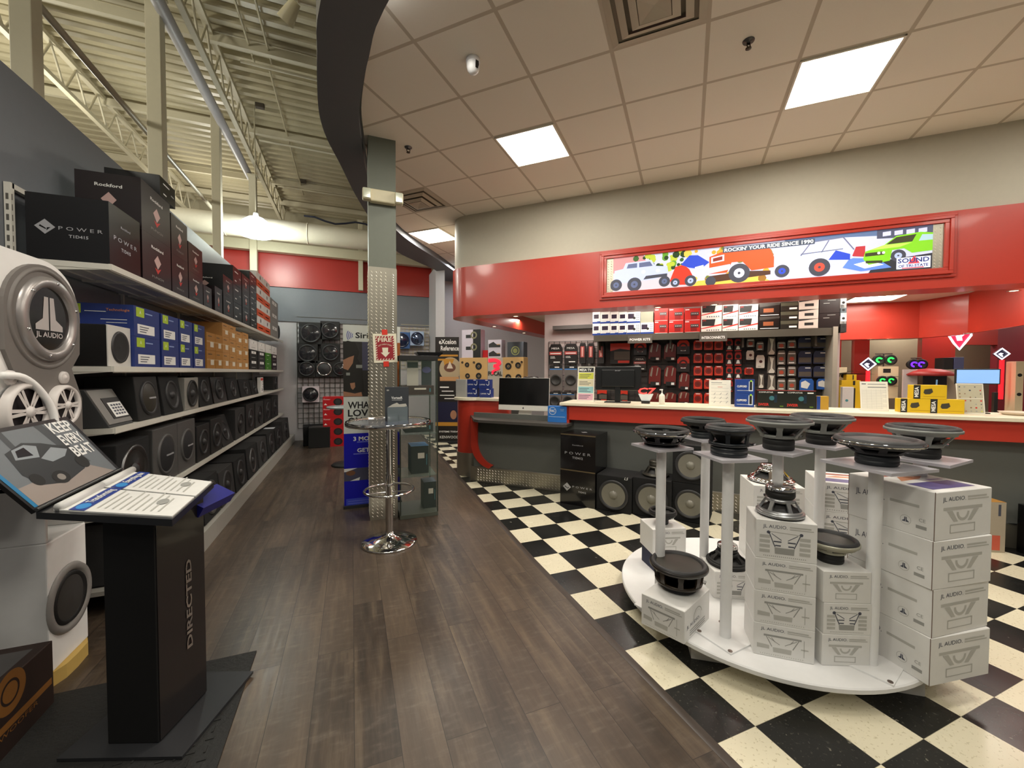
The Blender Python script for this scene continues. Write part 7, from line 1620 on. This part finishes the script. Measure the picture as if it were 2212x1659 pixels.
MB(charcoal).box(x0_-.01, x0_+bw+.01, -.04, .12, 0, .03).build('foot', bn)

# ------------------------------------------------------------------ back wall: wire grids and round speakers
BW = Fr((0, 10.2, 0), (1, 0, 0), (0, 0, 1))
def BP(px, py, off=0): p = PY(px, py, 10.2-off); return p.x, p.z
a, za = BP(644, 925); c_, zc = BP(800, 692)
grid_panel('wire_grid', BW, a, c_, za, zc, .11, 'wire grid with round speakers on the back wall left of the column', mat('wire_pale', '55544c', .5), .006)
def round_sp(r, card, cone_m, ringm):
    def fn():
        t = thing('round_speaker', '', ''); f = Fr((0, 0, 0), (1, 0, 0), (0, 0, 1))
        MB(card).box(-r*1.1, r*1.1, -.0, .14, -r*1.15, r*1.15).build('mount_box', t, bevel=.006)
        MB(ringm).lathe(f, [(r*1.02, 0), (r, .025), (r*.88, .03), (r*.82, .015)], 40).build('rim', t)
        MB(cone_m).lathe(f, [(r*.82, .015), (r*.5, .035), (0, .045)], 36).build('cone', t); return t
    return fn
dome_m = mat('glossy_cone', '26262a', .15, coat=.5)
for (px, py, r, k, lab) in ((671, 720, .21, 0, 'large glossy round speaker at the top left of the back grid'), (713, 714, .18, 0, 'large glossy round speaker at the top of the back grid, second from left'), (664, 763, .19, 0, 'round black speaker in the middle row of the back grid, left'), (714, 762, .18, 0, 'round black speaker in the middle row of the back grid, right'),
                            (662, 797, .16, 0, 'dim round black speaker in the lower row of the back grid, left'), (700, 797, .155, 1, 'bright chrome ringed speaker in the lower row of the back grid'), (735, 797, .15, 0, 'small round speaker partly behind the couple banner on the back grid')):
    x, z = BP(px, py, .2)
    put('rs%d%.2f' % (k, r), round_sp(r, black_mat, dome_m if k == 0 else charcoal, charcoal if k == 0 else chrome), lab, 'speaker', (x, 10.0, z), 0, 'round speakers on the back wall grid')
x, z = BP(671, 852, .2)
put('rsw', round_sp(.155, mat('pinkish_card', 'cdbfc4', .5), mat('glossy_cone', '26262a', .15), black_mat), 'black speaker on a pale square card low on the back grid', 'speaker', (x, 10.0, z), 0)
# right part of the back wall
a, za = BP(866, 770); c_, zc = BP(935, 704); grid_panel('wire_grid', BW, a, 1.8, za-.3, zc, .09, 'pale wire grid on the back wall right of the column', mat('wire_cream', 'b3a98a', .5), .006)
x, z = BP(868, 735, .2); put('rsb', round_sp(.17, mat('card_blue', '2f5f9a', .4), mat('navy_cone', '16233f', .15, coat=.4), mat('navy_cone', '16233f', .15)), 'dark blue speaker on a blue card on the back wall right of the column', 'speaker', (x, 10.0, z), 0)
x, z = BP(901, 731, .2); put('rsc', round_sp(.15, mat('card_sky', 'a9c3e2', .3), mat('mirror_cone', '5d6a86', .1, .8), mat('navy_cone', '16233f', .15)), 'mirror domed speaker on a pale blue card on the back wall', 'speaker', (x, 10.0, z), 0)
# red speaker cartons in a tall pile
rc = mat('red_carton2', 'b8141c', .4)
def pr_rc(b, f, W, D, H):
    g = f['front']; b.m(black_mat).disc(g, W*.18, H*.5, H*.42, 20, .001, H*.36); b.m(charcoal).disc(g, W*.18, H*.5, H*.25, 16, .0014); b.m(white_print).text(g, -W*.46, H*.7, 'Pioneer', H*.14, 'l', W*.3).poly(g, [(-W*.45, H*.2), (-W*.3, H*.2), (-W*.38, H*.38)], .001)
pa = PZ(698, 966, 0); W = .42
for i in range(5): put('redc', sidebox('', W, .3, .205, rc, pr_rc, name='speaker_carton'), 'red speaker carton with black speaker picture by the back wall, %s of the pile' % ('lowest', 'second', 'middle', 'fourth', 'topmost')[i], 'box', (pa.x+W/2, pa.y+.15, i*.206), 0, 'pile of red speaker cartons')
# farther bar table
p = PZ(738, 1008, 0); bt2 = thing('bar_table', 'farther dark bar table with pale top left of the couple banner', 'table', (p.x+.08, p.y+.12, 0))
MB(black_mat).lathe(fz, [(.24, 0), (.245, .01), (.22, .03), (.05, .04)], 36, cap=True).cyl((0, 0, .03), (0, 0, .95), .03, n=16).build('base', bt2); MB(mat('pale_glass_top', 'a9b5b8', .15)).lathe(fz, [(0, .95), (.30, .95), (.31, .965), (.30, .98), (0, .98)], 48).build('table_top', bt2)
# black cartons low by the wall
x, z = BP(680, 940); tag(MB(mat('glossy_black_case', '1a1b1b', .3)).box(-.2, .2, -.15, .15, 0, .42).build('black_case', loc=(-.62, 9.2, 0), bevel=.01), 'low dark case on the floor just left of the red cartons', 'box')

# ------------------------------------------------------------------ kenwood style banner stand
p = PZ(966, 955, 0); eb = thing('printed_banner_stand', 'tall dark banner with pale serif title and a copper speaker picture', 'banner', (p.x, p.y, 0), -R(22))
PB_ = p.y
def ez(py): 
    d = ray(966, py); t = (p-_O).length; k = (p.x**2+p.y**2)**.5/((d.x**2+d.y**2)**.5); return EYE+d.z*k
kk_ = (p.x**2+p.y**2)**.5
bw = .52; g = Fr((-bw/2, 0, 0), (1, 0, 0), (0, 0, 1)); b = MB(mat('banner_ink', '1b1714', .5)).box(-bw/2, bw/2, 0, .02, 0, ez(728))
b.m(white_print).text(g, .08, ez(743), 'eXcelon', .10, 'l', .38, .001, True).text(g, .12, ez(757), 'Reference', .10, 'l', .40, .001, True); b.m(mat('gold_ink', 'c08a2e', .5)).rect(g, .05, .50, ez(770), ez(766)).poly(g, [(0, ez(775)), (.42, ez(775)), (.36, ez(789)), (.2, ez(789)), (.18, ez(779)), (0, ez(779))], .0014)
b.m(mat('photo_beige', 'b3a283', .5)).disc(g, .33, ez(797), .24, 32, .001, .26); b.m(mat('cone_copper', '6e4a3a', .4)).disc(g, .32, ez(794), .13, 28, .0016, .10); b.m(mat('cone_pale', 'd9cbbb', .4)).poly(g, [(.25, ez(796)), (.39, ez(796)), (.32, ez(780))], .002)
b.m(mat('tan_band', 'c39363', .5)).rect(g, .1, bw, ez(823), ez(814), .0018); b.m(white_print).rect(g, .1, .3, ez(838), ez(835)).rect(g, .14, .4, ez(846), ez(844)).rect(g, .1, .42, ez(855), ez(853)).rect(g, .2, .46, ez(862), ez(860))
b.m(mat('photo_navy', '17193a', .5)).rect(g, 0, bw, ez(912), ez(868), .001); b.m(skin_p).disc(g, .40, ez(896), .07, 18, .0016, .10); b.m(mat('gold_ink', 'c08a2e', .5)).rect(g, 0, bw, ez(920), ez(912), .0014)
b.m(white_print).text(g, .08, ez(934), 'SYSTEMS TODAY', .035, 'l', .46, .001, True).text(g, .1, ez(947), 'KENWOOD', .06, 'l', .42, .001); b.build('printed_panel', eb); MB(charcoal).box(-bw/2-.02, bw/2+.02, -.06, .1, 0, .03).build('foot', eb)

# ------------------------------------------------------------------ wooden speaker display with red logo
DC = 10.9
DF = Fr((DC/2, DC/2, 0), (1, -1, 0), (0, 0, 1))
def DP(px, py): q = PS(px, py, DC); return U45(q), q.z
fd = thing('wooden_speaker_display', 'pale wooden speaker display board with black speakers and red logo panel', 'speaker display', (0, 0, 0))
wood_p = mat('birch_ply', 'c9a36a', .5, noise=.08, nscale=8)
u0_, zt_ = DP(993, 773); u1_, _ = DP(1053, 773); u2_, _ = DP(1086, 773); u3_, _ = DP(1131, 773); zlow = DP(1010, 845)[1]
MB(wood_p).fbox(DF, u0_, u1_, zlow-.35, zt_, -.25, 0).build('left_board', fd, bevel=.004); MB(wood_p).fbox(DF, u2_, u3_, zlow-.35, zt_, -.25, 0).build('right_board', fd, bevel=.004)
b = MB(mat('panel_beige', 'b3aca0', .5)).fbox(DF, u1_, u2_, zlow-.35, zt_, -.2, -.01); b.m(black_mat)
MBx = b.build('logo_panel', fd)
um = (u1_+u2_)/2
def stroke(pts, w_):
    bb = MB(mat('logo_red', 'ff2238', .4, emit=1.2))
    P_ = smooth_pts([V((x, y)) for x, y in pts], 4); ls = []; rs = []
    for i, q in enumerate(P_):
        d_ = (P_[min(i+1, len(P_)-1)]-P_[max(i-1, 0)]).normalized(); nn = V((-d_.y, d_.x)); ww = w_*(1-.5*i/len(P_)); ls.append(q+nn*ww/2); rs.append(q-nn*ww/2)
    n__ = len(ls); bb.add([DF.p(q.x, q.y, .002) for q in ls]+[DF.p(q.x, q.y, .002) for q in rs], [(i, n__+i, n__+i+1, i+1) for i in range(n__-1)]); return bb
def dq(px, py): return DP(px, py)
stroke([dq(1055, 779), dq(1068, 778), dq(1077, 781), dq(1079, 785), dq(1072, 789), dq(1067, 791), dq(1075, 793), dq(1077, 796), dq(1070, 799), dq(1064, 803), dq(1065, 808)], .075).build('red_logo', MBx)
MB(black_mat).text(DF.at(um, DP(1068, 811)[1], .001), 0, 0, 'FOCAL', .085, 'c', (u2_-u1_)*.9, .001, True).build('lettering', MBx)
for (px, py, rp) in ((1009, 788, 5.5), (1034, 791, 8), (999, 783, 2.6), (1024, 783, 2.6), (1034, 812, 7), (1010, 812, 6), (1098, 791, 7.5), (1119, 789, 6.5), (1106, 782, 2.6), (1127, 782, 2.4), (1098, 815, 7), (1120, 815, 7)):
    x, z = DP(px, py); r_ = rp*7.3/800
    MB(black_mat).lathe(DF.at(x, z), [(r_*1.05, .001), (r_, .012), (r_*.8, .008), (r_*.3, -.001), (0, .004)], 28).build('speaker', fd)
MB(mat('dark_cabinet', '3c3a38', .6)).fbox(DF, u0_, u3_, 0, zlow-.35, -.25, .0).build('cabinet', fd)
# cartons standing on that display
def dbox(px0, py1, px1, py0, D, col, lab, fn2=None, z0=None, grp='cartons on the wooden speaker display'):
    a, _ = DP(px0, py0); c__, zt2 = DP(px1, py0); zz = z0 if z0 is not None else zt_; H = zt2-zz
    t = thing('speaker_carton', lab, 'box', DF.p((a+c__)/2, zz+.001, -.13), -PI/4, grp); W = c__-a; b = MB(col).box(-W/2, W/2, -D/2, D/2, 0, H); 
    if fn2: fn2(b, faces(W, D, H), W, D, H)
    b.build('box', t, bevel=.003)
def pr_wb(b, f, W, D, H):
    g = f['front']; b.m(black_mat).rect(g, W*.1, W*.5, 0, H); b.m(mat('ring_olive', '7d7c5e', .4))
    for k in (.28, .70): b.m(charcoal).rect(g, -W*.28, W*.0, H*k, H*(k+.12), .001); b.m(mat('ring_olive', '7d7c5e', .4)).ringf(g, W*.14, H*(k+.1), W*.10, W*.17, 20, .0014)
dbox(996, 773, 1037, 711, .2, mat('lilac_white', 'cfcad8', .5), 'tall white and black speaker carton on the wooden display', pr_wb)
dbox(1039, 773, 1050, 756, .1, rc, 'small red packet on the wooden display')
def pr_dk(b, f, W, D, H):
    g = f['front']
    for k in (0, .5): b.m(charcoal).poly(g, [(-W*.45, H*(k+.06)), (W*.42, H*(k+.06)), (W*.42, H*(k+.2)), (W*.1, H*(k+.25)), (-W*.1, H*(k+.38)), (-W*.45, H*(k+.25))], .001); b.m(mat('tan_band', 'c39363', .5)).rect(g, W*.15, W*.4, H*(k+.2), H*(k+.24), .0014); b.m(print_grey).rect(g, -W*.5, W*.5, H*(k+.49), H*(k+.5), .001)
dbox(1053, 773, 1082, 733, .2, mat('lilac_white', 'cfcad8', .5), 'pair of white amplifier cartons piled above the red logo', pr_dk)
def pr_gk(b, f, W, D, H): g = f['front']; b.m(mat('lime_disc', 'a3a86a', .5)).disc(g, W*.0, H*.42, W*.14, 18, .001).ringf(g, 0, H*.42, W*.2, W*.26, 20, .001)
dbox(1095, 773, 1130, 738, .22, mat('slate_carton2', '43484f', .45), 'dark slate carton with a pale disc on the right wooden board', pr_gk)
# small monitor side unit between pillar and computer
q = PS(1072, 880, 8.6); t = tag(MB(mat('grey_unit', '5c666a', .5)).box(-.12, .12, -.1, .1, 0, q.z+.02).build('grey_cabinet', loc=(q.x, q.y, 0), rot=(0, 0, -PI/4), bevel=.004), 'slim grey cabinet standing behind the desk beside the computer', 'cabinet')
q = PS(1147, 817, 8.2); t = thing('headset_speaker', 'small black curved unit above the right edge of the computer', 'speaker', V((q.x, q.y, dz+.0)))
MB(black_gloss).cyl((0, 0, 0), (0, 0, q.z-dz-.02), .012, n=10).build('stem', t); MB(black_gloss).lathe(Fr((0, 0, q.z-dz-.03), (1, 0, 0), (0, 1, 0)), [(.02, 0), (.12, .01), (.13, .035), (.10, .055), (0, .06)], 28).build('body', t)
bpy.data.objects.remove(bpy.data.objects['stem']) if False else None

# ------------------------------------------------------------------ far right showroom behind the counter
RC = 11.2
RF = Fr((RC/2, RC/2, 0), (1, -1, 0), (0, 0, 1))
def RP(px, py): q = PS(px, py, RC); return U45(q), q.z
bc = thing('rear_counter', 'low cream topped rear counter behind the main counter at the right', 'counter', (0, 0, 0))
a, z1_ = RP(1817, 862); b_, _ = RP(2260, 870)
MB(red_dark).fbox(RF, a, b_, 0, .92, -.5, 0).build('body', bc); MB(white_lam).fbox(RF, a-.05, b_, .92, .955, -.5, .06).build('counter_top', bc)
def rbox(name, px0, py1, px1, py0, D, col, lab, cat='box', fn2=None, off=-.3, z0=None, grp=None):
    a, zb_ = RP(px0, py1); c__, zt2 = RP(px1, py0); zz = max(zb_, .957) if z0 is None else z0
    t = thing(name, lab, cat, RF.p((a+c__)/2, zz, off), -PI/4, grp); W = c__-a; H = max(zt2-zz, .03); b = MB(col).box(-W/2, W/2, -D/2, D/2, 0, H)
    if fn2: fn2(b, faces(W, D, H), W, D, H)
    b.build('box', t, bevel=.003); return t
z9 = .957
yg = 'yellow cartons piled on the rear counter'
for (x0, y1, x1, y0, nm) in ((1822, 862, 1871, 834, 'bottom one'), (1826, 833, 1869, 822, 'middle one'), (1837, 821, 1860, 809, 'top one')):
    rbox('yellow_carton', x0, y1, x1, y0, .25, yel, 'yellow carton piled behind the cream end panel, %s' % nm, 'box', lambda b, f, W, D, H: b.m(black_mat).rect(f['front'], W*.1, W*.22, H*.1, H*.9), z0={'bottom one': z9, 'middle one': RP(1840, 834)[1]+.001, 'top one': RP(1840, 822)[1]+.001}[nm], grp=yg)
def pr_spk(b, f, W, D, H):
    g = f['front']; b.m(black_mat)
    for sx in (-1, 1): b.disc(g, sx*W*.22, H*.72, W*.18, 20, .001).disc(g, sx*W*.22, H*.3, W*.18, 20, .001)
rbox('speaker_board', 1814, 862, 1846, 793, .2, mat('cream_board', 'd8c9a6', .5), 'cream board with four black speakers left of the yellow pile', 'speaker display', pr_spk, off=-.42)
# column of cream boxes with green lit speakers
gl = mat('green_led', '2dff5a', .4, emit=1.5)
t = rbox('speaker_board', 1913, 862, 1962, 791, .25, mat('cream_board', 'd8c9a6', .5), 'tall cream speaker box with two green lit speakers', 'speaker display', lambda b, f, W, D, H: b.m(black_mat).rect(f['front'], -W*.25, W*.12, H*.80, H*.93).rect(f['front'], -W*.5, W*.5, H*.68, H*.69).rect(f['front'], -W*.5, W*.5, H*.38, H*.39).rect(f['front'], -W*.18, W*.02, H*.08, H*.26), off=-.42)
a, zz = RP(1924, 822); c__, _ = RP(1944, 822)
g = Fr(V((0, 0, 0)), (1, 0, 0), (0, 0, 1))
for px in (1924, 1944):
    x, z = RP(px, 823); q = RF.p(x, z, -.42+.13); lo = q-t.location; lo.rotate(Matrix.Rotation(PI/4, 3, 'Z'))
    s_ = MB(black_mat).lathe(Fr(lo, (1, 0, 0), (0, 0, 1)), [(.075, .0), (.07, .015), (.05, .006), (0, .002)], 24).build('speaker', t)
    MB(gl).ringf(Fr(lo, (1, 0, 0), (0, 0, 1)), 0, 0, .018, .038, 18, .014, .3, 4.6).build('led_ring', s_)
def led_pair(px0, px1, py, pyb, ledm, lab):
    xm, zb_ = RP((px0+px1)/2, pyb); _, zc_ = RP(px0, py); t = thing('lit_speaker_pair', lab, 'speaker', RF.p(xm, zb_, -.42), -PI/4)
    W = RP(px1, py)[0]-RP(px0, py)[0]; H = zc_-zb_
    MB(steel_d).cyl((0, .04, 0), (0, .04, H+.10), .01, n=8).cyl((-W*.75, .04, H+.10), (W*.75, .04, H+.10), .008, n=8).build('stand', t)
    for s in (-1, 1):
        fr = Fr((s*W/2, 0, H), (1, 0, 0), (0, 0, 1)); sp_ = MB(black_mat).lathe(fr, [(.0, -.10), (.06, -.10), (.085, .0), (.075, .02), (.05, .008), (0, .002)], 28).build('speaker', t); MB(ledm).ringf(fr, 0, 0, .02, .045, 18, .018, .4, 4.8).build('led_ring', sp_)
led_pair(1924, 1951, 776, 791, gl, 'pair of green lit speakers on a stand over the cream box')
led_pair(2005, 2022, 786, 800, mat('violet_led', '6a2cff', .4, emit=1.6), 'pair of violet lit speakers in front of the red wall')
xm, _ = RP(1935, 789); 
# neon diamonds
neon_w = mat('neon_white', 'f6f2ff', .4, emit=3.5); neon_r = mat('neon_red2', 'ff1a22', .4, emit=2.2)
def diamond_sign(px, py, s_px, lab, stem_py):
    x, z = RP(px, py); s = s_px*RP(px+1, py)[0]-s_px*RP(px, py)[0]; zs = RP(px, stem_py)[1]
    zs = max(zs, z9); t = thing('neon_sign', lab, 'neon sign', RF.p(x, zs, -.2), -PI/4); fr = Fr((0, 0, z-zs), (1, 0, 0), (0, 0, 1))
    MB(mat('neon_back', '17142a', .4)).slab(fr, [(-s*1.1, 0), (0, -s*1.1), (s*1.1, 0), (0, s*1.1)], -.04, -.02).build('backing', t)
    MB(neon_w).tube([fr.p(-s, 0, 0), fr.p(0, -s, 0), fr.p(s, 0, 0), fr.p(0, s, 0)], s*.12, 8, True).build('diamond_tube', t)
    MB(neon_w).poly(fr, [(-s*.5, -s*.05), (0, -s*.6), (s*.15, -s*.45), (-s*.05, -s*.1), (.2*s, .05*s), (-s*.2, s*.2)], .0).build('logo', t)
    MB(neon_r).box(-s*.22, s*.22, -.02, .02, 0, z-zs-s*1.15).build('red_column', t)
diamond_sign(1887, 786, 17, 'white neon diamond with short red column behind the cream end panel', 862)
diamond_sign(2187, 763, 17, 'white neon diamond over a tall red lit column at the far right', 864)
x, z = RP(2145, 718); ss = thing('shield_neon_sign', 'white and red shield shaped neon sign under the inner red bulkhead', 'neon sign', RF.p(x, z, -.75), -PI/4)
fr = Fr((0, 0, 0), (1, 0, 0), (0, 0, 1)); shp = [(-.12, .12), (.12, .12), (.13, .02), (.06, -.10), (.0, -.20), (-.07, -.10), (-.13, .02)]
MB(mat('shield_red', 'd82a4a', .4, emit=.9)).slab(fr, shp, -.03, -.01).build('backing', ss); MB(neon_w).tube([fr.p(*p_) for p_ in shp], .014, 8, True).build('tube', ss); MB(neon_w).poly(fr, [(-.03, -.06), (.03, -.06), (.02, .0), (.05, .03), (.0, .05), (-.05, .02)], .0).build('emblem', ss); MB(mat('fixture_dark', '222222', .5)).cyl((0, -.02, .12), (0, -.02, ztop-z-.0), .01, n=8).build('hanger', ss)
# assorted goods
rbox('black_carton', 2064, 797, 2086, 771, .25, black_mat, 'black carton beside a blue one in the far right opening', z0=RP(2080, 798)[1]+.002, off=-.42); rbox('blue_carton', 2087, 797, 2111, 770, .25, mat('slate_blue', '4d5478', .5), 'slate blue carton in the far right opening', z0=RP(2080, 798)[1]+.002, off=-.42)
rbox('cream_display_shelf', 2048, 862, 2112, 798, .3, mat('cream_cloth', 'b0a592', .5), 'pale display stand carrying the black and blue cartons', 'display stand', z0=z9, off=-.42)
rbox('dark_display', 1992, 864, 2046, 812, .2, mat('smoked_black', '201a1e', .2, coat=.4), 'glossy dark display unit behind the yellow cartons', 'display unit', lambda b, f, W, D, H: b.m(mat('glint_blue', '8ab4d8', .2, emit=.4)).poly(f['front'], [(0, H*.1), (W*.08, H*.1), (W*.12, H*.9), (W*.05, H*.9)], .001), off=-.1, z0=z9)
t = thing('red_draped_speaker', 'red topped dark speaker under the violet lit pair', 'speaker', RF.p(RP(2015, 800)[0], RP(2015, 812)[1]+.001, -.1), -PI/4); MB(mat('red_cloth', '9a1f1c', .5)).lathe(fz, [(.28, 0), (.30, .02), (.22, .07), (.12, .10), (0, .11)], 32).build('body', t)
rbox('white_folded_card', 1952, 856, 1985, 798, .04, mat('pale_lilac_card', 'c3b9b8', .5), 'tall pale folded card right of the green lit box', 'card', off=-.05, z0=z9)
rbox('small_teal_carton', 1817, 862, 1842, 836, .1, white_card, 'small white carton with teal spot at the end of the rear counter', 'box', lambda b, f, W, D, H: b.m(mat('teal_print', '4f9aa3', .5)).disc(f['front'], -W*.1, H*.45, W*.14, 14), off=-.0, z0=z9)
t = thing('black_roof_pod', 'curved glossy black piece lying on the yellow pile', 'car part', RF.p(RP(1855, 808)[0], RP(1850, 809)[1]+.003, -.3), -PI/4); MB(black_gloss).add([(-.25, -.08, .0), (.02, -.1, .05), (.28, -.06, 0), (-.25, .1, .0), (.02, .12, .06), (.28, .1, 0), (.0, 0, .0)], [(0, 1, 4, 3), (1, 2, 5, 4)], True).box(-.16, .2, -.04, .06, 0, .012).build('shell', t)
rbox('steel_cup', 2155, 862, 2165, 848, .05, steel_d, 'small metal cup on the rear counter near the right edge', 'cup', off=-.1, z0=z9)
rbox('white_speaker_column', 2204, 864, 2225, 780, .2, mat('cream_board', 'd8c9a6', .5), 'stack of cream boxes cut off by the right edge of the photo', 'speaker display', lambda b, f, W, D, H: b.m(black_mat).disc(f['front'], 0, H*.75, W*.3, 18).disc(f['front'], 0, H*.4, W*.3, 18), off=-.2, z0=z9)
rbox('clear_packets', 1812, 890, 1844, 868, .1, mat('cloudy_pack', 'b8ada0', .3, coat=.3), 'cloudy packets under the rear counter end', 'packet', off=.25, z0=.96) if False else None
u_ = on45(7.6, 2190, 893); t = thing('cream_bowl', 'shallow cream dish on the counter near the right edge', 'dish', V((7.5/2+u_/2**.5, 7.5/2-u_/2**.5, CT))); MB(mat('cream_dish', 'cdb9a2', .4)).lathe(fz, [(0, .004), (.09, .004), (.13, .03), (.135, .03), (.10, 0), (0, 0)], 32).build('dish', t)
# ceiling mounted things at the right
p = PZ(2075, 726, 2.4); 
t = thing('ceiling_speaker', 'small black camera under the inner red bulkhead', 'security camera', (p.x, p.y, 2.6)); MB(black_gloss).box(-.09, .07, -.04, .04, -.04, .03).build('body', t, bevel=.01); MB(black_mat).cyl((0, 0, .03), (0, 0, .245), .008, n=8).build('bracket', t)
